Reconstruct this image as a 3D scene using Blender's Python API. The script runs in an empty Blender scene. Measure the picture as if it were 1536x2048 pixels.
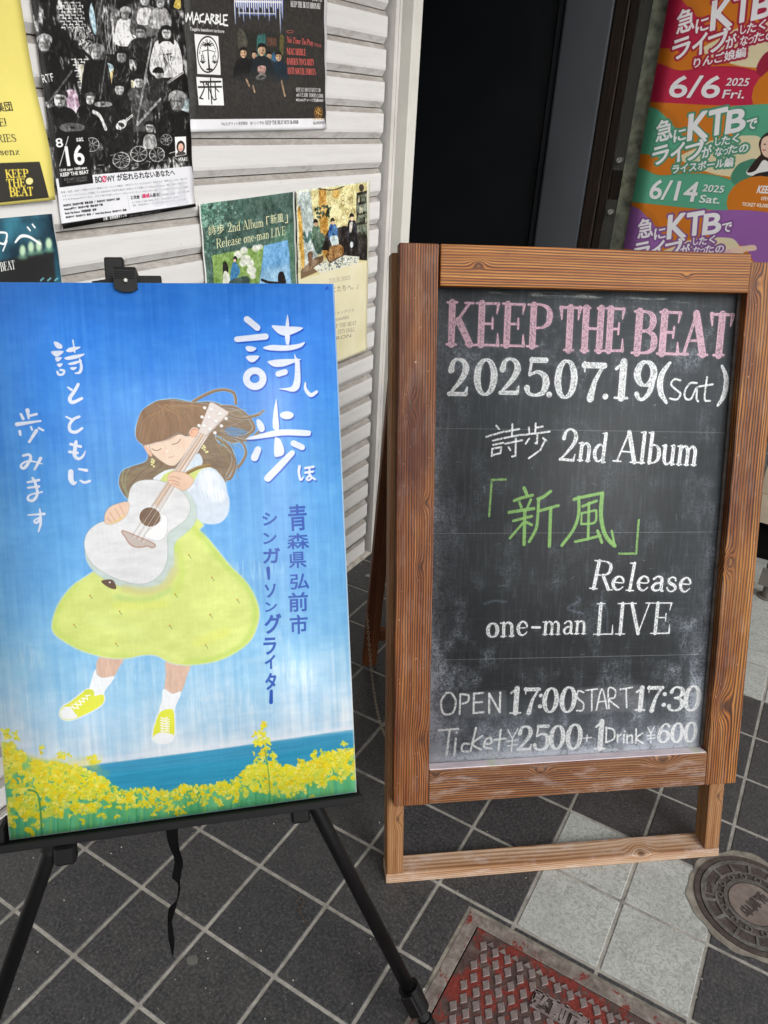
import bpy, bmesh, math, random
import numpy as np
from mathutils import Vector, Matrix

# ------------------------------------------------------------------ camera, sky, sun, exposure
S = bpy.context.scene
F_PX, PITCH, ROLL, CAM_H = 1538.0, 0.48075, 0.05447, 1.5
_f = Vector((0, math.cos(PITCH), -math.sin(PITCH)))
_u = Vector((0, math.sin(PITCH), math.cos(PITCH)))
_r = Vector((1, 0, 0))
CR = math.cos(ROLL) * _r + math.sin(ROLL) * _u
CU = -math.sin(ROLL) * _r + math.cos(ROLL) * _u
cam_data = bpy.data.cameras.new("camera")
cam = bpy.data.objects.new("camera", cam_data)
S.collection.objects.link(cam)
cam.matrix_world = Matrix(((CR.x, CU.x, -_f.x, 0), (CR.y, CU.y, -_f.y, 0), (CR.z, CU.z, -_f.z, CAM_H), (0, 0, 0, 1)))
cam_data.sensor_fit = 'VERTICAL'
cam_data.sensor_height = 36.0
cam_data.lens = 36.0 * F_PX / 2048.0
cam_data.clip_start = 0.02
cam_data.clip_end = 500
S.camera = cam

world = bpy.data.worlds.new("World")
S.world = world
world.use_nodes = True
wn = world.node_tree
wn.nodes.clear()
sky = wn.nodes.new('ShaderNodeTexSky')
sky.sky_type = 'NISHITA'
sky.sun_disc = False
SUN_ELEV, SUN_AZ = math.radians(34), math.radians(138)      # azimuth from +Y clockwise
sky.sun_elevation = SUN_ELEV
sky.sun_rotation = SUN_AZ
sky.dust_density = 4.0
sky.air_density = 1.2
desat = wn.nodes.new('ShaderNodeHueSaturation')             # overcast: greyer than a clear sky
desat.inputs['Saturation'].default_value = 0.16
bg = wn.nodes.new('ShaderNodeBackground')
bg.inputs['Strength'].default_value = 0.15
wo = wn.nodes.new('ShaderNodeOutputWorld')
wn.links.new(sky.outputs[0], desat.inputs['Color'])
wn.links.new(desat.outputs[0], bg.inputs['Color'])
wn.links.new(bg.outputs[0], wo.inputs['Surface'])

sl = bpy.data.lights.new("sun", 'SUN')
sl.energy = 0.75
sl.angle = math.radians(25)
sl.color = (1.0, 0.985, 0.965)
sun = bpy.data.objects.new("sun", sl)
S.collection.objects.link(sun)
sd = Vector((math.sin(SUN_AZ) * math.cos(SUN_ELEV), math.cos(SUN_AZ) * math.cos(SUN_ELEV), math.sin(SUN_ELEV)))
sun.rotation_euler = sd.to_track_quat('Z', 'Y').to_euler()
sun.location = (0, -3, 6)

S.view_settings.view_transform = 'Standard'
S.view_settings.look = 'None'
S.view_settings.gamma = 1
S.view_settings.use_curve_mapping = False
S.view_settings.exposure = 0.18
S.cycles.max_bounces = 8

# ------------------------------------------------------------------ frames and projection (rectifies the print layouts)
TH = 0.5122962
E_ = Vector((math.sin(TH), math.cos(TH), 0))      # along the shutter wall
D_ = Vector((math.cos(TH), -math.sin(TH), 0))     # out of the shutter wall
PHI = math.pi / 2 - TH
CAM = Vector((0, 0, CAM_H))


def ray(px, py):
    return _f + CR * ((px - 768) / F_PX) - CU * ((py - 1024) / F_PX)


def W(a, b, z=0.0):
    return E_ * a + D_ * b + Vector((0, 0, z))


def hit(px, py, p0, n):
    r = ray(px, py)
    return CAM + r * ((p0 - CAM).dot(n) / r.dot(n))


def plane_map(p0, n, ux, uy):
    """photo points -> metric coordinates on a plane"""
    p0 = np.array(p0); n = np.array(n); ux = np.array(ux); uy = np.array(uy)
    cr, cu, ff, cm = map(np.array, (CR, CU, _f, CAM))

    def f(P):
        P = np.atleast_2d(np.asarray(P, float))
        r = ff + np.outer((P[:, 0] - 768) / F_PX, cr) - np.outer((P[:, 1] - 1024) / F_PX, cu)
        t = ((p0 - cm) @ n) / (r @ n)
        X = cm + r * t[:, None] - p0
        return np.stack([X @ ux, X @ uy], 1)
    return f


# ------------------------------------------------------------------ objects
COL = S.collection


def link(o, parent=None, label=None, cat=None, group=None, kind=None):
    COL.objects.link(o)
    if parent is not None:
        o.parent = parent
    if label: o['label'] = label
    if cat: o['category'] = cat
    if group: o['group'] = group
    if kind: o['kind'] = kind
    return o


def thing(name, label, cat, M=None, group=None, kind=None):
    o = bpy.data.objects.new(name, None)
    o.empty_display_size = 0.1
    if M is not None: o.matrix_world = M
    return link(o, None, label, cat, group, kind)


def frame(loc, ax, ay, az):
    return Matrix(((ax.x, ay.x, az.x, loc.x), (ax.y, ay.y, az.y, loc.y), (ax.z, ay.z, az.z, loc.z), (0, 0, 0, 1)))


def wall_frame(a, b, z=0.0):
    """local x along the wall, y into it, z up"""
    return frame(W(a, b, z), E_, -D_, Vector((0, 0, 1)))


def mesh(name, bm, mats, parent=None, M=None, smooth=False, **kw):
    me = bpy.data.meshes.new(name)
    bm.normal_update()
    bm.to_mesh(me)
    bm.free()
    for m in (mats if isinstance(mats, (list, tuple)) else [mats]):
        me.materials.append(m)
    if smooth:
        for p in me.polygons: p.use_smooth = True
    o = bpy.data.objects.new(name, me)
    link(o, parent, **kw)
    if M is not None: o.matrix_local = M
    return o


def inst(src, name, parent, M, **kw):
    o = bpy.data.objects.new(name, src.data)
    link(o, parent, **kw)
    o.matrix_local = M
    return o


def T(x, y, z): return Matrix.Translation((x, y, z))
def RX(a): return Matrix.Rotation(a, 4, 'X')
def RY(a): return Matrix.Rotation(a, 4, 'Y')
def RZ(a): return Matrix.Rotation(a, 4, 'Z')


def box(bm, x0, x1, y0, y1, z0, z1, bev=0.0, seg=1, mi=0):
    g = bmesh.ops.create_cube(bm, size=1, matrix=T((x0 + x1) / 2, (y0 + y1) / 2, (z0 + z1) / 2) @ Matrix.Diagonal((abs(x1 - x0), abs(y1 - y0), abs(z1 - z0), 1)))
    vs = g['verts']
    for f in set(f for v in vs for f in v.link_faces): f.material_index = mi
    if bev > 0:
        es = list(set(e for v in vs for e in v.link_edges))
        bmesh.ops.bevel(bm, geom=es, offset=bev, segments=seg, affect='EDGES', profile=0.6)
    return vs


def bx(*a, **k):
    bm = bmesh.new()
    box(bm, *a, **k)
    return bm


def cyl(bm, r, z0, z1, n=24, r2=None, M=None):
    r2 = r if r2 is None else r2
    A = [bm.verts.new((r * math.cos(2 * math.pi * i / n), r * math.sin(2 * math.pi * i / n), z0)) for i in range(n)]
    B = [bm.verts.new((r2 * math.cos(2 * math.pi * i / n), r2 * math.sin(2 * math.pi * i / n), z1)) for i in range(n)]
    for i in range(n):
        bm.faces.new((A[i], A[(i + 1) % n], B[(i + 1) % n], B[i]))
    bm.faces.new(B); bm.faces.new(list(reversed(A)))
    if M is not None: bmesh.ops.transform(bm, matrix=M, verts=A + B)
    return A + B


def prism(bm, pts, z0, z1, M=None):
    """closed outline in xy, extruded in z"""
    A = [bm.verts.new((x, y, z0)) for x, y in pts]
    B = [bm.verts.new((x, y, z1)) for x, y in pts]
    n = len(pts)
    for i in range(n): bm.faces.new((A[i], A[(i + 1) % n], B[(i + 1) % n], B[i]))
    bm.faces.new(B); bm.faces.new(list(reversed(A)))
    if M is not None: bmesh.ops.transform(bm, matrix=M, verts=A + B)
    return A + B


def along(p, q, up=Vector((0, 0, 1))):
    """matrix with local z from p to q, origin at p"""
    z = (q - p).normalized()
    x = up.cross(z)
    if x.length < 1e-4: x = Vector((1, 0, 0))
    x.normalize()
    y = z.cross(x)
    return frame(p, x, y, z)


def tube(bm, P, r, n=10):
    rings = []
    up = Vector((0.3, 0.2, 1)).normalized()
    for i, p in enumerate(P):
        t = (P[min(i + 1, len(P) - 1)] - P[max(i - 1, 0)]).normalized()
        x = t.cross(up)
        if x.length < 1e-3: x = t.cross(Vector((1, 0, 0)))
        x.normalize(); y = t.cross(x)
        rings.append([bm.verts.new(p + (x * math.cos(2 * math.pi * k / n) + y * math.sin(2 * math.pi * k / n)) * r) for k in range(n)])
    for A, B in zip(rings, rings[1:]):
        for k in range(n): bm.faces.new((A[k], B[k], B[(k + 1) % n], A[(k + 1) % n]))
    bm.faces.new(rings[-1]); bm.faces.new(list(reversed(rings[0])))


def lin(c):
    return tuple(((v / 255) / 12.92 if v / 255 <= 0.04045 else ((v / 255 + 0.055) / 1.055) ** 2.4) for v in c) + (1.0,)


# ------------------------------------------------------------------ materials
class Mt:
    def __init__(s, name, rough=0.6, spec=0.4, metal=0.0):
        s.m = bpy.data.materials.new(name)
        s.m.use_nodes = True
        s.t = s.m.node_tree
        s.b = s.t.nodes['Principled BSDF']
        s.b.inputs['Roughness'].default_value = rough
        s.b.inputs['Specular IOR Level'].default_value = spec
        s.b.inputs['Metallic'].default_value = metal
        s._co = None

    def n(s, t, **k):
        nd = s.t.nodes.new('ShaderNode' + t)
        for a, v in k.items(): setattr(nd, a, v)
        return nd

    def set(s, sock, v):
        if hasattr(v, 'node'): s.t.links.new(v, sock)
        elif v is not None: sock.default_value = v

    def co(s):
        if s._co is None: s._co = s.n('TexCoord')
        return s._co.outputs['Object']

    def sep(s, v):
        nd = s.n('SeparateXYZ'); s.set(nd.inputs[0], v); return nd.outputs

    def comb(s, x, y, z):
        nd = s.n('CombineXYZ')
        for i, v in enumerate((x, y, z)): s.set(nd.inputs[i], v)
        return nd.outputs[0]

    def math(s, op, a, b=None, c=None, clamp=False):
        nd = s.n('Math', operation=op, use_clamp=clamp)
        s.set(nd.inputs[0], a)
        if b is not None: s.set(nd.inputs[1], b)
        if c is not None: s.set(nd.inputs[2], c)
        return nd.outputs[0]

    def scale(s, v, sc, off=(0, 0, 0)):
        nd = s.n('Mapping'); s.set(nd.inputs[0], v)
        nd.inputs['Scale'].default_value = sc
        nd.inputs['Location'].default_value = off
        return nd.outputs[0]

    def noise(s, v, sc=5.0, det=4.0, rough=0.55, dist=0.0, col=False):
        nd = s.n('TexNoise'); s.set(nd.inputs['Vector'], v)
        nd.inputs['Scale'].default_value = sc; nd.inputs['Detail'].default_value = det
        nd.inputs['Roughness'].default_value = rough; nd.inputs['Distortion'].default_value = dist
        return nd.outputs['Color' if col else 'Fac']

    def voro(s, v, sc, feat='F1'):
        nd = s.n('TexVoronoi', feature=feat); s.set(nd.inputs['Vector'], v)
        nd.inputs['Scale'].default_value = sc
        return nd.outputs['Distance']

    def ramp(s, v, stops, interp='LINEAR'):
        nd = s.n('ValToRGB'); s.set(nd.inputs[0], v)
        cr = nd.color_ramp; cr.interpolation = interp
        while len(cr.elements) < len(stops): cr.elements.new(0.5)
        for e, (p, c) in zip(cr.elements, stops):
            e.position = p
            e.color = lin(c) if len(c) == 3 and max(c) > 1.0 else (c if len(c) == 4 else tuple(c) + (1,))
        return nd.outputs[0]

    def rng(s, v, a, b, c=0.0, d=1.0):
        nd = s.n('MapRange'); s.set(nd.inputs[0], v)
        for i, x in enumerate((a, b, c, d)): s.set(nd.inputs[i + 1], x)
        return nd.outputs[0]

    def mix(s, f, a, b, mode='MIX'):
        nd = s.n('MixRGB', blend_type=mode)
        s.set(nd.inputs[0], f); s.set(nd.inputs[1], a); s.set(nd.inputs[2], b)
        return nd.outputs[0]

    def rand(s):
        return s.n('ObjectInfo').outputs['Random']

    def color(s, v):
        s.set(s.b.inputs['Base Color'], lin(v) if isinstance(v, tuple) and len(v) == 3 else v); return s

    def rough(s, v): s.set(s.b.inputs['Roughness'], v); return s

    def bump(s, h, st=0.3, dist=0.001):
        nd = s.n('Bump'); s.set(nd.inputs['Height'], h)
        nd.inputs['Strength'].default_value = st; nd.inputs['Distance'].default_value = dist
        s.t.links.new(nd.outputs[0], s.b.inputs['Normal']); return s


def simple(name, c, rough=0.6, spec=0.4, metal=0.0, var=0.12, sc=12.0, bump=0.15, speck=0.0):
    m = Mt(name, rough, spec, metal)
    nz = m.noise(m.co(), sc, 5)
    lo = tuple(v * (1 - var) for v in c); hi = tuple(min(255, v * (1 + var)) for v in c)
    m.color(m.ramp(nz, [(0.3, lo), (0.7, hi)]))
    m.rough(m.rng(m.noise(m.co(), sc * 2.3, 3), 0.3, 0.7, rough - 0.07, rough + 0.07))
    if bump: m.bump(m.noise(m.co(), sc * 25, 3), bump, 0.0006)
    return m.m


def wood(name, light, dark, freq=130.0, knots=(), seed=0.0, fine=0.5, burn=0.5, dust=0.0, warp=1.0, rough=0.55, phase=0.0):
    """lumber: local x along the grain, y across the face, z through the thickness"""
    m = Mt(name, rough, 0.35)
    X, Y, Z = m.sep(m.co())
    ac = m.math('ADD', Y, m.math('MULTIPLY', Z, 0.8))
    P = m.comb(X, ac, seed)
    n1 = m.noise(m.scale(P, (1.1, 5, 1)), 1.0, 2, 0.5)
    n2 = m.noise(m.scale(P, (4, 40, 1)), 1.0, 3, 0.55)
    f = m.math('MULTIPLY', ac, freq * 1.45)
    f = m.math('ADD', f, m.math('MULTIPLY', n1, 6.5 * warp))
    f = m.math('ADD', f, m.math('MULTIPLY', n2, 2.2 * warp))
    kd = None
    for kx, ky, r, amp in knots:
        dx = m.math('DIVIDE', m.math('SUBTRACT', X, kx), r * 1.9)
        dy = m.math('DIVIDE', m.math('SUBTRACT', Y, ky), r)
        d2 = m.math('ADD', m.math('MULTIPLY', dx, dx), m.math('MULTIPLY', dy, dy))
        g = m.math('POWER', 2.718, m.math('MULTIPLY', d2, -1.0))
        f = m.math('ADD', f, m.math('MULTIPLY', g, amp * 1.5))
        core = m.math('POWER', 2.718, m.math('MULTIPLY', d2, -7.0))
        kd = core if kd is None else m.math('MAXIMUM', kd, core)
    fr = m.math('FRACT', f)
    mid = tuple((a * .55 + b * .45) for a, b in zip(light, dark))
    base = m.ramp(fr, [(0.0, mid), (0.1, light), (0.34, light), (0.54, mid), (0.68, dark), (0.93, dark), (1.0, mid)])
    wide = m.math('FRACT', m.math('MULTIPLY', f, 0.23))
    base = m.mix(m.ramp(wide, [(0.0, (0, 0, 0)), (0.45, (.5, .5, .5)), (0.9, (1, 1, 1)), (1.0, (0, 0, 0))]), base, m.mix(1.0, base, lin((214, 184, 150)), 'MULTIPLY'))
    fade = m.noise(m.scale(P, (3, 30, 1), (9, 4, 0)), 1.0, 3, 0.6)
    base = m.mix(m.rng(fade, 0.4, 0.68, 0.0, 0.55), base, lin(tuple((x * .62 + y * .38) for x, y in zip(light, dark))))
    big = m.noise(m.scale(P, (2.2, 12, 1), (3, 1, 0)), 1.0, 4, 0.65)
    base = m.mix(m.rng(big, 0.42, 0.66, 0.0, burn), base, m.mix(1.0, base, lin((160, 118, 84)), 'MULTIPLY'))
    fine_n = m.noise(m.scale(P, (12, 620, 1)), 1.0, 3, 0.7)
    base = m.mix(m.rng(fine_n, 0.35, 0.65, fine, 0.0), base, m.mix(1.0, base, lin((160, 128, 98)), 'MULTIPLY'))
    dash = m.noise(m.scale(P, (60, 500, 1)), 1.0, 2, 0.6)
    base = m.mix(m.rng(dash, 0.66, 0.74, 0.0, 0.5), base, lin((78, 46, 28)))
    if dust > 0:
        sp = m.noise(m.scale(P, (70, 90, 1)), 1.0, 3, 0.7)
        base = m.mix(m.rng(sp, 0.68, 0.76, 0.0, 0.5), base, lin((214, 186, 160)))
    if kd is not None:
        base = m.mix(m.math('MULTIPLY', kd, 0.85), base, lin((66, 38, 24)))
    if dust > 0:
        dn = m.noise(m.scale(P, (14, 60, 1), (7, 2, 0)), 1.0, 5, 0.7)
        base = m.mix(m.rng(dn, 0.5, 0.78, 0.0, dust), base, lin((196, 186, 182)))
    m.color(base)
    m.bump(m.math('ADD', m.math('MULTIPLY', fr, -0.6), fine_n), 0.35, 0.0012)
    return m.m


def print_mat(name, img, rough=0.55, bump=0.05, sc=60, spec=0.35, paper=(1, 1, 1)):
    m = Mt(name, rough, spec)
    uv = m.n('UVMap'); uv.uv_map = 'print'
    ti = m.n('TexImage', image=img, interpolation='Cubic', extension='EXTEND')
    m.t.links.new(uv.outputs[0], ti.inputs[0])
    m.color(ti.outputs['Color'])
    m.bump(m.noise(m.co(), sc, 4), bump, 0.002)
    return m.m
# ------------------------------------------------------------------ print: a small rasteriser for flat lettering and pictures
RN = np.random.RandomState(7)


def vnoise(w, h, cx, cy, seed):
    r = np.random.RandomState(seed)
    gx, gy = int(w / cx) + 3, int(h / cy) + 3
    g = r.rand(gy, gx).astype(np.float32)
    x = np.arange(w) / cx; y = np.arange(h) / cy
    x0 = x.astype(int); y0 = y.astype(int)
    fx = (x - x0).astype(np.float32); fy = (y - y0).astype(np.float32)
    fx = fx * fx * (3 - 2 * fx); fy = (fy * fy * (3 - 2 * fy))[:, None]
    g0 = g[y0]; g1 = g[y0 + 1]
    a = g0[:, x0] * (1 - fx) + g0[:, x0 + 1] * fx
    b = g1[:, x0] * (1 - fx) + g1[:, x0 + 1] * fx
    return a * (1 - fy) + b * fy


def fbm(w, h, cx, cy, seed, o=4):
    s = 0; t = 0; k = 1.0
    for i in range(o):
        s = s + k * vnoise(w, h, max(cx / 2 ** i, 1.01), max(cy / 2 ** i, 1.01), seed + i * 17)
        t += k; k *= 0.55
    return s / t


def sm(P, k=6, closed=False):
    P = np.asarray(P, float)
    if len(P) < 3: return P
    n = len(P); out = []
    rg = range(n if closed else n - 1)
    for i in rg:
        if closed: p = [P[(i + j) % n] for j in (-1, 0, 1, 2)]
        else: p = [P[max(i - 1, 0)], P[i], P[i + 1], P[min(i + 2, n - 1)]]
        for t in np.arange(k) / k:
            out.append(.5 * ((2 * p[1]) + (-p[0] + p[2]) * t + (2 * p[0] - 5 * p[1] + 4 * p[2] - p[3]) * t * t + (-p[0] + 3 * p[1] - 3 * p[2] + p[3]) * t ** 3))
    if not closed: out.append(P[-1])
    return np.array(out)


def fr(ox, oy, s):
    def g(P): return np.asarray(P, float).reshape(-1, 2) / s + np.array([ox, oy])
    g.s = s
    return g


ID = fr(0, 0, 1.0)


def poly_edges(P):
    P = np.asarray(P, float)
    Q = np.roll(P, -1, 0)
    A = (P[:, 0] * Q[:, 1] - Q[:, 0] * P[:, 1]).sum()
    if A < 0: P, Q = Q, P
    return np.concatenate([P, Q], 1)


_CA = np.linspace(0, 2 * np.pi, 11)[:-1]


def stroke_edges(P, w):
    P = np.asarray(P, float)
    w = np.interp(np.linspace(0, 1, len(P)), np.linspace(0, 1, len(w)), w) if np.ndim(w) else np.full(len(P), float(w))
    r = np.maximum(w / 2, 0.25)
    E = []
    for i in range(len(P)):
        E.append(poly_edges(np.stack([P[i, 0] + r[i] * np.cos(_CA), P[i, 1] + r[i] * np.sin(_CA)], 1)))
        if i < len(P) - 1:
            dd = P[i + 1] - P[i]; L = np.hypot(*dd)
            if L < 1e-6: continue
            nn = np.array([-dd[1], dd[0]]) / L
            E.append(poly_edges([P[i] + nn * r[i], P[i + 1] + nn * r[i + 1], P[i + 1] - nn * r[i + 1], P[i] - nn * r[i]]))
    return np.concatenate(E)


_txt = bpy.data.curves.new('tmp_text', 'FONT')
_txo = bpy.data.objects.new('tmp_text', _txt)
COL.objects.link(_txo)
_txt.resolution_u = 4
_tc = {}


def text_edges(s):
    """oriented boundary edges of the built-in font, cap height about 0.73"""
    if s in _tc: return _tc[s]
    _txt.body = s
    dg = bpy.context.evaluated_depsgraph_get(); dg.update()
    me = _txo.evaluated_get(dg).to_mesh()
    V = np.array([v.co[:2] for v in me.vertices]).reshape(-1, 2)
    es = {}
    for p in me.polygons:
        v = list(p.vertices)
        if p.normal.z < 0: v.reverse()
        for a, b in zip(v, v[1:] + v[:1]):
            if (b, a) in es: del es[(b, a)]
            else: es[(a, b)] = 1
    _txo.evaluated_get(dg).to_mesh_clear()
    k = np.array(list(es.keys()))
    if len(k) == 0: r = np.zeros((0, 4))
    else: r = np.concatenate([V[k[:, 0]], V[k[:, 1]]], 1)
    _tc[s] = r
    return r


# a hand-built roman letter: strokes as (points, width); cap height 1
_T, _t = .17, .055
def _bowl(x0, x1, y0, y1): 
    m = (y0 + y1) / 2; h = y1 - y0
    return ([(x0, y1), ((x0 + x1) / 2, y1), (x1 - .04, y1 - h * .18), (x1, m), (x1 - .04, y0 + h * .18), ((x0 + x1) / 2, y0), (x0, y0)], [_t, _t, .12, _T, .12, _t, _t])
def _oval(x0, x1, y0, y1):
    cx, cy, rx, ry = (x0 + x1) / 2, (y0 + y1) / 2, (x1 - x0) / 2, (y1 - y0) / 2
    P = [(cx + rx * math.sin(a), cy + ry * math.cos(a)) for a in np.linspace(0, 2 * math.pi, 17)]
    return (P, [_t + (_T - _t) * abs(math.sin(a)) for a in np.linspace(0, 2 * math.pi, 17)])
def _st(x, y0=0, y1=1, w=_T): return ([(x, y0), (x, y1)], w)
def _sf(x, y, h=.14): return ([(x - h, y), (x + h, y)], _t)
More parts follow.
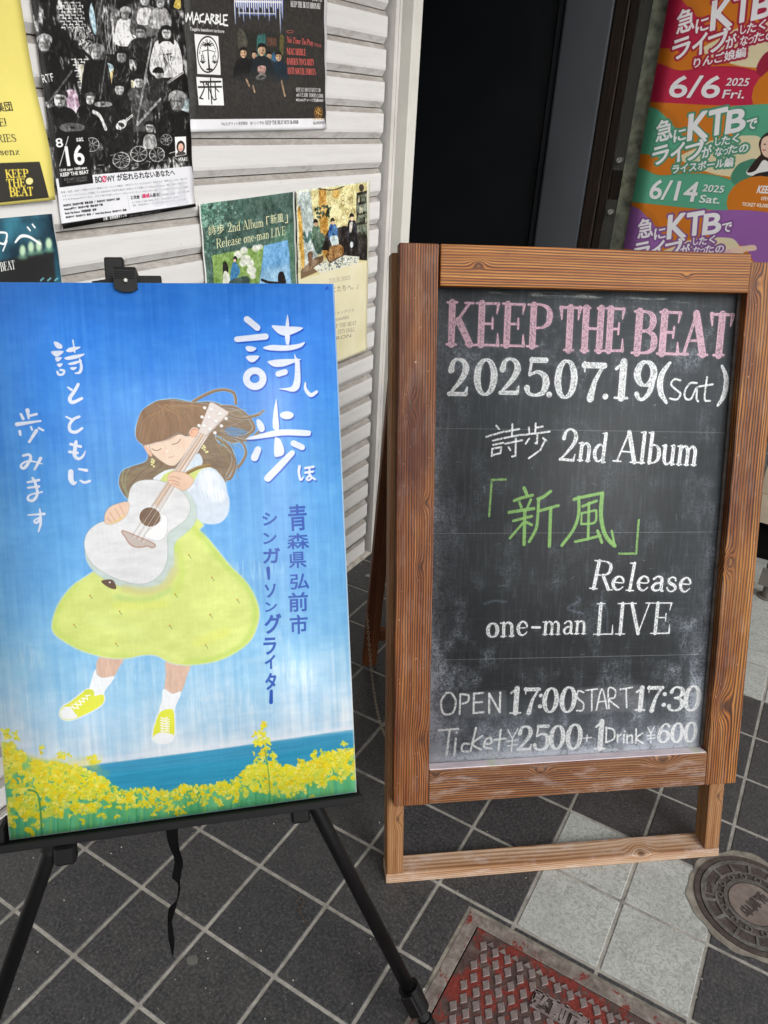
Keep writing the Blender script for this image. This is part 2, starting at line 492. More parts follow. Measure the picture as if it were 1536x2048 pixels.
G = {
 'A': (.86, [([(.12, 0), (.42, 1)], .07), ([(.42, 1), (.74, 0)], _T), ([(.22, .34), (.62, .34)], _t), _sf(.12, 0), _sf(.74, 0)]),
 'B': (.8, [_st(.18), _sf(.14, 1, .12), _sf(.14, 0, .12), _bowl(.18, .62, .53, 1), _bowl(.18, .7, 0, .53)]),
 'C': (.8, [([(.72, .72), (.6, .95), (.42, 1), (.2, .85), (.12, .5), (.2, .15), (.42, 0), (.62, .06), (.74, .28)], [.05, .06, .06, .13, _T, .13, .06, .05, .05]), ([(.72, .66), (.72, .95)], .05)]),
 'D': (.86, [_st(.18), _sf(.14, 1, .12), _sf(.14, 0, .12), _bowl(.18, .74, 0, 1)]),
 'E': (.76, [_st(.18), _sf(.14, 1, .12), _sf(.14, 0, .12), ([(.18, 1), (.66, 1)], .06), ([(.18, 0), (.68, 0)], .06), ([(.18, .52), (.5, .52)], .06), ([(.66, 1), (.62, .76)], [.08, .03]), ([(.68, 0), (.66, .28)], [.09, .03]), ([(.5, .66), (.5, .4)], [.05, .05])]),
 'F': (.7, [_st(.18), _sf(.14, 1, .12), _sf(.18, 0, .16), ([(.18, 1), (.66, 1)], .06), ([(.18, .52), (.5, .52)], .06), ([(.66, 1), (.62, .76)], [.08, .03]), ([(.5, .66), (.5, .4)], [.05, .05])]),
 'H': (.9, [_st(.18), _st(.72), _sf(.18, 1), _sf(.18, 0), _sf(.72, 1), _sf(.72, 0), ([(.18, .52), (.72, .52)], .06)]),
 'I': (.42, [_st(.21), _sf(.21, 1, .16), _sf(.21, 0, .16)]),
 'J': (.5, [([(.3, 1), (.3, .25), (.22, .02), (.08, .0), (.04, .14)], [_T, _T, .1, .06, .1]), _sf(.3, 1)]),
 'K': (.86, [_st(.18), _sf(.18, 1), _sf(.18, 0), ([(.68, 1), (.22, .42)], .07), ([(.38, .58), (.72, 0)], _T), _sf(.68, 1, .12), _sf(.74, 0, .13)]),
 'L': (.72, [_st(.18), _sf(.18, 1), _sf(.14, 0, .12), ([(.18, 0), (.66, 0)], .06), ([(.66, 0), (.64, .3)], [.09, .03])]),
 'M': (1.06, [_st(.14, w=.07), _st(.88), ([(.16, 1), (.5, .12)], _T), ([(.5, .12), (.88, 1)], .06), _sf(.12, 1, .1), _sf(.14, 0), _sf(.9, 1, .1), _sf(.88, 0)]),
 'N': (.9, [_st(.16, w=.07), _st(.74, w=.07), ([(.16, 1), (.74, 0)], _T), _sf(.12, 1, .12), _sf(.16, 0), _sf(.74, 1)]),
 'O': (.86, [_oval(.12, .74, 0, 1)]), 'Q': (.86, [_oval(.12, .74, 0, 1), ([(.45, .2), (.8, -.1)], .1)]),
 'P': (.76, [_st(.18), _sf(.14, 1, .12), _sf(.18, 0, .16), _bowl(.18, .66, .45, 1)]),
 'R': (.84, [_st(.18), _sf(.14, 1, .12), _sf(.18, 0), _bowl(.18, .64, .5, 1), ([(.42, .5), (.72, 0)], .15), _sf(.76, 0, .1)]),
 'S': (.7, [([(.58, .74), (.5, .95), (.34, 1), (.16, .92), (.12, .74), (.24, .58), (.48, .44), (.6, .26), (.54, .08), (.34, 0), (.16, .06), (.08, .26)], [.05, .06, .06, .1, .13, .16, .17, .13, .1, .06, .06, .05])]),
 'T': (.8, [_st(.4), _sf(.4, 0, .17), ([(.06, 1), (.74, 1)], .06), ([(.06, 1), (.1, .72)], [.1, .03]), ([(.74, 1), (.7, .72)], [.1, .03])]),
 'U': (.88, [([(.18, 1), (.18, .3), (.28, .04), (.46, 0), (.64, .08), (.7, .3), (.7, 1)], [_T, _T, .12, .07, .07, .07, .07]), _sf(.18, 1), _sf(.7, 1, .12)]),
 'V': (.84, [([(.12, 1), (.42, 0)], _T), ([(.42, 0), (.72, 1)], .06), _sf(.12, 1), _sf(.72, 1, .12)]),
 'W': (1.2, [([(.12, 1), (.36, 0)], _T), ([(.36, 0), (.6, 1)], .06), ([(.6, 1), (.84, 0)], _T), ([(.84, 0), (1.06, 1)], .06), _sf(.12, 1), _sf(.6, 1), _sf(1.06, 1, .1)]),
 'Y': (.8, [([(.12, 1), (.4, .46)], _T), ([(.4, .46), (.7, 1)], .06), _st(.4, 0, .46), _sf(.12, 1), _sf(.7, 1, .1), _sf(.4, 0)]),
 '0': (.74, [_oval(.12, .62, 0, 1)]),
 '1': (.5, [_st(.28), _sf(.28, 0, .18), ([(.28, .98), (.08, .8)], .07)]),
 '2': (.72, [([(.14, .7), (.2, .92), (.36, 1), (.54, .92), (.6, .72), (.48, .46), (.2, .14), (.1, .02)], [.16, .1, .06, .12, _T, .13, .07, .06]), ([(.1, .05), (.62, .05)], .1), ([(.62, .04), (.66, .24)], [.1, .04])]),
 '3': (.7, [([(.14, .8), (.22, .96), (.36, 1), (.52, .92), (.56, .74), (.46, .58), (.28, .54), (.48, .48), (.6, .28), (.52, .08), (.34, 0), (.16, .05), (.1, .2)], [.14, .07, .06, .12, .16, .08, .05, .08, _T, .12, .06, .08, .14])]),
 '4': (.74, [_st(.5), ([(.5, 1), (.08, .3)], .06), ([(.08, .28), (.68, .28)], .06), _sf(.5, 0)]),
 '5': (.72, [([(.2, 1), (.16, .56)], .06), ([(.2, .95), (.58, .95)], .12), ([(.16, .54), (.36, .64), (.56, .54), (.62, .32), (.54, .08), (.34, 0), (.16, .05), (.1, .2)], [.05, .07, .13, _T, .12, .06, .08, .14])]),
 '6': (.74, [_oval(.12, .62, 0, .62), ([(.6, .86), (.5, .99), (.34, .96), (.18, .72), (.13, .34)], [.12, .07, .08, .13, .15])]),
 '7': (.7, [([(.1, .93), (.62, .93)], .13), ([(.1, 1), (.12, .74)], [.06, .03]), ([(.62, .95), (.4, .5), (.3, 0)], [.06, .1, _T])]),
 '8': (.74, [_oval(.16, .58, .5, 1), _oval(.12, .62, 0, .53)]),
 '9': (.74, [_oval(.12, .62, .38, 1), ([(.14, .14), (.24, .01), (.4, .04), (.56, .28), (.61, .66)], [.12, .07, .08, .13, .15])]),
 '.': (.3, [([(.12, .04), (.13, .04)], .15)]), ',': (.3, [([(.13, .05), (.08, -.12)], [.14, .04])]),
 ':': (.3, [([(.14, .1), (.15, .1)], .14), ([(.14, .6), (.15, .6)], .14)]),
 '-': (.4, [([(.06, .32), (.32, .32)], .1)]), '!': (.34, [_st(.16, .3, 1), ([(.16, .05), (.17, .05)], .14)]),
 '/': (.5, [([(.06, -.05), (.42, 1.02)], .07)]), '&': (.8, [_oval(.2, .55, .5, 1), _oval(.1, .6, 0, .55)]),
 '(': (.36, [([(.3, 1.05), (.14, .75), (.1, .45), (.16, .12), (.3, -.12)], [.06, .12, .14, .12, .06])]),
 ')': (.36, [([(.06, 1.05), (.22, .75), (.26, .45), (.2, .12), (.06, -.12)], [.06, .12, .14, .12, .06])]),
 '\u00a5': (.74, [([(.1, 1), (.36, .5)], .12), ([(.36, .5), (.62, 1)], .06), _st(.36, 0, .5, .12), ([(.12, .46), (.6, .46)], .05), ([(.12, .3), (.6, .3)], .05), _sf(.36, 0, .12)]),
 '+': (.6, [([(.06, .4), (.5, .4)], .07), ([(.28, .16), (.28, .64)], .07)]),
 ' ': (.36, []),
 'a': (.58, [([(.12, .52), (.24, .62), (.38, .6), (.44, .46), (.44, .08), (.54, .0)], [.1, .06, .1, .14, .14, .06]), ([(.44, .36), (.22, .32), (.1, .16), (.18, .02), (.34, .03), (.44, .16)], [.05, .1, .14, .09, .06, .05])]),
 'b': (.64, [_st(.16, w=.14), _sf(.1, 1, .08), _bowl(.16, .54, .02, .6)]),
 'c': (.54, [([(.46, .46), (.36, .6), (.24, .6), (.12, .46), (.1, .28), (.18, .06), (.34, .0), (.48, .14)], [.12, .06, .07, .14, .15, .1, .06, .05])]),
 'd': (.66, [_st(.5, w=.14), _sf(.44, 1, .08), _sf(.54, 0, .07), ([(.48, .5), (.32, .61), (.16, .5), (.1, .3), (.16, .1), (.3, .0), (.48, .14)], [.05, .06, .13, .15, .13, .06, .05])]),
 'e': (.56, [([(.12, .34), (.46, .34), (.44, .52), (.3, .62), (.15, .5), (.1, .3), (.17, .08), (.32, .0), (.48, .14)], [.05, .05, .1, .06, .13, .15, .12, .06, .05])]),
 'f': (.4, [([(.4, .9), (.3, 1), (.18, .86), (.18, 0)], [.1, .06, .13, .14]), ([(.04, .6), (.34, .6)], _t), _sf(.18, 0)]),
 'g': (.6, [_oval(.12, .44, .22, .62), ([(.2, .22), (.14, .1), (.44, .02), (.46, -.16), (.26, -.26), (.1, -.16), (.16, -.02)], .07), ([(.4, .56), (.54, .62)], .06)]),
 'h': (.66, [_st(.16, w=.14), _sf(.1, 1, .08), _sf(.16, 0, .11), ([(.18, .46), (.3, .61), (.44, .56), (.5, .42), (.5, 0)], [.05, .07, .12, .14, .14]), _sf(.5, 0, .1)]),
 'i': (.34, [_st(.17, 0, .6, .14), _sf(.13, .6, .09), _sf(.17, 0, .12), ([(.17, .84), (.18, .84)], .14)]),
 'k': (.64, [_st(.16, w=.14), _sf(.1, 1, .08), _sf(.16, 0, .11), ([(.5, .6), (.18, .26)], .05), ([(.28, .36), (.54, 0)], .13), _sf(.54, 0, .09)]),
 'l': (.34, [_st(.17, w=.14), _sf(.11, 1, .08), _sf(.17, 0, .12)]),
 'm': (.98, [_st(.16, 0, .6, .14), _sf(.1, .6, .08), _sf(.16, 0, .11), ([(.18, .46), (.3, .61), (.42, .56), (.48, .42), (.48, 0)], [.05, .07, .12, .14, .14]), ([(.5, .46), (.62, .61), (.74, .56), (.8, .42), (.8, 0)], [.05, .07, .12, .14, .14]), _sf(.48, 0, .1), _sf(.8, 0, .1)]),
 'n': (.66, [_st(.16, 0, .6, .14), _sf(.1, .6, .08), _sf(.16, 0, .11), ([(.18, .46), (.3, .61), (.44, .56), (.5, .42), (.5, 0)], [.05, .07, .12, .14, .14]), _sf(.5, 0, .1)]),
 'o': (.6, [_oval(.1, .5, 0, .61)]),
 'p': (.64, [_st(.16, -.28, .6, .14), _sf(.1, .6, .08), _sf(.16, -.28, .11), _bowl(.16, .54, .0, .6)]),
 'r': (.48, [_st(.16, 0, .6, .14), _sf(.1, .6, .08), _sf(.16, 0, .12), ([(.18, .44), (.28, .58), (.42, .56)], [.05, .07, .14])]),
 's': (.5, [([(.4, .48), (.34, .6), (.22, .61), (.12, .5), (.18, .36), (.36, .26), (.42, .12), (.32, .0), (.18, .01), (.09, .14)], [.08, .06, .06, .1, .13, .14, .1, .06, .06, .08])]),
 't': (.42, [([(.18, .82), (.18, .12), (.26, .0), (.4, .08)], [.06, .14, .1, .05]), ([(.04, .6), (.36, .6)], _t)]),
 'u': (.66, [([(.14, .6), (.14, .16), (.24, .0), (.38, .03), (.48, .16)], [.14, .14, .1, .06, .05]), _st(.5, 0, .6, .14), _sf(.1, .6, .08), _sf(.46, .6, .07), _sf(.56, 0, .07)]),
 'v': (.58, [([(.1, .6), (.3, 0)], .14), ([(.3, 0), (.5, .6)], .05), _sf(.1, .6, .1), _sf(.5, .6, .09)]),
 'y': (.58, [([(.1, .6), (.3, .04)], .14), ([(.5, .6), (.26, -.16), (.12, -.24)], [.05, .06, .12]), _sf(.1, .6, .1), _sf(.5, .6, .09)]),
 'z': (.54, [([(.1, .57), (.46, .57)], .06), ([(.44, .56), (.1, .04)], .13), ([(.1, .03), (.48, .03)], .06)]),
}


def serif_strokes(s, wt=1.0):
    x = 0; out = []
    for ch in s:
        adv, st = G.get(ch, G.get(ch.upper(), G[' ']))
        for P, w in st:
            q = sm(P, 4) if len(P) > 2 else np.asarray(P, float)
            out.append((q + np.array([x, 0]), (np.asarray(w, float) * wt) if np.ndim(w) else w * wt))
        x += adv
    return out, x


class Canvas:
    """pix: metric plane coordinates -> texture pixels; photo frame coordinates go through the plane map"""
    def __init__(s, pm, x0, y0, w, h, ppm, base):
        s.pm, s.x0, s.y0, s.ppm = pm, x0, y0, ppm
        s.w, s.h = int(w * ppm), int(h * ppm)
        s.wm, s.hm = w, h
        s.a = np.empty((s.h, s.w, 3), np.float32); s.a[:] = np.array(base, np.float32) / 255
        s.grain = None; s.g = ID

    def px(s, P, g=None):
        g = g or s.g
        M = s.pm(g(P))
        return np.stack([(M[:, 0] - s.x0) * s.ppm, s.h - (M[:, 1] - s.y0) * s.ppm], 1)

    def sc(s, P, g=None):
        g = g or s.g
        c = np.asarray(P, float).reshape(-1, 2).mean(0)
        q = s.px([c, c + [g.s, 0], c + [0, -g.s]], g)
        return .5 * (np.hypot(*(q[1] - q[0])) + np.hypot(*(q[2] - q[0]))) / g.s

    def cover(s, E, soft=0):
        SS = 4
        x0 = max(int(np.floor(E[:, [0, 2]].min())) - 1 - soft, 0); x1 = min(int(np.ceil(E[:, [0, 2]].max())) + 2 + soft, s.w)
        y0 = max(int(np.floor(E[:, [1, 3]].min())) - 1 - soft, 0); y1 = min(int(np.ceil(E[:, [1, 3]].max())) + 2 + soft, s.h)
        if x1 <= x0 or y1 <= y0: return None
        w, h = x1 - x0, y1 - y0
        ax, ay, bx_, by = E[:, 0] - x0, (E[:, 1] - y0) * SS, E[:, 2] - x0, (E[:, 3] - y0) * SS
        sg = np.where(by > ay, 1.0, -1.0)
        lo = np.minimum(ay, by); hi = np.maximum(ay, by)
        k0 = np.ceil(lo - .5).astype(int); k1 = np.ceil(hi - .5).astype(int)
        k0 = np.clip(k0, 0, h * SS); k1 = np.clip(k1, 0, h * SS)
        n = np.maximum(k1 - k0, 0)
        if n.sum() == 0: return None
        idx = np.repeat(np.arange(len(n)), n)
        off = np.arange(n.sum()) - np.repeat(np.cumsum(n) - n, n)
        row = k0[idx] + off
        t = (row + .5 - ay[idx]) / (by[idx] - ay[idx])
        xx = np.clip(ax[idx] + t * (bx_[idx] - ax[idx]), 0, w)
        xi = np.floor(xx).astype(int); fx = xx - xi
        r = row // SS
        acc = np.bincount(r * (w + 2) + xi, sg[idx] * (1 - fx) / SS, h * (w + 2)) + np.bincount(r * (w + 2) + xi + 1, sg[idx] * fx / SS, h * (w + 2) + 1)[:h * (w + 2)]
        c = np.clip(np.abs(np.cumsum(acc.reshape(h, w + 2), 1)[:, :w]), 0, 1)
        for _ in range(2 if soft else 0):
            k = soft
            p = np.pad(c, k); cs = np.cumsum(np.cumsum(p, 0), 1); cs = np.pad(cs, ((1, 0), (1, 0)))
            n_ = 2 * k + 1
            c = (cs[n_:, n_:] - cs[:-n_, n_:] - cs[n_:, :-n_] + cs[:-n_, :-n_])[:h, :w] / n_ ** 2
        return x0, y0, x1, y1, c

    def blend(s, cv, col, alpha=1.0, tex=None):
        if cv is None: return
        x0, y0, x1, y1, c = cv
        c = c * alpha
        if tex is not None: c = c * tex[y0:y1, x0:x1]
        if callable(col): col = col(x0, y0, x1, y1)
        else: col = np.array(col, np.float32) / 255
        s.a[y0:y1, x0:x1] += (col - s.a[y0:y1, x0:x1]) * c[..., None].astype(np.float32)

    def fill(s, P, col, alpha=1.0, smooth=True, soft=0, tex=None, g=None, halo=None):
        g = g or s.g
        Q = s.px(sm(P, 6, True) if smooth and len(P) > 3 else P, g)
        if halo:
            s.blend(s.cover(stroke_edges(np.vstack([Q, Q[:1]]), halo[1] * s.sc(P, g)), 1), halo[0], halo[2])
        s.blend(s.cover(poly_edges(Q), soft), col, alpha, tex)

    def ell(s, c, rx, ry, col, alpha=1.0, rot=0, g=None, soft=0, tex=None):
        a = np.linspace(0, 2 * np.pi, 21)[:-1]
        X, Y = rx * np.cos(a), ry * np.sin(a)
        P = np.stack([c[0] + X * math.cos(rot) - Y * math.sin(rot), c[1] + X * math.sin(rot) + Y * math.cos(rot)], 1)
        s.fill(P, col, alpha, False, soft, tex, g)

    def line(s, P, w, col, alpha=1.0, smooth=True, g=None, tex=None, soft=0, off=(0, 0)):
        g = g or s.g
        P = np.asarray(P, float)
        Q = s.px(sm(P, 5) if smooth and len(P) > 2 else P, g) + np.array(off)
        s.blend(s.cover(stroke_edges(Q, np.asarray(w, float) * s.sc(P, g)), soft), col, alpha, tex)

    def text(s, t, p0, p1, h, col, alpha=1.0, bold=0.0, slant=0.0, g=None, tex=None, font='sans', wt=1.0, soft=0, up=None, jit=0, ret=False, thin=None):
        """baseline from p0 to p1 (frame px), cap height h (frame px)"""
        g = g or s.g
        A, B = s.px([p0, p1], g)
        U = s.px([p0, (p0[0], p0[1] - h)], g); H = np.hypot(*(U[1] - U[0]))
        ex = (B - A); L = np.hypot(*ex); ex /= L
        ey = np.array([ex[1], -ex[0]])
        if up is not None: ey = np.array(up, float)
        sh = slant
        if font == 'serif' or font == 'thin':
            st, wd = serif_strokes(t, wt)
            kx, ky = L / wd, H
            Es = []
            for P, w in st:
                if font == 'thin': w = thin or .07
                if jit: P = P + RN.uniform(-jit, jit, P.shape)
                Q = A + np.outer((P[:, 0] * kx + sh * P[:, 1] * ky), ex) + np.outer(P[:, 1] * ky, ey)
                Es.append(stroke_edges(Q, np.asarray(w) * (kx * .45 + ky * .45)))
            E = np.concatenate(Es)
        else:
            R = text_edges(t)
            if len(R) == 0: return
            x0, x1 = R[:, [0, 2]].min(), R[:, [0, 2]].max()
            y0 = 0.0 if font == 'sans' else R[:, [1, 3]].min(); yh = .73 if font == 'sans' else R[:, [1, 3]].max() - y0
            kx = L / (x1 - x0); ky = H / yh
            def mp(X, Y):
                X = (X - x0) * kx; Y = (Y - y0) * ky
                return A + np.outer(X + sh * Y, ex) + np.outer(Y, ey)
            E = np.concatenate([mp(R[:, 0], R[:, 1]), mp(R[:, 2], R[:, 3])], 1)
            if ((E[:, 0] * E[:, 3] - E[:, 2] * E[:, 1]).sum()) < 0: E = E[:, [2, 3, 0, 1]]
            if bold: E = np.concatenate([E] + [stroke_edges(e.reshape(2, 2), bold * H) for e in E])
        if ret: return E
        s.blend(s.cover(E, soft), col, alpha, tex)
        return E

    def image(s, name):
        im = bpy.data.images.new(name, s.w, s.h, alpha=False)
        out = np.ones((s.h, s.w, 4), np.float32)
        out[..., :3] = np.clip(s.a[::-1], 0, 1)
        im.pixels.foreach_set(out.ravel())
        im.update(); im.pack()
        return im

    def noisecol(s, c, amp, cx, cy, seed, o=4):
        """flat colour broken up by brush noise"""
        n = (fbm(s.w, s.h, cx, cy, seed, o) - .5) * 2 * amp
        c = np.array(c, np.float32) / 255
        return lambda x0, y0, x1, y1: np.clip(c + n[y0:y1, x0:x1, None], 0, 1)


def sheet(x0, x1, z0, z1, quad, disp, thick, nx=24, nz=30):
    """a sheet of paper or board; quad = 4 corners TL TR BR BL in plane coordinates; uv spans x0..x1, z0..z1"""
    bm = bmesh.new(); uv = bm.loops.layers.uv.new('print')
    TL, TR, BR, BL = map(np.array, quad)
    V = [[], []]
    for k in (0, 1):
        for j in range(nz + 1):
            v = j / nz; row = []
            for i in range(nx + 1):
                u = i / nx
                p = (BL * (1 - u) + BR * u) * (1 - v) + (TL * (1 - u) + TR * u) * v
                row.append(bm.verts.new((p[0], disp(p[0], p[1], u, v) + k * thick, p[1])))
            V[k].append(row)
    def face(vs, mi):
        f = bm.faces.new(vs); f.material_index = mi; f.smooth = mi == 0
        for l in f.loops: l[uv].uv = ((l.vert.co.x - x0) / (x1 - x0), (l.vert.co.z - z0) / (z1 - z0))
    for j in range(nz):
        for i in range(nx):
            a = V[0]; face((a[j][i], a[j][i + 1], a[j + 1][i + 1], a[j + 1][i]), 0)
            a = V[1]; face((a[j][i], a[j + 1][i], a[j + 1][i + 1], a[j][i + 1]), 1)
    for i in range(nx):
        face((V[0][0][i + 1], V[0][0][i], V[1][0][i], V[1][0][i + 1]), 1); face((V[0][nz][i], V[0][nz][i + 1], V[1][nz][i + 1], V[1][nz][i]), 1)
    for j in range(nz):
        face((V[0][j][0], V[0][j + 1][0], V[1][j + 1][0], V[1][j][0]), 1); face((V[0][j + 1][nx], V[0][j][nx], V[1][j][nx], V[1][j + 1][nx]), 1)
    return bm
# ------------------------------------------------------------------ materials of the place
def m_tile(name, light):
    m = Mt(name, 0.5 if not light else 0.6, 0.45)
    c = m.co(); r = m.rand()
    v = m.n('VectorMath', operation='ADD'); m.set(v.inputs[0], c); m.set(v.inputs[1], m.comb(m.math('MULTIPLY', r, 5.3), m.math('MULTIPLY', r, 9.7), 0.0))
    v = v.outputs[0]
    if light:
        n1 = m.noise(v, 70, 6, 0.66, 2.2)
        b = m.ramp(n1, [(0.32, (128, 131, 126)), (0.47, (158, 161, 156)), (0.6, (182, 184, 180)), (0.75, (150, 153, 148))])
        n3 = m.noise(v, 9, 4)
        b = m.mix(m.rng(n3, 0.4, 0.75, 0.0, 0.4), b, lin((134, 136, 130)))
        m.color(b); m.bump(m.math('ADD', n1, m.math('MULTIPLY', m.noise(v, 160, 3), 0.5)), 0.5, 0.0012)
    else:
        n1 = m.noise(v, 150, 5, 0.75)
        b = m.ramp(n1, [(0.32, (36, 36, 37)), (0.48, (53, 53, 55)), (0.6, (76, 76, 77)), (0.74, (110, 110, 108))])
        sp = m.noise(v, 420, 2, 0.6)
        b = m.mix(m.rng(sp, 0.62, 0.74, 0.0, 0.55), b, lin((140, 138, 134)))
        n3 = m.noise(v, 26, 5, 0.7)
        b = m.mix(m.rng(n3, 0.45, 0.75, 0.0, 0.4), b, lin((88, 87, 84)))
        b = m.mix(1.0, b, m.ramp(r, [(0.0, (0.84, 0.84, 0.86)), (1.0, (1.0, 0.99, 0.97))]), 'MULTIPLY')
        m.color(b); m.bump(m.math('ADD', n1, sp), 0.45, 0.001)
        m.rough(m.rng(n3, 0.3, 0.7, 0.30, 0.46))
    return m.m


M_DARK, M_LIGHT = m_tile('dark stone tile', False), m_tile('light stone tile', True)


def m_grout():
    m = Mt('grout', 0.9, 0.2)
    n = m.noise(m.co(), 22, 6, 0.7); k = m.noise(m.co(), 260, 3, 0.7)
    b = m.ramp(n, [(0.3, (116, 113, 106)), (0.5, (150, 147, 140)), (0.72, (174, 171, 163))])
    b = m.mix(m.rng(k, 0.58, 0.7, 0.0, 0.7), b, lin((92, 88, 82)))
    m.color(b); m.bump(k, 0.6, 0.0015)
    return m.m


M_GROUT = m_grout()

# ------------------------------------------------------------------ pavement: grout bed, single tiles, plain paving beyond
PITCH_T, A0, B0 = 0.178194, 0.706693, -0.763825
IR, JR = (-3, 11), (-4, 16)
pave = mesh('pavement', bx(A0 + JR[0] * PITCH_T - .004, A0 + (JR[1] + 1) * PITCH_T, -(B0 + (IR[1] + 1) * PITCH_T), -(B0 + IR[0] * PITCH_T) + .1, -0.05, -0.0022), M_GROUT, M=wall_frame(0, 0), kind='structure')
hs = PITCH_T / 2 - 0.0038


def tile_mesh(mt, seed):
    rn = random.Random(seed)
    bm = bmesh.new()
    box(bm, -hs, hs, -hs, hs, -0.03, 0, 0.0016)
    me = bpy.data.meshes.new('tile'); bm.to_mesh(me); bm.free(); me.materials.append(mt)
    return me


tm_d, tm_l = tile_mesh(M_DARK, 1), tile_mesh(M_LIGHT, 2)
LIGHTS = {(3, 2), (4, 2), (3, 3), (4, 3)} | {(i, j) for i in (4, 5, 6) for j in range(8, 15)}
rr = random.Random(3)
for i in range(IR[0], IR[1] + 1):
    for j in range(JR[0], JR[1] + 1):
        if i > 8 and j > 13: continue
        o = bpy.data.objects.new('tile', tm_l if (i, j) in LIGHTS else tm_d)
        link(o, pave)
        o.matrix_local = T(A0 + (j + .5) * PITCH_T, -(B0 + (i + .5) * PITCH_T), rr.uniform(-.0005, .0004)) @ RZ(rr.choice([0, 1, 2, 3]) * math.pi / 2 + rr.uniform(-.002, .002)) @ RX(rr.uniform(-.002, .002))


def m_plaza():
    m = Mt('plain paving', 0.6, 0.4)
    c = m.scale(m.co(), (1 / PITCH_T,) * 3)
    X, Y, Z = m.sep(c)
    fx = m.math('PINGPONG', X, 0.5); fy = m.math('PINGPONG', Y, 0.5)
    e = m.math('MINIMUM', fx, fy)
    n = m.noise(m.co(), 30, 6, 0.7)
    b = m.ramp(n, [(0.3, (48, 48, 50)), (0.7, (78, 78, 80))])
    m.color(m.mix(m.rng(e, 0.015, 0.025, 1.0, 0.0), b, lin((150, 147, 139))))
    m.bump(n, 0.3, 0.001)
    return m.m


bm = bmesh.new()
xa, xb = A0 + JR[0] * PITCH_T - .004, A0 + (JR[1] + 1) * PITCH_T
ya, yb = -(B0 + (IR[1] + 1) * PITCH_T), -(B0 + IR[0] * PITCH_T) + .1
for r_ in ((-14, xa, -16, 2.0), (xb, 14, -16, yb), (xa, xb, -16, ya)):
    box(bm, r_[0], r_[1], r_[2], r_[3], -0.05, -0.001)
mesh('ground', bm, m_plaza(), M=wall_frame(0, 0), kind='structure')

# ------------------------------------------------------------------ rectangular iron cover
def m_iron(name, red=0.0, base=(86, 76, 72), dirt=(58, 50, 46), edge=(130, 122, 116)):
    m = Mt(name, 0.62, 0.4, 0.1)
    n = m.noise(m.co(), 34, 7, 0.72); k = m.noise(m.co(), 190, 4, 0.7); l = m.noise(m.co(), 17, 6, 0.75, 0.8)
    b = m.ramp(n, [(0.3, dirt), (0.5, base), (0.72, edge)])
    if red > 0: b = m.mix(m.rng(l, 0.62 - red * .25, 0.64 - red * .22, 0.0, 1.0), b, m.ramp(k, [(0.3, (92, 34, 28)), (0.7, (134, 52, 43))]))
    b = m.mix(m.rng(k, 0.62, 0.76, 0.0, 0.5), b, lin((168, 160, 150)))
    m.color(b); m.bump(m.math('ADD', n, k), 0.6, 0.0012)
    return m.m


M_FRAME = m_iron('worn cover frame', 0.3, (122, 112, 106), (84, 74, 68), (158, 152, 144))
M_RED = m_iron('red painted iron', 0.52, (78, 60, 56), (50, 38, 35), (108, 92, 86))
M_STUD = m_iron('worn stud top', 0.0, (122, 110, 107), (98, 86, 84), (150, 141, 136))
M_CONC = simple('cement collar', (120, 115, 106), 0.9, 0.2, var=0.25, sc=30, bump=0.6)
M_GAP = simple('dark gap', (16, 15, 14), 0.95, 0.1)
ca, cb = 0.58, 0.145          # near corner in (a, b)
cov = thing('utility_cover', 'rectangular iron cover with worn red paint and diamond studs beside the light tiles', 'cover', wall_frame(0.80, -0.08))
def C(a, b): return (a - 0.80, -(b + 0.08))
def rect_ab(a0, a1, b0, b1): 
    x0, y0 = C(a0, b1); x1, y1 = C(a1, b0); return x0, x1, y0, y1
bm = bmesh.new()
FA, FB = 1.0417, -0.3205
for a0, a1, b0, b1 in ((ca, FA - .0275, FB, FB + .0262), (FA - .0265, FA, FB, cb)): box(bm, *rect_ab(a0, a1, b0, b1), -0.02, 0.002, 0.0012)
box(bm, *rect_ab(ca, FA - .0275, cb - .025, cb), -0.02, 0.002, 0.0012)
box(bm, *rect_ab(ca - .027, ca - .001, FB, cb), -0.02, 0.002, 0.0012)
mesh('frame', bm, M_FRAME, cov)
mesh('cement_edge', (lambda b: (box(b, *rect_ab(ca - .03, FA + .008, FB - .008, cb + .006), -0.02, 0.0009, 0.0005), b)[1])(bmesh.new()), M_CONC, cov)
LA, LB = FA - .0285, FB + .0285
lid = mesh('lid', bx(*rect_ab(ca + .002, LA, LB, cb - .027), -0.02, 0.0024, 0.001), M_RED, cov)
mesh('gap', bx(*rect_ab(ca, LA + .0012, LB - .0022, cb - .025), -0.02, 0.0012), M_GAP, cov)
bm = bmesh.new()
prism(bm, [(0.0112, 0.0015), (0.001, 0.0092), (-0.0112, -0.0015), (-0.001, -0.0092)], 0.002, 0.0046)
bmesh.ops.bevel(bm, geom=[e for e in bm.edges if all(v.co.z > .0036 for v in e.verts)], offset=0.0008, segments=1, affect='EDGES')
st0 = None
n_st = 0
# row spacing from the cover itself
for r_i in range(15):
    a = 0.9817 - r_i * 0.0233 * 1.0
    for k in range(15):
        b = -0.2650 + 0.0262 * k + (0.0105 if r_i % 2 else 0)
        if r_i % 2 == 0 and False: pass
        if b > cb - .05 or a < ca + .03: continue
        if 0.915 < a < 0.968 and -0.148 < b < -0.028: continue
        M = T(*C(a, b), 0) @ RZ(math.radians(-8)) @ Matrix.Diagonal((1.12, 1.0, 1, 1))
        if st0 is None: st0 = mesh('stud', bm, M_STUD, lid, M)
        else: inst(st0, 'stud', lid, M)
        n_st += 1
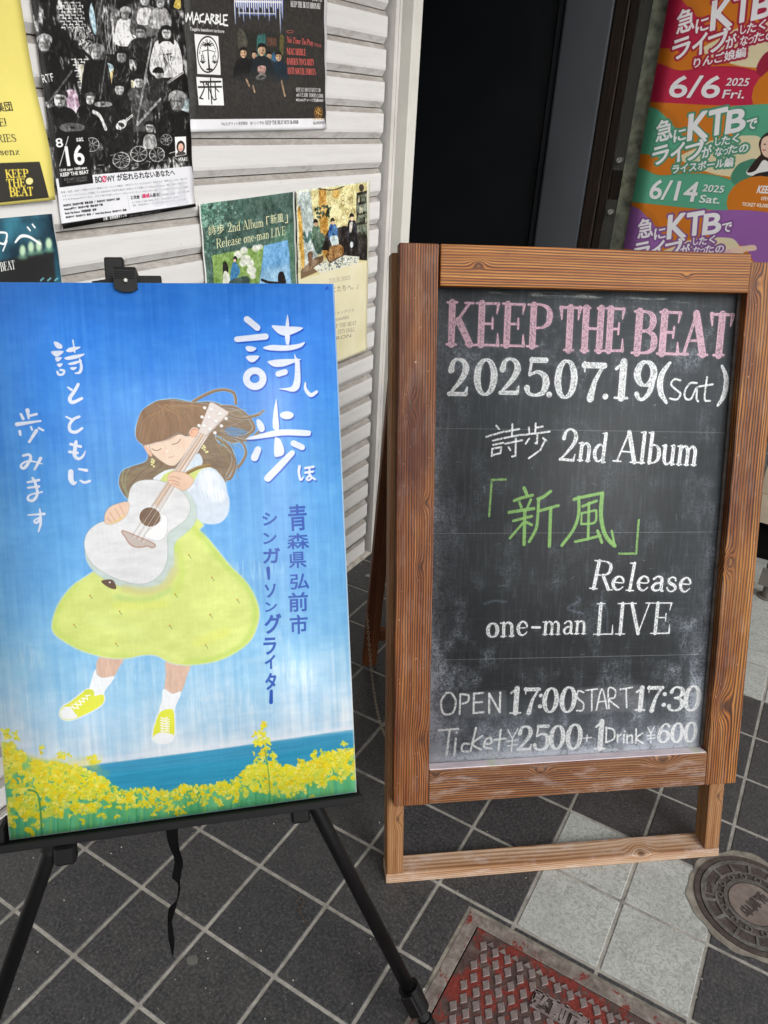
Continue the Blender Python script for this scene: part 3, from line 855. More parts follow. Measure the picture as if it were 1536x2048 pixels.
# half studs along the far edge and the name plate
bm = bmesh.new()
for k in range(15):
    x, y = C(LA - .018, -0.252 + 0.0262 * k)
    if -0.252 + 0.0262 * k > cb - .05: continue
    prism(bm, [(x - .007, y + .0075), (x - .007, y - .0075), (x + .003, y)], 0.002, 0.0052)
mesh('edge_stud', bm, M_STUD, lid, kind='stuff')
x0, x1, y0, y1 = rect_ab(0.920, 0.9565, -0.1415, -0.0345)
pl = mesh('name_plate', bx(x0, x1, y0, y1, 0.002, 0.0036, 0.0006), m_iron('plate ground', 0.0, (70, 60, 56), (52, 44, 42), (92, 84, 80)), lid)
bm = bmesh.new()
for q in ((x0, x1, y0, y0 + .003), (x0, x1, y1 - .003, y1), (x0, x0 + .003, y0 + .003, y1 - .003), (x1 - .003, x1, y0 + .003, y1 - .003)): box(bm, *q, 0.0036, 0.0056)
mesh('plate_rim', bm, M_STUD, lid)


def text_geo(s, size, depth, bold=0.0):
    _txt.body = s; _txt.extrude = depth; _txt.offset = bold; _txt.size = size; _txt.align_x = 'CENTER'; _txt.align_y = 'CENTER'
    dg = bpy.context.evaluated_depsgraph_get(); dg.update()
    bm = bmesh.new(); me = _txo.evaluated_get(dg).to_mesh(); bm.from_mesh(me); _txo.evaluated_get(dg).to_mesh_clear()
    _txt.extrude = 0; _txt.offset = 0; _txt.size = 1; _txt.align_x = 'LEFT'; _txt.align_y = 'TOP_BASELINE'
    return bm


mesh('lettering', text_geo('弘前市', 0.037, 0.001, 0.0016), M_STUD, pl, T((x0 + x1) / 2, (y0 + y1) / 2, 0.0046) @ RZ(-math.pi / 2))

# ------------------------------------------------------------------ round iron cover
rc = thing('manhole_cover', 'small round cast iron valve cover set in a cement ring beside the chalkboard foot', 'cover', wall_frame(1.3897, 0.1968))
bm = bmesh.new(); rn = random.Random(5)
prism(bm, [((.137 + .003 * math.sin(3 * t + 1) + .003 * math.sin(7 * t) + .0015 * math.sin(17 * t)) * math.cos(t), (.137 + .003 * math.sin(3 * t + 1) + .003 * math.sin(7 * t) + .0015 * math.sin(17 * t)) * math.sin(t)) for t in np.linspace(0, 2 * math.pi, 121)[:-1]], -.02, .0011)
mesh('cement_ring', bm, M_CONC, rc)
M_CAST = m_iron('brown cast iron', 0.0, (88, 84, 80), (62, 57, 54), (126, 124, 120))
M_CASTD = m_iron('recessed cast iron', 0.0, (70, 61, 57), (52, 45, 42), (92, 84, 78))


def ring(bm, r0, r1, z0, z1, n=48, a0=0, a1=2 * math.pi):
    full = a1 - a0 > 6.28
    m = n if full else n + 1
    V = []
    for k in range(m):
        t = a0 + (a1 - a0) * k / n
        V.append([bm.verts.new((r * math.cos(t), r * math.sin(t), z)) for r, z in ((r0, z0), (r0, z1), (r1, z1), (r1, z0))])
    for k in range(n):
        A, B = V[k], V[(k + 1) % m]
        for q in range(4): bm.faces.new((A[q], B[q], B[(q + 1) % 4], A[(q + 1) % 4]))
    if not full: bm.faces.new(V[0]); bm.faces.new(list(reversed(V[-1])))


bm = bmesh.new(); ring(bm, .1115, .1225, -.01, .0034); mesh('frame_ring', bm, M_CASTD, rc)
bm = bmesh.new(); cyl(bm, .1195, -.02, .0016, 48); mesh('gap', bm, M_GAP, rc)
bm = bmesh.new(); cyl(bm, .1095, -.02, .0022, 48); rl = mesh('lid', bm, M_CASTD, rc)
bm = bmesh.new(); ring(bm, .101, .1095, .0018, .0048); ring(bm, .054, .062, .0018, .0048); ring(bm, .076, .0805, .0018, .0046)
for k in range(14):
    t = 2 * math.pi * (k + .5) / 14
    box_v = box(bm, .0805, .101, -.003, .003, .0018, .0045)
    bmesh.ops.rotate(bm, verts=box_v, cent=(0, 0, 0), matrix=Matrix.Rotation(t, 3, 'Z'))
mesh('rib', bm, M_CAST, rl)
h0 = None
for k in range(14):
    t = 2 * math.pi * k / 14
    M = T(.069 * math.cos(t), .069 * math.sin(t), 0)
    if h0 is None:
        b2 = bmesh.new(); ring(b2, .0045, .0078, .0018, .0044, 14); h0 = mesh('boss', b2, M_CAST, rl, M)
    else: inst(h0, 'boss', rl, M)
bm = bmesh.new(); cyl(bm, .051, .0018, .0040, 40); cp = mesh('centre_plate', bm, m_iron('centre plate', 0, (116, 104, 98), (98, 86, 80), (134, 124, 118)), rl)
mesh('lettering', text_geo('弘前市', 0.027, 0.001, 0.0007), M_CASTD, cp, T(0, 0, .0045) @ RZ(math.radians(155)))
b3 = bx(-.017, .017, -.0105, .0105, .0018, .0050, .001); tb = mesh('tag_plate', b3, M_CAST, rl, T(-.012, .0905, .0002) @ RZ(math.radians(-172)))
mesh('lettering', text_geo('V282', 0.014, 0.0008, 0.0004), M_CASTD, tb, T(0, 0, .0054))

# ------------------------------------------------------------------ roller shutter
def m_slat():
    m = Mt('painted shutter steel', 0.5, 0.45)
    X, Y, Z = m.sep(m.co())
    geo = m.rand()
    v = m.comb(X, m.math('MULTIPLY', geo, 40.0), Z)
    n = m.noise(m.scale(v, (6, 1, 60)), 1.0, 5, 0.65); l = m.noise(m.scale(v, (18, 1, 50)), 1.0, 6, 0.75, 0.5); s = m.noise(m.scale(v, (60, 1, 260)), 1.0, 3, 0.6)
    b = m.ramp(n, [(0.3, (206, 205, 203)), (0.55, (214, 213, 211)), (0.75, (208, 207, 205))])
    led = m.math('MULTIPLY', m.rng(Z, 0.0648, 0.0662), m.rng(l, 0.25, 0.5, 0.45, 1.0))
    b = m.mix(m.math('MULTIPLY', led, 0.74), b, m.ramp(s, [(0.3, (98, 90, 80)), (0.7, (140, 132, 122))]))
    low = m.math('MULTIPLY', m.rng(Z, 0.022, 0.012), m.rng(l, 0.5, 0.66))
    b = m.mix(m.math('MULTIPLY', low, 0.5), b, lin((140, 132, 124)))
    sc = m.noise(m.scale(v, (90, 1, 90)), 1.0, 2, 0.5)
    b = m.mix(m.rng(sc, 0.74, 0.78, 0.0, 0.6), b, lin((96, 92, 88)))
    m.color(b); m.bump(n, 0.05, 0.0006)
    return m.m


M_SLAT = m_slat()
M_RAIL = simple('painted aluminium rail', (200, 197, 193), 0.5, 0.4, var=0.06, sc=7)
M_PILF = simple('pale grey painted pillar', (206, 205, 198), 0.6, 0.3, var=0.05, sc=4)
M_PILS = M_PILF
YS = 1.29
SP = 0.0795
sh = thing('roller_shutter', 'closed off white roller shutter with dirty slats behind the posters', 'shutter', wall_frame(0, 0))
prof = [(0.0, .016), (.0012, .0105), (.0028, .0095), (.0150, .0012), (.0162, .0002), (.0230, -.0006), (.040, -.0002), (.056, -.0006), (.0648, .0), (.0658, .0010), (.0765, .0095), (.0778, .0115), (.0784, .016)]
SL0, SL1 = -1.3, 2.163
def slat_bm():
    bm = bmesh.new(); cols = []
    NX = 24
    for k in range(NX + 1):
        x = SL0 + (SL1 - SL0) * k / NX
        cols.append([bm.verts.new((x, y + .0003 * math.sin(x * 9), z)) for z, y in prof] + [bm.verts.new((x, y + .0012, z)) for z, y in reversed(prof)])
    n = len(cols[0])
    for A, B in zip(cols, cols[1:]):
        for q in range(n): bm.faces.new((A[q], B[q], B[(q + 1) % n], A[(q + 1) % n]))
    bm.faces.new(cols[0]); bm.faces.new(list(reversed(cols[-1])))
    return bm


s0 = None
rn = random.Random(9)
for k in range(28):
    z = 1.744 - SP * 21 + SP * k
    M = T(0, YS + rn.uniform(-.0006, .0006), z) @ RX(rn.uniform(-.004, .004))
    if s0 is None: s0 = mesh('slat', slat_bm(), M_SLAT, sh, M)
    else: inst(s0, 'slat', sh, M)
mesh('bottom_bar', bx(SL0, SL1 - .004, YS - .001, YS + .012, .012, .0735, .002), M_SLAT, sh)
mesh('sill', bx(SL0, 2.225, YS - .015, YS + .06, -.02, .011, .003), simple('sill metal', (176, 170, 160), .6, .4, var=.2, sc=30), sh)
mesh('backing', bx(SL0, 2.17, YS + .02, YS + .04, 0, 2.4), M_GAP, sh)
bm = bmesh.new()
box(bm, 2.1735, 2.205, YS - .020, YS - .0165, .011, 2.6); box(bm, 2.1735, 2.177, YS - .0165, YS + .03, .011, 2.6)
box(bm, 2.205, 2.2085, YS - .020, YS + .03, .011, 2.6); box(bm, 2.1915, 2.1935, YS - .0222, YS - .020, .011, 2.6)
mesh('guide_rail', bm, M_RAIL, sh)

# pillar at the corner and the wall above
pil = mesh('pillar', bx(2.2095, 2.262, 1.2335, 2.6, 0, 2.6, .003), M_PILF, M=wall_frame(0, 0), label='narrow pale grey painted pillar between the shutter and the dark entrance', cat='pillar')
M_WALL = simple('grey facade', (150, 148, 144), .8, .2, var=.08, sc=5)
mesh('facade', (lambda b: (box(b, -1.3, 3.0, YS - .06, YS + .3, 2.4, 2.58, .004), box(b, -1.3, 3.4, 1.26, 1.6, 2.605, 4.2), box(b, -2.2, 3.6, .12, 1.255, 2.72, 2.86, .01), b)[3])(bmesh.new()), M_WALL, M=wall_frame(0, 0), label='plain grey facade with an added, unseen flat eave above the roller shutter', cat='building')  # the eave is added out of view to cut overhead light on the painting

# ------------------------------------------------------------------ dark entrance recess
M_NAVY = simple('dark navy door paint', (19, 22, 26), 0.35, 0.4, var=.12, sc=3, bump=.02)
M_GREYP = simple('grey blue painted jamb', (69, 72, 77), 0.45, 0.4, var=.06, sc=3, bump=.03)
M_BLKW = wood('dark stained wood', (52, 36, 22), (16, 11, 8), 60, seed=4, dust=0, rough=.5)
AW = 3.0
ent = thing('entrance', 'dark recessed entrance with navy door leaf and grey blue jamb behind the chalkboard', 'entrance', wall_frame(0, 0))
door = mesh('door', bx(AW + .02, AW + .06, 1.115, 2.3, .02, 2.5, .004), M_NAVY, ent)
mesh('door_edge', bx(AW + .004, AW + .05, 1.0865, 1.114, .02, 2.5, .006), simple('door edge', (27, 33, 38), .35, .4, var=.1, sc=3, bump=.02), door)
bm = bmesh.new()
N = 10
for k in range(N):      # slightly cupped jamb
    pass
box(bm, AW - .01, AW + .05, .9105, 1.0855, .0, 2.55, .012, 3)
mesh('jamb', bm, M_GREYP, ent, smooth=True)
mesh('inner_wall', bx(2.262, 3.3, 2.35, 2.45, 0, 2.6), M_NAVY, ent)
mesh('ceiling', bx(2.264, 3.4, 1.30, 2.45, 2.56, 2.6), M_NAVY, ent)
mesh('threshold', bx(2.27, AW + .02, 1.30, 2.35, -.02, .012), simple('dark threshold stone', (46, 45, 44), .6, .4), ent)
pw = thing('panelled_wall', 'black brown timber panelled wall carrying the acrylic poster frames', 'wall', wall_frame(0, 0))
for y0_, y1_, yy in ((.862, .909, -.012), (.828, .861, -.004), (.790, .8275, .002)):
    mesh('board', bx(-1.32, 1.32, -(y1_ - y0_) / 2, (y1_ - y0_) / 2, -.02, .02, .003), M_BLKW, pw, T(AW + yy + .02, (y0_ + y1_) / 2, 1.3) @ RY(-math.pi / 2))
M_REFL = simple('grey green painted reflection', (138, 140, 122), .8, .2, var=.35, sc=30, bump=.7)
mesh('reflection_strip', bx(AW - .004, AW + .03, .715, .789, .1, 2.5, .002), M_REFL, pw)  # strip whose grey green colour imitates a streaky reflection behind the acrylic
mesh('backboard', bx(AW + .012, AW + .04, .09, .7145, 0, 2.58), simple('dark backboard', (26, 22, 19), .7, .3), pw)

# beige tiled column and the low bench at the right edge
col = thing('tiled_column', 'beige tiled column with black toe recess at the right edge behind the chalkboard', 'column', wall_frame(0, 0))
M_BEI = simple('beige wall tile', (206, 192, 168), .45, .4, var=.05, sc=18, bump=.2)
mesh('core', bx(AW + .006, AW + .5, -.45, .0695, .17, 2.58), simple('column grout', (140, 132, 120), .9, .1), col)
mesh('toe', bx(AW + .05, AW + .4, -.42, .05, 0, .1695), M_GAP, col)
t0 = None
for r_ in range(20):
    for c_ in range(3):
        M = T(AW + .004, .0685 - .0865 - c_ * .173, .171 + .0585 + r_ * .1175)
        if t0 is None: t0 = mesh('wall_tile', bx(-.006, .006, -.085, .085, -.0575, .0575, .0015), M_BEI, col, M)
        else: inst(t0, 'wall_tile', col, M)
be = thing('timber_post', 'weathered grey timber post in a steel bracket on a pipe foot at the right edge', 'post', wall_frame(2.74, .03))
M_OLD = wood('weathered timber', (128, 126, 112), (62, 58, 48), 120, seed=8, fine=.8, rough=.9)
mesh('post', bx(-.35, .35, -.06, .06, -.045, .045, .004), M_OLD, be, T(.04, -.062, .12 + .35) @ RY(-math.pi / 2))
M_BRK = simple('dull grey steel', (120, 116, 108), .45, .5, .3, var=.1, sc=12)
bk = mesh('bracket', bx(-.012, -.008, -.14, .008, .055, .125, .001), M_BRK, be)
bm = bmesh.new(); cyl(bm, .004, 0, .004, 12, M=T(-.0155, -.035, .09) @ RY(math.pi / 2)); mesh('bolt', bm, simple('rusty bolt', (96, 52, 30), .7, .3), bk)
bm = bmesh.new(); cyl(bm, .022, .004, .056, 20, M=T(.02, -.035, 0)); cyl(bm, .034, 0, .004, 20, M=T(.02, -.035, 0)); mesh('foot', bm, M_BRK, be, smooth=False)

# ------------------------------------------------------------------ acrylic frames with bolts
def m_acr():
    m = Mt('clear acrylic', 0.06, 0.5)
    m.b.inputs['Transmission Weight'].default_value = 0.0
    m.b.inputs['IOR'].default_value = 1.49
    m.b.inputs['Alpha'].default_value = 0.035
    m.color((150, 155, 150))
    n = m.noise(m.co(), 14, 4)
    m.rough(m.rng(n, .3, .7, .05, .16))
    return m.m


M_ACR = m_acr(); M_STEEL = simple('brushed steel', (176, 174, 170), .32, .5, .8, var=.08, sc=60, bump=.1)
for z0_, z1_, bz, lab in ((1.352, 2.25, 1.385, 'upper clear acrylic poster holder bolted to the dark wall'), (.55, 1.256, 1.215, 'lower clear acrylic poster holder with a bolt near its top corner')):
    ac_ = thing('acrylic_holder', lab, 'poster holder', wall_frame(AW - .03, -.45, z0_), group='acrylic poster holders on the dark wall')
    for dy in (0, .006):
        mesh('sheet', bx(.0 + dy, .003 + dy, -.36, .372, 0, z1_ - z0_, .0006), M_ACR, ac_)
    for y in (.352, -.34):
        bm = bmesh.new(); cyl(bm, .0085, -.006, .03, 20, M=RY(math.pi / 2)); bmesh.ops.bevel(bm, geom=[e for e in bm.edges if abs(e.verts[0].co.x + .006) < 1e-4 and abs(e.verts[1].co.x + .006) < 1e-4], offset=.0015, segments=2, affect='EDGES')
        bo = mesh('bolt', bm, M_STEEL, ac_, T(0, y, bz - z0_)); mesh('slot', bx(-.0068, -.0058, -.0012, .0012, -.0065, .0065), M_GAP, bo, RX(.7))
# ------------------------------------------------------------------ a-frame chalkboard
BC = Vector((.4357, 1.2116, .2010)); BYAW, BTILT = .1534, .3093
ba = Vector((math.cos(BYAW), math.sin(BYAW), 0)); bn0 = Vector((math.sin(BYAW), -math.cos(BYAW), 0))
bu = math.cos(BTILT) * Vector((0, 0, 1)) - math.sin(BTILT) * bn0
bn = ba.cross(bu)
# the leg frame's front edge rests on the ground 28 mm behind the front face
LEGV = (BC.z - bn.z * .028) / bu.z
BR = BC - bu * LEGV
BM = frame(BR, ba, -bn, bu)            # local x right, y back, z up the board
board = thing('chalkboard_sign', 'wooden framed a-board with hand lettered chalk on black slate standing on the pavement', 'chalkboard', BM)
Z0 = LEGV
HP, DF = 1.1357, .028


def lumber(name, L, wd, th, mat, parent, M, bev=.0025, **k):
    return mesh(name, bx(-L / 2, L / 2, -wd / 2, wd / 2, -th / 2, th / 2, bev, 2), mat, parent, M, **k)


UPM = Matrix(((0, 1, 0, 0), (0, 0, 1, 0), (1, 0, 0, 0), (0, 0, 0, 1)))      # length x->z, width y->x, thickness z->y
FLM = RX(math.pi / 2)      # length x->x, width y->z, thickness z->y
LT, DK = (196, 136, 78), (92, 54, 30)
W_L = wood('burnt pine left stile', (172, 112, 56), (74, 44, 22), 135, [(.27, -.012, .013, 1.6), (-.42, .02, .018, .9), (.08, .02, .008, 1.0), (-.05, .01, .008, .9)], 1.3, warp=.7, burn=.95, dust=.12)
W_R = wood('burnt pine right stile', (204, 144, 68), (78, 46, 22), 112, [(-.375, -.012, .019, 2.3), (-.05, -.027, .012, 2.2), (.52, -.02, .012, 1.6)], 5.1, warp=.7, burn=.9, dust=.12)
W_T = wood('burnt pine top rail', (206, 146, 70), (104, 62, 30), 135, [(.18, -.01, .006, .8), (-.24, .004, .008, -1.4)], 9.7, warp=.5, burn=.3)
W_B = wood('worn pine bottom rail', (166, 120, 78), (80, 52, 33), 130, [(-.07, .018, .011, 2.0), (.21, .026, .016, 2.6), (-.3, .025, .008, 1.2)], 12.4, warp=.6, burn=.5, dust=.4)
W_LEG = wood('plain pine leg', (170, 130, 88), (124, 88, 56), 150, [(-.52, .005, .01, 1.5)], 15.2, warp=.5, burn=.35, dust=.1, fine=.3)
W_FT = wood('pale worn pine foot rail', (202, 178, 154), (158, 126, 100), 150, [(.2, .01, .012, 2.2)], 17.9, warp=.5, burn=.2, dust=.7, fine=.3)
W_SH = wood('brown pine rear leg', (132, 84, 48), (86, 50, 27), 120, [(.2, .0, .012, 2.0), (-.2, .01, .01, 2.0)], 21.0, warp=.5, burn=.4)
xl, xr = -.3855, .3915
lumber('stile', HP + .004, .0745, DF, W_L, board, T(xl + .037, DF / 2, Z0 + HP / 2) @ UPM)
lumber('stile', HP - .012, .0735, DF, W_R, board, T(xr - .0368, DF / 2 + .0006, Z0 + HP / 2 - .008) @ UPM)
lumber('top_rail', .6265, .0755, DF, W_T, board, T(.0058, DF / 2, Z0 + HP + .002 - .0378) @ FLM)
lumber('bottom_rail', .6275, .0765, DF, W_B, board, T(.003, DF / 2, Z0 + .0375) @ FLM)
# leg frame behind, its feet cut level with the ground
LD = .045
TT = math.tan(BTILT)
for x in (-.3685 - .009, .3655):
    lg = lumber('leg', Z0 + HP - .034, .0365, LD, W_LEG, board, T(x, DF + .0006 + LD / 2, (Z0 + HP - .034) / 2 + .022) @ UPM)
    for v in lg.data.vertices:
        if v.co.x < -.3: v.co.x += (v.co.z + LD / 2) * TT
fr1 = lumber('foot_rail', .782, .0215, LD, W_FT, board, T(-.006, DF + .0004 + LD / 2, .0112) @ FLM)
for v in fr1.data.vertices: v.co.y += (-v.co.z + LD / 2) * TT
lumber('back_rail', .7055, .04, LD - .004, W_LEG, board, T(-.006, DF + .0024 + LD / 2, Z0 + HP - .035) @ FLM)
lumber('back_rail', .7055, .04, .02, W_LEG, board, T(-.006, DF + .035, Z0 + .02) @ FLM)

# slate with chalk lettering
SX0, SX1, SZ0, SZ1 = -.318, .352, .058, 1.088
SYO = DF - .0005
p_sl = BC - bn * SYO
bmap = plane_map(p_sl, bn, ba, bu)
cv = Canvas(bmap, SX0, SZ0, SX1 - SX0, SZ1 - SZ0, 1750, (60, 63, 67))
H_, W_ = cv.h, cv.w
base = np.array([56, 60, 63], np.float32) / 255
n1 = fbm(W_, H_, 260, 200, 11, 5); n2 = fbm(W_, H_, 60, 90, 12, 5); n3 = fbm(W_, H_, 5, 5, 13, 3); n4 = fbm(W_, H_, 90, 6, 14, 3); n5 = fbm(W_, H_, 5, 80, 15, 3)
yy, xx = np.mgrid[0:H_, 0:W_].astype(np.float32)
yn, xn = yy / H_, xx / W_
cv.a[:] = base
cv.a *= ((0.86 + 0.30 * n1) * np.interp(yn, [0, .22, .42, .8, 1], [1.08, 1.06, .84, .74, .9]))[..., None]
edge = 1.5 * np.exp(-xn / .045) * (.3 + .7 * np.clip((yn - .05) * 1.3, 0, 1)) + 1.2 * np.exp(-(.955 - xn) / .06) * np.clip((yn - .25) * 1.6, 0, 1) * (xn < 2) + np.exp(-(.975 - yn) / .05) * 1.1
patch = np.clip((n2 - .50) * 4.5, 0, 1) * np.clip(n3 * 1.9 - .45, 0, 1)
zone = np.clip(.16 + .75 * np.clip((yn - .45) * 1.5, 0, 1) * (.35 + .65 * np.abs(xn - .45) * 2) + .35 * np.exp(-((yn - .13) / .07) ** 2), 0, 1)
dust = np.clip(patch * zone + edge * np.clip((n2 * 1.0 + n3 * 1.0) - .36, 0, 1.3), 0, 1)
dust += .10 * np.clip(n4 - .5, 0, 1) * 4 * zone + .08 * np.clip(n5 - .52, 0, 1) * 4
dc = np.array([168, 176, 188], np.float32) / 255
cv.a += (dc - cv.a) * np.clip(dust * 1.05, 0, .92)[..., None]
g3 = vnoise(W_, H_, 3.2, 3.2, 31) * .6 + vnoise(W_, H_, 1.8, 1.8, 32) * .4
CH = np.clip((g3 - .22) * 3.6, .32, 1).astype(np.float32)                 # open chalk grain
CHS = np.clip((g3 - .20) * 4, .5, 1).astype(np.float32)                    # firmly pressed chalk
z1 = fr(840, 560, 2.327); z2 = fr(840, 920, 2.327); z3 = fr(760, 1300, 1.979)
PK, WH, GR = (220, 178, 194), (236, 239, 240), (128, 172, 98)


def chalk(t, p0, p1, h, col, g, font='serif', wt=1.0, solid=.62, thin=None, slant=0.0):
    st, wd = serif_strokes(t, wt)
    if font == 'serif':
        E = cv.text(t, p0, p1, h, col, g=g, font='serif', wt=wt, jit=.006, ret=True, slant=slant)
        c = cv.cover(E)
        cv.blend(cv.cover(E, 4), col, .22)
        cv.blend(c, col, solid, CH)
        # firmer outline
        x0, y0, x1, y1, k = c
        kk = np.pad(k, 3, mode='edge')
        er = np.minimum.reduce([kk[3 + dy:kk.shape[0] - 3 + dy, 3 + dx:kk.shape[1] - 3 + dx] for dx, dy in ((3, 0), (-3, 0), (0, 3), (0, -3))])
        cv.blend((x0, y0, x1, y1, np.clip(k - er, 0, 1)), col, .8, CHS)
    else:
        cv.text(t, p0, p1, h, col, .9, g=g, font='thin', jit=.012, tex=CHS, thin=thin or .075, slant=slant)


# smears
tops = [((600 + 0, 72), 95, 12), ((760, 75), 90, 9), ((1010, 92), 80, 9), ((1180, 95), 90, 8), ((380, 62), 60, 5), ((1320, 112), 16, 5)]
TXS = np.clip((n4 - .42) * 5, 0, 1) * CH
for c_, a_, b_ in tops: cv.ell(c_, a_, b_, (190, 196, 190), .8, .06, z1, 3, TXS)
cv.fill([(320, 168), (500, 158), (502, 262), (326, 268)], (150, 152, 158), .30, False, 4, g=z3)
cv.fill([(776, 150), (895, 146), (1040, 134), (1042, 240), (780, 252)], (150, 150, 152), .32, False, 4, g=z3)
for P, w_, al in (([(735, 640), (745, 655), (690, 685), (700, 700), (760, 715)], 10, .35), ([(850, 610), (845, 660), (870, 700), (872, 800)], 9, .28), ([(300, 670), (350, 655), (400, 662)], 12, .3)):
    cv.line(P, w_, (150, 168, 192), al, g=z2, soft=2, tex=CH)
for k in range(70):
    x_, y_ = RN.uniform(20, W_ - 60), RN.uniform(H_ * .1, H_ - 40); L_ = RN.uniform(4, 26); an = RN.choice([0, 1.57, .5, 2.6]) + RN.uniform(-.2, .2)
    E_k = stroke_edges([(x_, y_), (x_ + L_ * math.cos(an), y_ + L_ * math.sin(an))], RN.uniform(.8, 2.2))
    cv.blend(cv.cover(E_k), (185, 190, 196), RN.uniform(.15, .6))
for P in ([(60, 690), (1440, 711)],): cv.line(P, 1.6, (168, 170, 170), .6, g=z1)
cv.line([(55, 343), (1390, 335)], 1.6, (176, 178, 178), .6, g=z2)
cv.line([(185, 41), (1285, 17)], 1.8, (170, 172, 174), .6, g=z3)
for P in ([(240, 250), (1262, 236)],): cv.line(P, 118, (150, 158, 170), .16, False, g=z3, soft=14)
cv.line([(240, 372), (1256, 346)], 120, (170, 178, 190), .20, False, g=z3, soft=14, tex=np.clip(n2 * 1.6 - .2, 0, 1))
cv.line([(186, 436), (1280, 392)], 40, (206, 212, 220), .8, False, g=z3, soft=12, tex=np.clip((n2 + n3) * 1.2 - .45, 0, 1))
cv.line([(185, 60), (180, 440)], 34, (196, 204, 214), .75, False, g=z3, soft=14, tex=np.clip((n2 + n3) * 1.2 - .5, 0, 1))
# headline
chalk('KEEP', (116, 300), (612, 310), 196, PK, z1, wt=1.12, solid=.85)
chalk('THE', (640, 326), (950, 331), 198, PK, z1, wt=1.25, solid=.8)
chalk('BEAT', (982, 338), (1446, 352), 192, PK, z1, wt=1.3, solid=.8)
for ch, xa_, xb_, yb_, h_ in (('2', 120, 226, 538, 170), ('0', 244, 360, 532, 162), ('2', 358, 466, 532, 166), ('5', 478, 600, 536, 172), ('.', 584, 622, 540, 170), ('0', 618, 730, 546, 170), ('7', 738, 862, 552, 168), ('.', 846, 884, 548, 168), ('1', 890, 972, 548, 168), ('9', 984, 1096, 556, 176), ('(', 1090, 1160, 550, 158), (')', 1378, 1430, 566, 158)):
    chalk(ch, (xa_, yb_), (xb_, yb_ + 2), h_, WH, z1, wt=1.3, solid=.85)
for P in ([(1212, 468), (1185, 462), (1168, 485), (1190, 510), (1212, 530), (1195, 556), (1162, 552)], [(1288, 480), (1255, 482), (1232, 520), (1236, 552), (1262, 552), (1288, 500), (1286, 548), (1294, 566)], [(1336, 452), (1326, 520), (1326, 560), (1350, 562)], [(1298, 496), (1362, 486)]):
    cv.line(P, 9, WH, .92, g=z1, tex=CHS)
# poem-walk characters
for P in ([(355, 678), (368, 694)], [(308, 730), (390, 706)], [(338, 748), (382, 738)], [(340, 768), (386, 758)], [(336, 786), (334, 820)], [(336, 786), (378, 778), (374, 806), (336, 816)],
          [(430, 672), (428, 726)], [(400, 706), (462, 694)], [(392, 736), (472, 720)], [(396, 762), (476, 746)], [(446, 738), (444, 818), (428, 822)], [(412, 778), (420, 792)],
          [(538, 668), (536, 716)], [(540, 688), (572, 682)], [(506, 686), (508, 714)], [(476, 722), (604, 706)], [(546, 722), (544, 762), (536, 760)], [(508, 738), (492, 762)], [(572, 736), (588, 748)], [(578, 752), (560, 792), (506, 830)]):
    cv.line(P, 9, WH, .92, False, g=z1, tex=CHS)
chalk('2', (638, 840), (724, 848), 150, WH, z1, wt=.95, solid=.85)
chalk('nd', (728, 838), (866, 848), 132, WH, z1, wt=1.05, solid=.85)
chalk('A', (900, 842), (1012, 850), 138, WH, z1, wt=.95, solid=.85)
chalk('lbum', (1012, 850), (1292, 862), 140, WH, z1, wt=1.05, solid=.85)
# new wind, in green
for P, w_ in (([(322, 262), (334, 93), (400, 91)], 10), ([(1018, 278), (1006, 436), (926, 436)], 10)): cv.line(P, w_, GR, .95, False, g=z2, tex=CHS)
for P, w_ in (([(484, 130), (496, 158)], 15), ([(438, 190), (476, 176), (524, 164)], 13), ([(462, 196), (472, 222)], 11), ([(516, 184), (500, 222)], 11), ([(414, 244), (530, 226)], 14), ([(434, 284), (520, 262)], 12),
              ([(488, 232), (484, 394)], 15), ([(482, 290), (418, 364)], 11), ([(494, 290), (520, 302)], 12), ([(608, 146), (574, 172), (548, 182)], 14), ([(552, 182), (548, 260), (540, 320), (508, 380)], 13), ([(552, 238), (644, 212)], 13), ([(608, 226), (602, 402)], 15),
              ([(738, 172), (738, 250), (716, 320), (660, 398)], 14), ([(716, 184), (760, 172), (850, 154)], 14), ([(848, 158), (842, 260), (862, 350), (906, 400)], 18), ([(906, 400), (892, 330)], 10), ([(756, 216), (822, 190)], 12), ([(752, 246), (750, 300)], 9), ([(752, 248), (818, 234)], 10), ([(820, 236), (814, 290), (756, 298)], 10), ([(786, 200), (782, 368)], 12), ([(722, 380), (780, 368), (838, 352)], 12), ([(826, 330), (846, 384)], 13)):
    cv.line(P, w_ * 1.05, GR, .5, g=z2, soft=1); cv.line(P, w_, GR, .95, g=z2, tex=CHS)
chalk('R', (784, 596), (892, 604), 128, WH, z2, wt=.8, solid=.85, slant=.06)
chalk('e', (882, 602), (952, 606), 100, WH, z2, wt=1.05, solid=.9); chalk('l', (952, 606), (1000, 608), 126, WH, z2, wt=.8, solid=.9, slant=.05)
chalk('ease', (1000, 606), (1262, 614), 106, WH, z2, wt=1.0, solid=.9)
chalk('one', (304, 826), (506, 814), 104, WH, z2, wt=1.0, solid=.85); chalk('-', (512, 812), (566, 812), 104, WH, z2, solid=.9)
chalk('man', (566, 812), (776, 808), 96, WH, z2, wt=.95, solid=.85)
chalk('LIVE', (806, 812), (1170, 806), 142, WH, z2, wt=.72, solid=.85)
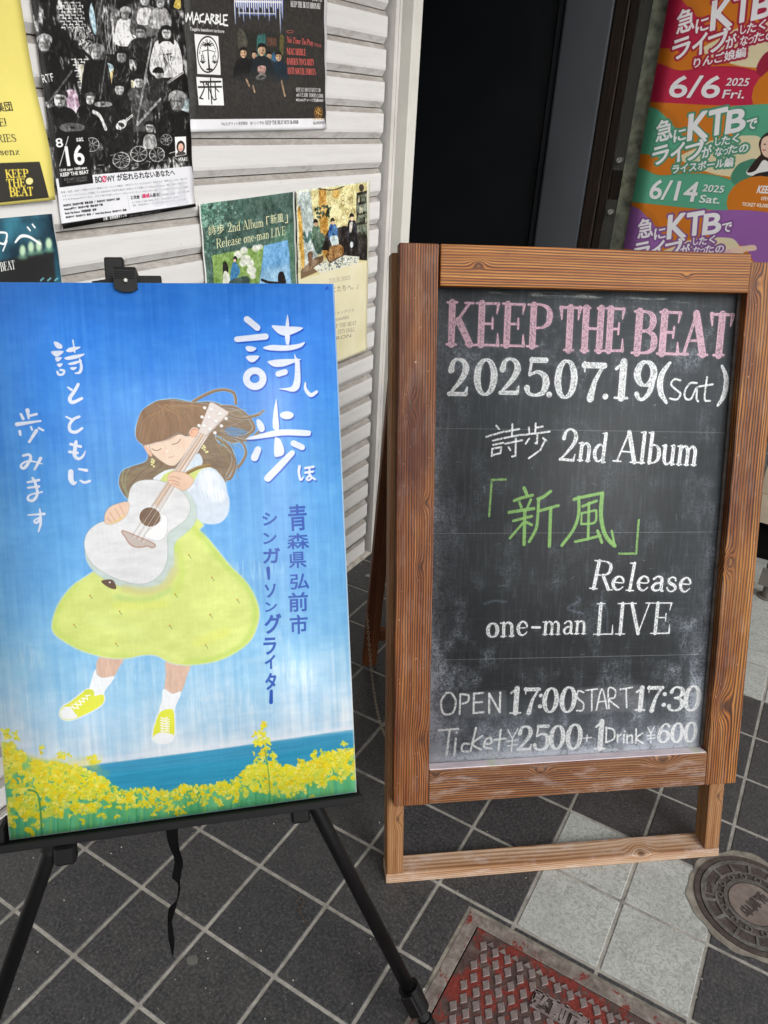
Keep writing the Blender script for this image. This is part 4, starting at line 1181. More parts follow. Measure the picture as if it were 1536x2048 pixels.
# times
def sans_c(strokes, w_, g):
    for P in strokes: cv.line(P, w_ * 1.15, (236, 239, 240), 1.0, g=g, tex=CHS)
sans_c([[(262, 170), (242, 205), (252, 252), (288, 248), (300, 205), (284, 172), (262, 170)], [(318, 175), (315, 254)], [(318, 175), (350, 180), (346, 205), (318, 214)], [(372, 172), (370, 250)], [(372, 173), (408, 170)], [(372, 208), (404, 206)], [(370, 250), (410, 246)], [(432, 250), (432, 172)], [(432, 172), (474, 246)], [(474, 246), (476, 168)]], 7, z3)
for ch, xa_, xb_, yb_, h_ in (('1', 504, 560, 250, 98), ('7', 558, 630, 248, 98), (':', 616, 650, 232, 86), ('0', 636, 706, 246, 94), ('0', 704, 776, 246, 98), ('1', 1000, 1052, 238, 88), ('7', 1044, 1116, 240, 96), (':', 1104, 1140, 226, 84), ('3', 1130, 1204, 240, 92), ('0', 1192, 1268, 240, 96)):
    chalk(ch, (xa_, yb_), (xb_, yb_ - 1), h_, WH, z3, wt=1.2, solid=.92)
sans_c([[(806, 168), (784, 162), (782, 190), (804, 210), (802, 238), (778, 240)], [(815, 160), (860, 154)], [(838, 158), (838, 240)], [(856, 238), (878, 154), (898, 232)], [(864, 206), (894, 202)], [(906, 232), (904, 154), (930, 158), (928, 188), (906, 196), (944, 228)], [(950, 156), (998, 148)], [(974, 152), (976, 228)]], 5.5, z3)
sans_c([[(234, 318), (310, 312)], [(276, 316), (264, 414)], [(300, 350), (294, 414)], [(302, 326), (304, 328)], [(352, 372), (330, 372), (324, 398), (350, 402)], [(380, 308), (358, 400)], [(404, 340), (366, 372), (400, 394)], [(416, 372), (440, 368), (436, 348), (418, 356), (412, 384), (442, 390)], [(478, 316), (468, 396)], [(452, 356), (498, 350)]], 7.5, z3)
for P in ([(506, 316), (524, 350)], [(546, 312), (524, 350)], [(524, 350), (520, 400)], [(502, 362), (546, 356)], [(504, 380), (544, 374)], [(820, 336), (818, 362)], [(806, 350), (836, 346)], [(1060, 306), (1072, 332)], [(1086, 302), (1072, 332)], [(1072, 332), (1072, 368)], [(1056, 340), (1088, 336)], [(1058, 352), (1088, 348)]): cv.line(P, 5, WH, .95, False, g=z3, tex=CHS)
for ch, xa_, xb_, yb_, h_ in (('2', 536, 602, 398, 94), ('5', 600, 672, 396, 98), ('0', 662, 732, 392, 90), ('0', 728, 800, 392, 96), ('1', 840, 892, 392, 108), ('6', 1092, 1148, 366, 72), ('0', 1144, 1200, 366, 74), ('0', 1196, 1254, 364, 76)):
    chalk(ch, (xa_, yb_), (xb_, yb_ - 2), h_, WH, z3, wt=1.2, solid=.92)
sans_c([[(896, 306), (894, 366)], [(892, 308), (924, 316), (926, 350), (894, 366)], [(940, 334), (940, 364)], [(940, 344), (954, 334)], [(966, 334), (964, 366)], [(968, 322), (969, 323)], [(978, 334), (978, 368)], [(978, 344), (996, 338), (998, 368)], [(1014, 312), (1012, 368)], [(1038, 330), (1014, 350), (1042, 370)]], 6, z3)
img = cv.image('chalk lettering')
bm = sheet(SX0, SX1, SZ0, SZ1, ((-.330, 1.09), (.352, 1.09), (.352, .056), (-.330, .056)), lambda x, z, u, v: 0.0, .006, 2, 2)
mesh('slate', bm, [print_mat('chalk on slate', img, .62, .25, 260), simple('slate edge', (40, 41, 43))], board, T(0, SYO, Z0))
# chalk dust lying on the bottom rail's inner ledge
m = Mt('chalk dust', .95, .1)
n_ = m.noise(m.scale(m.co(), (12, 40, 40)), 1.0, 5, .7); k_ = m.noise(m.scale(m.co(), (9, 1, 1), (3, 0, 0)), 1.0, 3)
m.color(m.mix(m.rng(k_, .58, .66, 0, .6), m.ramp(n_, [(.3, (190, 176, 184)), (.7, (222, 214, 218))]), lin((178, 200, 150))))
m.bump(n_, .5, .001)
mesh('chalk_ledge', bx(-.31, .315, .0015, DF - .001, 0, .0022, .0006), m.m, board, T(0, 0, Z0 + .0755))
# moulding strip against the slate at the right
mesh('inner_trim', bx(-.0035, .0035, 0, .006, -.494, .494, .001), simple('dusty dark trim', (84, 78, 74), .8, .2, var=.25, sc=30), board, T(.3195 - .0035, DF - .0068, Z0 + .576))

# rear frame, hinged at the top
hinge = Vector((0, DF + LD + .004, Z0 + HP - .04))
foot_w = Vector((-.0195, 1.8490, .0)); Bi = BM.inverted()
fl = Bi @ foot_w
rear_dir = Vector((0, fl.y - hinge.y, fl.z - hinge.z)); RL = rear_dir.length
ang = math.atan2(rear_dir.y, -rear_dir.z)
RM = T(0, hinge.y, hinge.z) @ RX(ang)          # local -z runs down the rear frame
for x in (-.352, .352):
    lumber('rear_leg', RL - .01, .041, .03, W_SH, board, RM @ T(x, .015, -RL / 2 + .005) @ UPM)
lumber('rear_rail', .66, .04, .022, W_SH, board, RM @ T(0, .015, -.03) @ FLM)
lumber('rear_rail', .66, .04, .022, W_SH, board, RM @ T(0, .015, -RL + .14) @ FLM)
for x in (-.26, .26):
    hg = bmesh.new(); cyl(hg, .004, -.03, .03, 10, M=T(x, hinge.y - .001, hinge.z + .012) @ RY(math.pi / 2)); box(hg, x - .03, x + .03, hinge.y - .003, hinge.y - .001, hinge.z - .02, hinge.z + .01)
    mesh('hinge', hg, M_STEEL, board)
# chain
chm = simple('nickel chain', (150, 140, 124), .35, .5, .85, var=.1)
pA = RM @ Vector((-.3745, .0, -RL * .80)); pB = Vector((-.389, DF + LD - .005, .32))
cb_ = bmesh.new(); NL = 64
Pc = []
for k in range(NL + 1):
    t = k / NL; p = pA.lerp(pB, t); w = BM.to_3x3() @ Vector((0, 0, 0))
    sag = Bi.to_3x3() @ Vector((0, 0, -1)) * (.09 * 4 * t * (1 - t)); Pc.append(p + sag)
for k in range(NL):
    p, q = Pc[k], Pc[k + 1]; L = (q - p).length
    Mk = along(p, q) @ RZ((k % 2) * math.pi / 2)
    pts = [Vector((.0032 * math.cos(t), 0, L / 2 + L * .68 * math.sin(t))) for t in np.linspace(0, 2 * math.pi, 9)]
    tube(cb_, [Mk @ v for v in pts], .0009, 4)
mesh('chain', cb_, chm, board)

# ------------------------------------------------------------------ easel and painting
KS = .95
PC = CAM + (Vector((-.296, .9032, .4349)) - CAM) * KS
PYAW, PT = .2438, .3985
PW, PH = .566 * KS, .8752 * KS
pa = Vector((math.cos(PYAW), math.sin(PYAW), 0)); pn0 = Vector((math.sin(PYAW), -math.cos(PYAW), 0))
pu = math.cos(PT) * Vector((0, 0, 1)) - math.sin(PT) * pn0
pn = pa.cross(pu)
PM = frame(PC, pa, -pn, pu)
P_PLAST = simple('black easel plastic', (8, 8, 9), .5, .28, var=.15, sc=20, bump=.05)
P_METAL = simple('black painted tube', (9, 9, 10), .42, .3, var=.12, sc=14, bump=.04)
ground_pt = Vector((PC.x, PC.y + .12, 0))
EM = frame(ground_pt, pa, -pn0, Vector((0, 0, 1)))
easel = thing('easel', 'black metal tripod easel holding the blue painting', 'easel', EM)
Ei = EM.inverted()
def EL(M): return Ei @ M                      # painting-frame matrix inside the easel
PMl = Ei @ PM
# tray
bm = bmesh.new()
box(bm, -.2885, .2765, -.018, .030, -.0075, -.0015, .0015)
box(bm, -.2885, .2765, -.0215, -.0175, -.0095, .0035, .0012)
box(bm, -.2885, .2765, .030, .034, -.020, .012, .001)
tray = mesh('tray', bm, P_PLAST, easel, PMl)
bm = bmesh.new()
prism(bm, [(-.2905, -.012), (-.2735, -.012), (-.2735, .026), (-.279, .027), (-.2875, .021), (-.2905, .012)], -.030, .012, M=Matrix(((1, 0, 0, 0), (0, 0, -1, 0), (0, 1, 0, 0), (0, 0, 0, 1))))
mesh('corner_stop', bm, P_PLAST, easel, PMl)
hub = Vector((-.013, .030, .50)) * 1.0; hub.x *= KS; hub.z *= KS
for s_, tx, tz, fx in ((1, .2066 * KS, -.0218 * KS, None), (-1, -.2288 * KS, -.0355 * KS, None)):
    tp = Vector((tx, .034 + .012, tz)); hb = Vector((hub.x, .046, hub.z))
    d_ = (tp - hb)
    # run to the ground
    w0 = PM @ hb; wd_ = PM.to_3x3() @ d_; k_ = -w0.z / wd_.z; ft = hb + d_ * k_
    bm = bmesh.new(); A_ = along(hb, ft); Lg = (ft - hb).length
    cyl(bm, .0125, 0, Lg * .915, 20, M=A_)
    leg = mesh('leg', bm, P_METAL, easel, PMl, smooth=False)
    for p_ in leg.data.polygons: p_.use_smooth = len(p_.vertices) == 4
    bm = bmesh.new(); cyl(bm, .0105, Lg * .88, Lg - .03, 20, M=A_); o_ = mesh('lower_leg', bm, simple('grey rubber', (36, 37, 38), .7, .3), leg)
    for p_ in o_.data.polygons: p_.use_smooth = len(p_.vertices) == 4
    bm = bmesh.new(); cyl(bm, .014, Lg - .05, Lg - .002, 20, .0125, M=A_); mesh('rubber_foot', bm, P_PLAST, leg)
    # clamp
    bm = bmesh.new(); zc = Lg * .915
    cyl(bm, .0195, zc - .032, zc + .020, 24, .0180, M=A_)
    cl = mesh('clamp', bm, P_PLAST, leg)
    bm = bmesh.new(); box(bm, -.013, .010, -.026, -.016, -.032, .014, .002); mesh('clamp_lever', bm, P_PLAST, leg, A_ @ T(0, 0, zc) @ RZ(math.radians(-60 if s_ > 0 else 60)))
    bm = bmesh.new(); cyl(bm, .0018, -.0255, -.022, 10, M=RX(math.pi / 2) @ T(0, 0, 0)); mesh('pin', bm, M_STEEL, leg, A_ @ T(-.014, 0, zc - .022) @ RZ(0))
    # joint under the tray
    bm = bmesh.new(); dn_ = d_.normalized()
    J = along(tp - dn_ * .01, tp + dn_ * .04)
    cyl(bm, .0165, .0, .026, 20, M=J); box(bm, tp.x - s_ * .020 - .016, tp.x - s_ * .020 + .016, .018, .046, tz - .030, tz + .002, .004)
    mesh('leg_joint', bm, P_PLAST, leg)
# rear leg and mast
mx = -.066 * KS
mesh('mast', bx(mx - .014, mx + .014, .036, .058, -.03, PH + .046, .002), P_METAL, easel, PMl)
mesh('hub', bx(hub.x - .05, hub.x + .04, .030, .075, hub.z - .05, hub.z + .04, .008, 2), P_PLAST, easel, PMl)
hw = PM @ Vector((hub.x, .07, hub.z)); fr_ = Vector((hw.x, hw.y, 0)) - pn0 * .42
bm = bmesh.new(); cyl(bm, .011, 0, (fr_ - hw).length, 16, M=along(hw, fr_)); mesh('rear_leg', bm, P_METAL, easel, Ei)
# top clip
cx_ = -.0455 * KS; cz = PH
M_CL = simple('ribbed clip', (11, 11, 12), .45, .3)
bm = bmesh.new()
ZY = Matrix(((1, 0, 0, 0), (0, 0, -1, 0), (0, 1, 0, 0), (0, 0, 0, 1)))
prism(bm, [(cx_ - .0175, cz + .020), (cx_ + .0155, cz + .020), (cx_ + .0165, cz - .010), (cx_ + .008, cz - .0145), (cx_ - .006, cz - .0145), (cx_ - .0165, cz - .009)], .002, .007, M=ZY)
box(bm, cx_ - .0175, cx_ + .0155, -.007, .060, cz + .0165, cz + .022, .0015)
box(bm, cx_ - .0175, cx_ - .0135, .002, .060, cz + .001, cz + .017, .001); box(bm, cx_ + .0115, cx_ + .0155, .002, .060, cz + .001, cz + .017, .001)
clip = mesh('clip', bm, M_CL, easel, PMl)
bm = bmesh.new()
for k in range(5): box(bm, cx_ - .015, cx_ + .013, -.0085, -.0068, cz + .005 + k * .0024, cz + .0062 + k * .0024)
mesh('grip_rib', bm, P_PLAST, clip)
bm = bmesh.new(); cyl(bm, .0026, .0065, .0125, 16, M=RX(math.pi / 2)); mesh('rivet', bm, M_STEEL, clip, T(cx_ + .0005, 0, cz + .0015))
bm = bmesh.new()
box(bm, cx_ + .017, cx_ + .050, .012, .030, cz + .001, cz + .0135, .0012)
prism(bm, [(cx_ - .050, cz + .001), (cx_ - .018, cz + .001), (cx_ - .018, cz + .010), (cx_ - .050, cz + .0045)], -.030, -.012, M=ZY)
mesh('side_arm', bm, P_PLAST, easel, PMl)
# strap
q0 = hit(345, 1640, PM @ Vector((0, .062, 0)), pn0)
strap_px = [(330, 1640, 358, 1642), (334, 1672, 356, 1664), (340, 1700, 358, 1690), (349, 1725, 366, 1722), (344, 1748, 363, 1750), (348, 1762, 360, 1764), (356, 1770, 361, 1775), (353, 1795, 358, 1797), (340, 1815, 351, 1818), (335, 1838, 344, 1840), (336, 1862, 346, 1862), (339, 1888, 349, 1888), (342, 1906, 345, 1908)]
bm = bmesh.new(); uu = []
SPX = sm([(a, b) for a, b, c, d in strap_px], 4); SQX = sm([(c, d) for a, b, c, d in strap_px], 4)
for k, (L_, R_) in enumerate(zip(SPX, SQX)):
    dz = .008 * math.sin(k * .5); row = []
    for (x_, y_), s_ in ((L_, -1), (R_, 1)):
        w_ = hit(x_, y_, q0, pn0) - pn0 * (dz * s_ * .6); row.append((bm.verts.new(Ei @ w_), bm.verts.new(Ei @ (w_ - pn0 * .0012))))
    uu.append(row)
for A_, B_ in zip(uu, uu[1:]):
    bm.faces.new((A_[0][0], A_[1][0], B_[1][0], B_[0][0])); bm.faces.new((A_[0][1], B_[0][1], B_[1][1], A_[1][1]))
    bm.faces.new((A_[0][0], B_[0][0], B_[0][1], A_[0][1])); bm.faces.new((A_[1][0], A_[1][1], B_[1][1], B_[1][0]))
mesh('strap', bm, simple('black webbing', (7, 7, 7), .9, .1), easel)
# ------------------------------------------------------------------ the painting
pmap = plane_map(PC, pn, pa, pu)
X0p, X1p = -PW / 2, PW / 2
cv = Canvas(pmap, X0p, 0, PW, PH, 1950, (60, 140, 225))
Hh, Ww = cv.h, cv.w
# sky gradient follows the painted board, darker at the top, pale at the sea
ys = np.linspace(0, 1, Hh)
stops = [(0, (52, 128, 226)), (.10, (56, 134, 232)), (.22, (62, 142, 230)), (.36, (86, 160, 228)), (.50, (102, 172, 232)), (.62, (122, 186, 234)), (.72, (148, 200, 234)), (.80, (178, 212, 236)), (.86, (208, 226, 240)), (.9, (222, 232, 240)), (1, (222, 232, 240))]
gr = np.stack([np.interp(ys, [p for p, c in stops], [c[k] for p, c in stops]) for k in range(3)], 1) / 255
b1 = fbm(Ww, Hh, 9, 300, 51, 4); b2 = fbm(Ww, Hh, 220, 170, 52, 4); b3 = fbm(Ww, Hh, 170, 9, 53, 4)
yy, xx = np.mgrid[0:Hh, 0:Ww].astype(np.float32); yn, xn = yy / Hh, xx / Ww
sh_ = (b1 - .5) * 130 + (b2 - .5) * 210 + (b3 - .5) * 10 + (fbm(Ww, Hh, 60, 90, 58, 3) - .5) * 160 + np.where(xn > .8, (xn - .8) * 260 * (yn > .2) * (yn < .85), 0) + np.where(xn < .1, (.1 - xn) * 500 * np.clip((yn - .3) * 4, 0, 1) * (yn < .85), 0)
ri = np.clip(yy + sh_, 0, Hh - 1).astype(int)
cv.a[:] = gr[ri]
cv.a += ((b1 - .5) * .08 + (b3 - .5) * .02 + (fbm(Ww, Hh, 30, 22, 57, 4) - .5) * .07)[..., None] * np.array([1, .9, .6], np.float32)
BRV = np.clip(.72 + (fbm(Ww, Hh, 4, 60, 61, 3) - .5) * 1.5, 0, 1).astype(np.float32)
BRH = np.clip(.75 + (fbm(Ww, Hh, 50, 4, 62, 3) - .5) * 1.5, 0, 1).astype(np.float32)
DRY = np.clip((fbm(Ww, Hh, 5, 45, 63, 3) - .42) * 4, 0, 1).astype(np.float32)
L_ = fr(0, 1050, 2.133); A_ = fr(0, 760, 2.743); HD = fr(240, 760, 5.486)
for c_, a_, b_, al in (((1050, 190), 170, 40, .3), ((560, 640), 240, 60, .25), ((1290, 640), 60, 70, .5), ((1190, 560), 60, 110, .35), ((120, 560), 60, 60, .3), ((900, 760), 300, 60, .3)):
    cv.ell(c_, a_, b_, (222, 238, 248), al, 0, L_, 12, DRY)
for q in range(420):
    x, y = RN.uniform(0, Ww), RN.uniform(0, Hh * .84); L2 = RN.uniform(20, 110); hz = RN.rand() < (.3 if y < Hh * .6 else .75)
    c0 = gr[int(np.clip(y + RN.uniform(-90, 140), 0, Hh - 1))] * 255
    Eq = stroke_edges(sm([(x, y), (x + (L2 if hz else RN.uniform(-4, 4)) * .5, y + (RN.uniform(-5, 5) if hz else L2 * .5)), (x + (L2 if hz else RN.uniform(-8, 8)), y + (RN.uniform(-8, 8) if hz else L2))], 3), RN.uniform(6, 22))
    cv.blend(cv.cover(Eq, 1), c0, RN.uniform(.15, .5), BRH if hz else BRV)
# sea
cv.fill([(-160, 1110), (0, 1085), (400, 1022), (900, 960), (1500, 872), (1700, 850), (1700, 1300), (-160, 1300)], cv.noisecol((56, 152, 194), .06, 120, 5, 70), .95, False, 1, g=L_)
cv.fill([(-160, 1135), (300, 1075), (900, 1010), (1500, 930), (1700, 910), (1700, 1300), (-160, 1300)], cv.noisecol((52, 160, 200), .06, 160, 5, 71), .8, False, 4, g=L_)
cv.line([(-160, 1098), (400, 1010), (900, 946), (1560, 862)], [34, 26, 20, 24], (236, 240, 250), .75, g=L_, soft=4, tex=BRH)
# meadow
top = [(-180, 880), (0, 960), (60, 950), (140, 1000), (240, 1010), (340, 1040), (430, 1070), (520, 1130), (620, 1120), (700, 1140), (780, 1110), (870, 1110), (1000, 1090), (1090, 1010), (1200, 1040), (1300, 1030), (1400, 980), (1500, 960), (1600, 940)]
cv.fill(top + [(1650, 1500), (-180, 1500)], cv.noisecol((108, 196, 128), .14, 26, 60, 72), .94, True, 4, g=L_)
cv.fill([(x, y + 110) for x, y in top] + [(1650, 1500), (-180, 1500)], cv.noisecol((98, 196, 140), .16, 22, 80, 73), .8, True, 8, g=L_, tex=BRV)
for k in range(90):
    x = RN.uniform(-120, 1500); y0_ = np.interp(x, [p[0] for p in top], [p[1] for p in top])
    cv.line([(x, y0_ + RN.uniform(40, 120)), (x + RN.uniform(-12, 12), y0_ + RN.uniform(140, 260)), (x + RN.uniform(-10, 16), 1420)], RN.uniform(3, 9), [(60, 160, 110), (130, 205, 110), (70, 170, 150), (160, 214, 100)][k % 4], .5, g=L_)
YL = [(246, 236, 50), (250, 226, 36), (240, 238, 84), (255, 246, 112), (226, 228, 66), (246, 214, 34), (212, 226, 86)]


def bloom(x, y, r, g=L_):
    c = YL[RN.randint(len(YL))]; t = RN.uniform(0, 3.14)
    for q in range(RN.randint(2, 4)):
        a = t + q * 1.9 + RN.uniform(-.4, .4)
        cv.ell((x + r * .6 * math.cos(a), y + r * .5 * math.sin(a)), r * RN.uniform(.5, .9), r * RN.uniform(.32, .6), YL[RN.randint(len(YL))], RN.uniform(.75, 1), a, g)
    if RN.rand() < .5: cv.line([(x - r * .5, y + r * .3), (x, y + r * .5), (x + r * .6, y + r * .2)], r * .16, (168, 184, 60), .6, g=g)
    if RN.rand() < .35: cv.ell((x + r * .2, y - r * .3), r * .3, r * .18, (250, 244, 150), .8, t, g)


for k in range(1000):
    x = RN.uniform(-150, 1530); y0_ = np.interp(x, [p[0] for p in top], [p[1] for p in top])
    span = 250 if x < 420 else 130
    y = y0_ + abs(RN.normal(0, .45)) * span * (1 if x < 420 else .9)
    if y > 1330 - max(0, x) * .13: continue
    if x > 520 and x < 1040 and y > y0_ + 90 and RN.rand() < .7: continue
    bloom(x, y, RN.uniform(9, 24) if (x < 450 or x > 1050) else RN.uniform(5, 15))
for x0_, y0_, n_, sx, sy, rr_ in ((30, 950, 16, 60, 50, 22), (1115, 930, 30, 30, 66, 14), (1150, 1010, 26, 40, 50, 15), (1280, 1040, 20, 50, 40, 17), (1365, 990, 16, 40, 45, 17), (1460, 985, 22, 36, 60, 17), (180, 955, 4, 14, 14, 12), (270, 985, 8, 36, 12, 12), (395, 1005, 8, 22, 20, 12), (130, 1210, 44, 110, 70, 24), (240, 1110, 24, 90, 50, 22), (380, 1150, 22, 60, 60, 16)):
    for q in range(n_): bloom(x0_ + RN.normal(0, .5) * sx, y0_ + RN.normal(0, .5) * sy, rr_ * RN.uniform(.5, 1.1))
for k in range(60):
    x, y = RN.uniform(60, 450), RN.uniform(990, 1060); cv.ell((x, y), 26, 14, (246, 222, 50), .14, .1, L_, 3)
cv.line([(120, 1130), (165, 1160), (180, 1350)], 8, (60, 150, 100), .8, g=L_); cv.line([(1130, 960), (1145, 1060), (1150, 1140)], 5, (90, 160, 90), .7, g=L_)

# the singer -------------------------------------------------------
HALO = (176, 210, 232)
SKIN, SKO = (232, 206, 184), (196, 140, 112)
HAIR, HAD, HAL = (134, 106, 78), (98, 76, 58), (168, 142, 104)


def strand(P, w, c, al=.9, g=HD): cv.line(P, [w * .5, w, w, w * .3] if np.ndim(w) == 0 else w, c, al, g=g)


# legs, socks, shoes
cv.fill([(428, 560), (526, 560), (505, 610), (480, 650), (440, 652), (412, 630)], cv.noisecol((214, 180, 160), .05, 6, 30, 80), halo=((196, 190, 196), 3, .8), g=L_)
cv.fill([(714, 575), (808, 585), (798, 640), (765, 722), (706, 712), (708, 640)], cv.noisecol((214, 180, 160), .05, 6, 30, 81), halo=((196, 190, 196), 3, .8), g=L_)
cv.fill([(406, 616), (414, 640), (440, 652), (488, 648), (452, 700), (438, 728), (408, 738), (382, 704), (392, 660)], cv.noisecol((236, 240, 244), .04, 5, 20, 82), g=L_, halo=((200, 214, 226), 3, .7))
cv.fill([(697, 700), (735, 720), (772, 712), (750, 770), (740, 800), (700, 810), (676, 800), (690, 750)], cv.noisecol((236, 240, 244), .04, 5, 20, 83), g=L_, halo=((200, 214, 226), 3, .7))
cv.fill([(256, 800), (268, 776), (300, 756), (340, 725), (372, 702), (396, 704), (400, 728), (440, 724), (440, 758), (402, 788), (330, 822), (290, 832), (262, 822)], (226, 230, 70), g=L_, halo=((238, 242, 244), 9, .95))
cv.fill([(258, 798), (275, 776), (300, 778), (318, 800), (330, 818), (295, 830), (264, 822)], (240, 242, 244), g=L_)
cv.fill([(360, 706), (395, 704), (400, 726), (366, 740)], (214, 222, 60), g=L_)
for q in range(5): cv.line([(300 + q * 16, 776 - q * 12), (336 + q * 12, 782 - q * 14)], 5, (250, 250, 250), g=L_); cv.line([(306 + q * 16, 764 - q * 9), (318 + q * 14, 786 - q * 10)], 4, (248, 248, 248), g=L_)
cv.fill([(682, 800), (712, 786), (738, 790), (744, 840), (742, 895), (724, 924), (690, 930), (656, 918), (654, 880), (668, 830)], (228, 232, 66), g=L_, halo=((238, 242, 246), 10, .95))
cv.fill([(656, 900), (690, 884), (740, 896), (726, 926), (692, 934), (660, 924)], (240, 243, 246), g=L_)
for q in range(6): cv.line([(684, 822 + q * 11), (722, 830 + q * 10)], 4.5, (250, 250, 250), g=L_); cv.line([(690, 832 + q * 10), (716, 818 + q * 11)], 3.5, (248, 248, 248), g=L_)
# back hair
back = [(745, 300), (752, 240), (790, 170), (850, 122), (945, 104), (1060, 122), (1160, 120), (1245, 148), (1310, 172), (1350, 200), (1392, 262), (1350, 322), (1290, 345), (1240, 330), (1180, 300), (1200, 350), (1250, 380), (1285, 440), (1262, 480), (1240, 560), (1232, 558), (1180, 490), (1120, 480), (1080, 500), (1000, 470), (960, 500), (880, 520), (800, 560), (735, 585), (712, 640), (704, 656), (668, 612), (652, 560), (668, 504), (720, 476), (792, 452), (812, 420), (800, 380), (770, 344)]
cv.fill(back, cv.noisecol((128, 106, 82), .09, 40, 8, 84, 4), g=A_, halo=(HALO, 9, .75))
for P, w_ in (([(800, 240), (900, 180), (1040, 120), (1160, 110), (1250, 150), (1270, 260)], 30), ([(1100, 290), (1250, 300), (1390, 390), (1470, 520), (1400, 600), (1300, 620)], 30), ([(1180, 380), (1330, 420), (1450, 400), (1536, 372)], 30), ([(1536, 372), (1556, 348), (1580, 336)], 14),
              ([(1120, 560), (1230, 620), (1340, 690), (1380, 790), (1350, 880), (1290, 960)], 24), ([(1150, 700), (1230, 800), (1260, 930), (1220, 1060), (1180, 1090)], 34), ([(1060, 640), (1200, 740), (1240, 900), (1170, 1060)], 30), ([(1150, 600), (1270, 640), (1410, 660), (1530, 560)], 22)):
    cv.line(P, w_ + 10, HALO, .7, g=HD); cv.line(P, w_, HAIR, 1, g=HD); cv.line(P, w_ * .3, HAL, .8, g=HD, off=(-2, -2)); cv.line(P, w_ * .2, HAD, .7, g=HD, off=(3, 3))
cv.fill([(1150, 540), (1250, 520), (1390, 560), (1370, 600), (1240, 620), (1180, 590)], (70, 142, 218), .9, g=HD, tex=BRH)
for k in range(70):
    t = RN.rand(); x, y = 900 + 300 * t, 480 + 420 * RN.rand()
    cv.line([(x, y), (x + 60, y + RN.uniform(20, 90)), (x + 110, y + RN.uniform(90, 220))], RN.uniform(2, 7), [HAD, HAL, (150, 126, 92), (110, 96, 84), (160, 152, 76)][RN.randint(5)], .5, g=HD)
for k in range(46):
    t = RN.rand(); x0_, y0_ = 330 + 260 * t, 880 + 70 * RN.rand()
    cv.line([(x0_, y0_), (x0_ - 120 - 60 * (1 - t), y0_ + 80 + 40 * t), (40 + 160 * t + RN.uniform(-20, 20), 1080 + 140 * RN.rand())], RN.uniform(2, 8), [HAD, HAL, (120, 100, 84), (150, 132, 96), (142, 146, 92)][RN.randint(5)], .55, g=HD)
for P, w_ in (([(40, 1000), (20, 1100), (50, 1200), (90, 1290)], 16), ([(110, 960), (60, 1060), (60, 1180), (100, 1270)], 10)): cv.line(P, w_, (150, 160, 120), .8, g=HD)
for k in range(34):
    y0_ = RN.uniform(280, 700); a_ = RN.uniform(-60, 120)
    cv.line([(1040, y0_), (1180 + RN.uniform(-30, 30), y0_ + a_ * .3), (1330 + RN.uniform(-60, 60), y0_ + a_), (1400 + RN.uniform(-80, 100), y0_ + a_ * 1.5 + RN.uniform(-40, 60))], [2, RN.uniform(3, 6), 4, 1], [HAD, HAL, (186, 190, 190), (150, 126, 84), (110, 98, 84)][RN.randint(5)], .6, g=HD)
# dress
dress = [(880, 540), (905, 512), (980, 488), (1060, 474), (1110, 470), (1150, 482), (1190, 520), (1110, 580), (1062, 690), (1085, 760), (1115, 796), (1092, 826), (1140, 872), (1200, 945), (1265, 1025), (1340, 1100), (1392, 1180), (1420, 1265), (1412, 1340), (1375, 1425), (1300, 1488), (1205, 1535), (1110, 1556), (1010, 1562), (930, 1548), (860, 1512), (790, 1508), (700, 1524), (590, 1522), (450, 1484), (345, 1428), (292, 1380), (292, 1310), (330, 1215), (400, 1130), (500, 1060), (640, 960)]
cv.fill(dress, cv.noisecol((212, 224, 126), .06, 50, 30, 86, 5), g=A_, halo=((206, 226, 226), 10, .85))
for P, w_, c_, al in (([(1100, 840), (1220, 1000), (1350, 1130), (1400, 1270), (1350, 1430), (1200, 1520), (1020, 1550)], 26, (176, 210, 84), .55), ([(300, 1360), (420, 1460), (600, 1510), (720, 1512)], 20, (186, 212, 96), .5), ([(420, 1120), (320, 1260), (300, 1360)], 18, (188, 214, 92), .5), ([(960, 900), (1000, 1050), (960, 1180)], 40, (190, 214, 90), .45), ([(640, 1190), (800, 1210), (930, 1150)], 30, (176, 208, 122), .6), ([(640, 1240), (900, 1230)], 50, (222, 226, 96), .4), ([(1080, 1440), (1240, 1380)], 50, (228, 228, 96), .35), ([(1040, 780), (1100, 860)], 30, (190, 212, 80), .5), ([(500, 1300), (760, 1400)], 80, (214, 226, 140), .35)):
    cv.line(P, w_, c_, al, g=A_, soft=5)
for x, y in ((1040, 965), (1165, 1088), (965, 1180), (1305, 1210), (498, 1187), (660, 1274), (410, 1347), (935, 1352), (1157, 1292), (640, 1450), (1132, 1460)):
    cv.line([(x - 8, y - 4), (x + 2, y + 4), (x + 8, y + 14)], 3, (116, 140, 76), .9, g=A_); cv.ell((x - 4, y - 6), 4.5, 4, (206, 130, 56), .9, 0, A_)
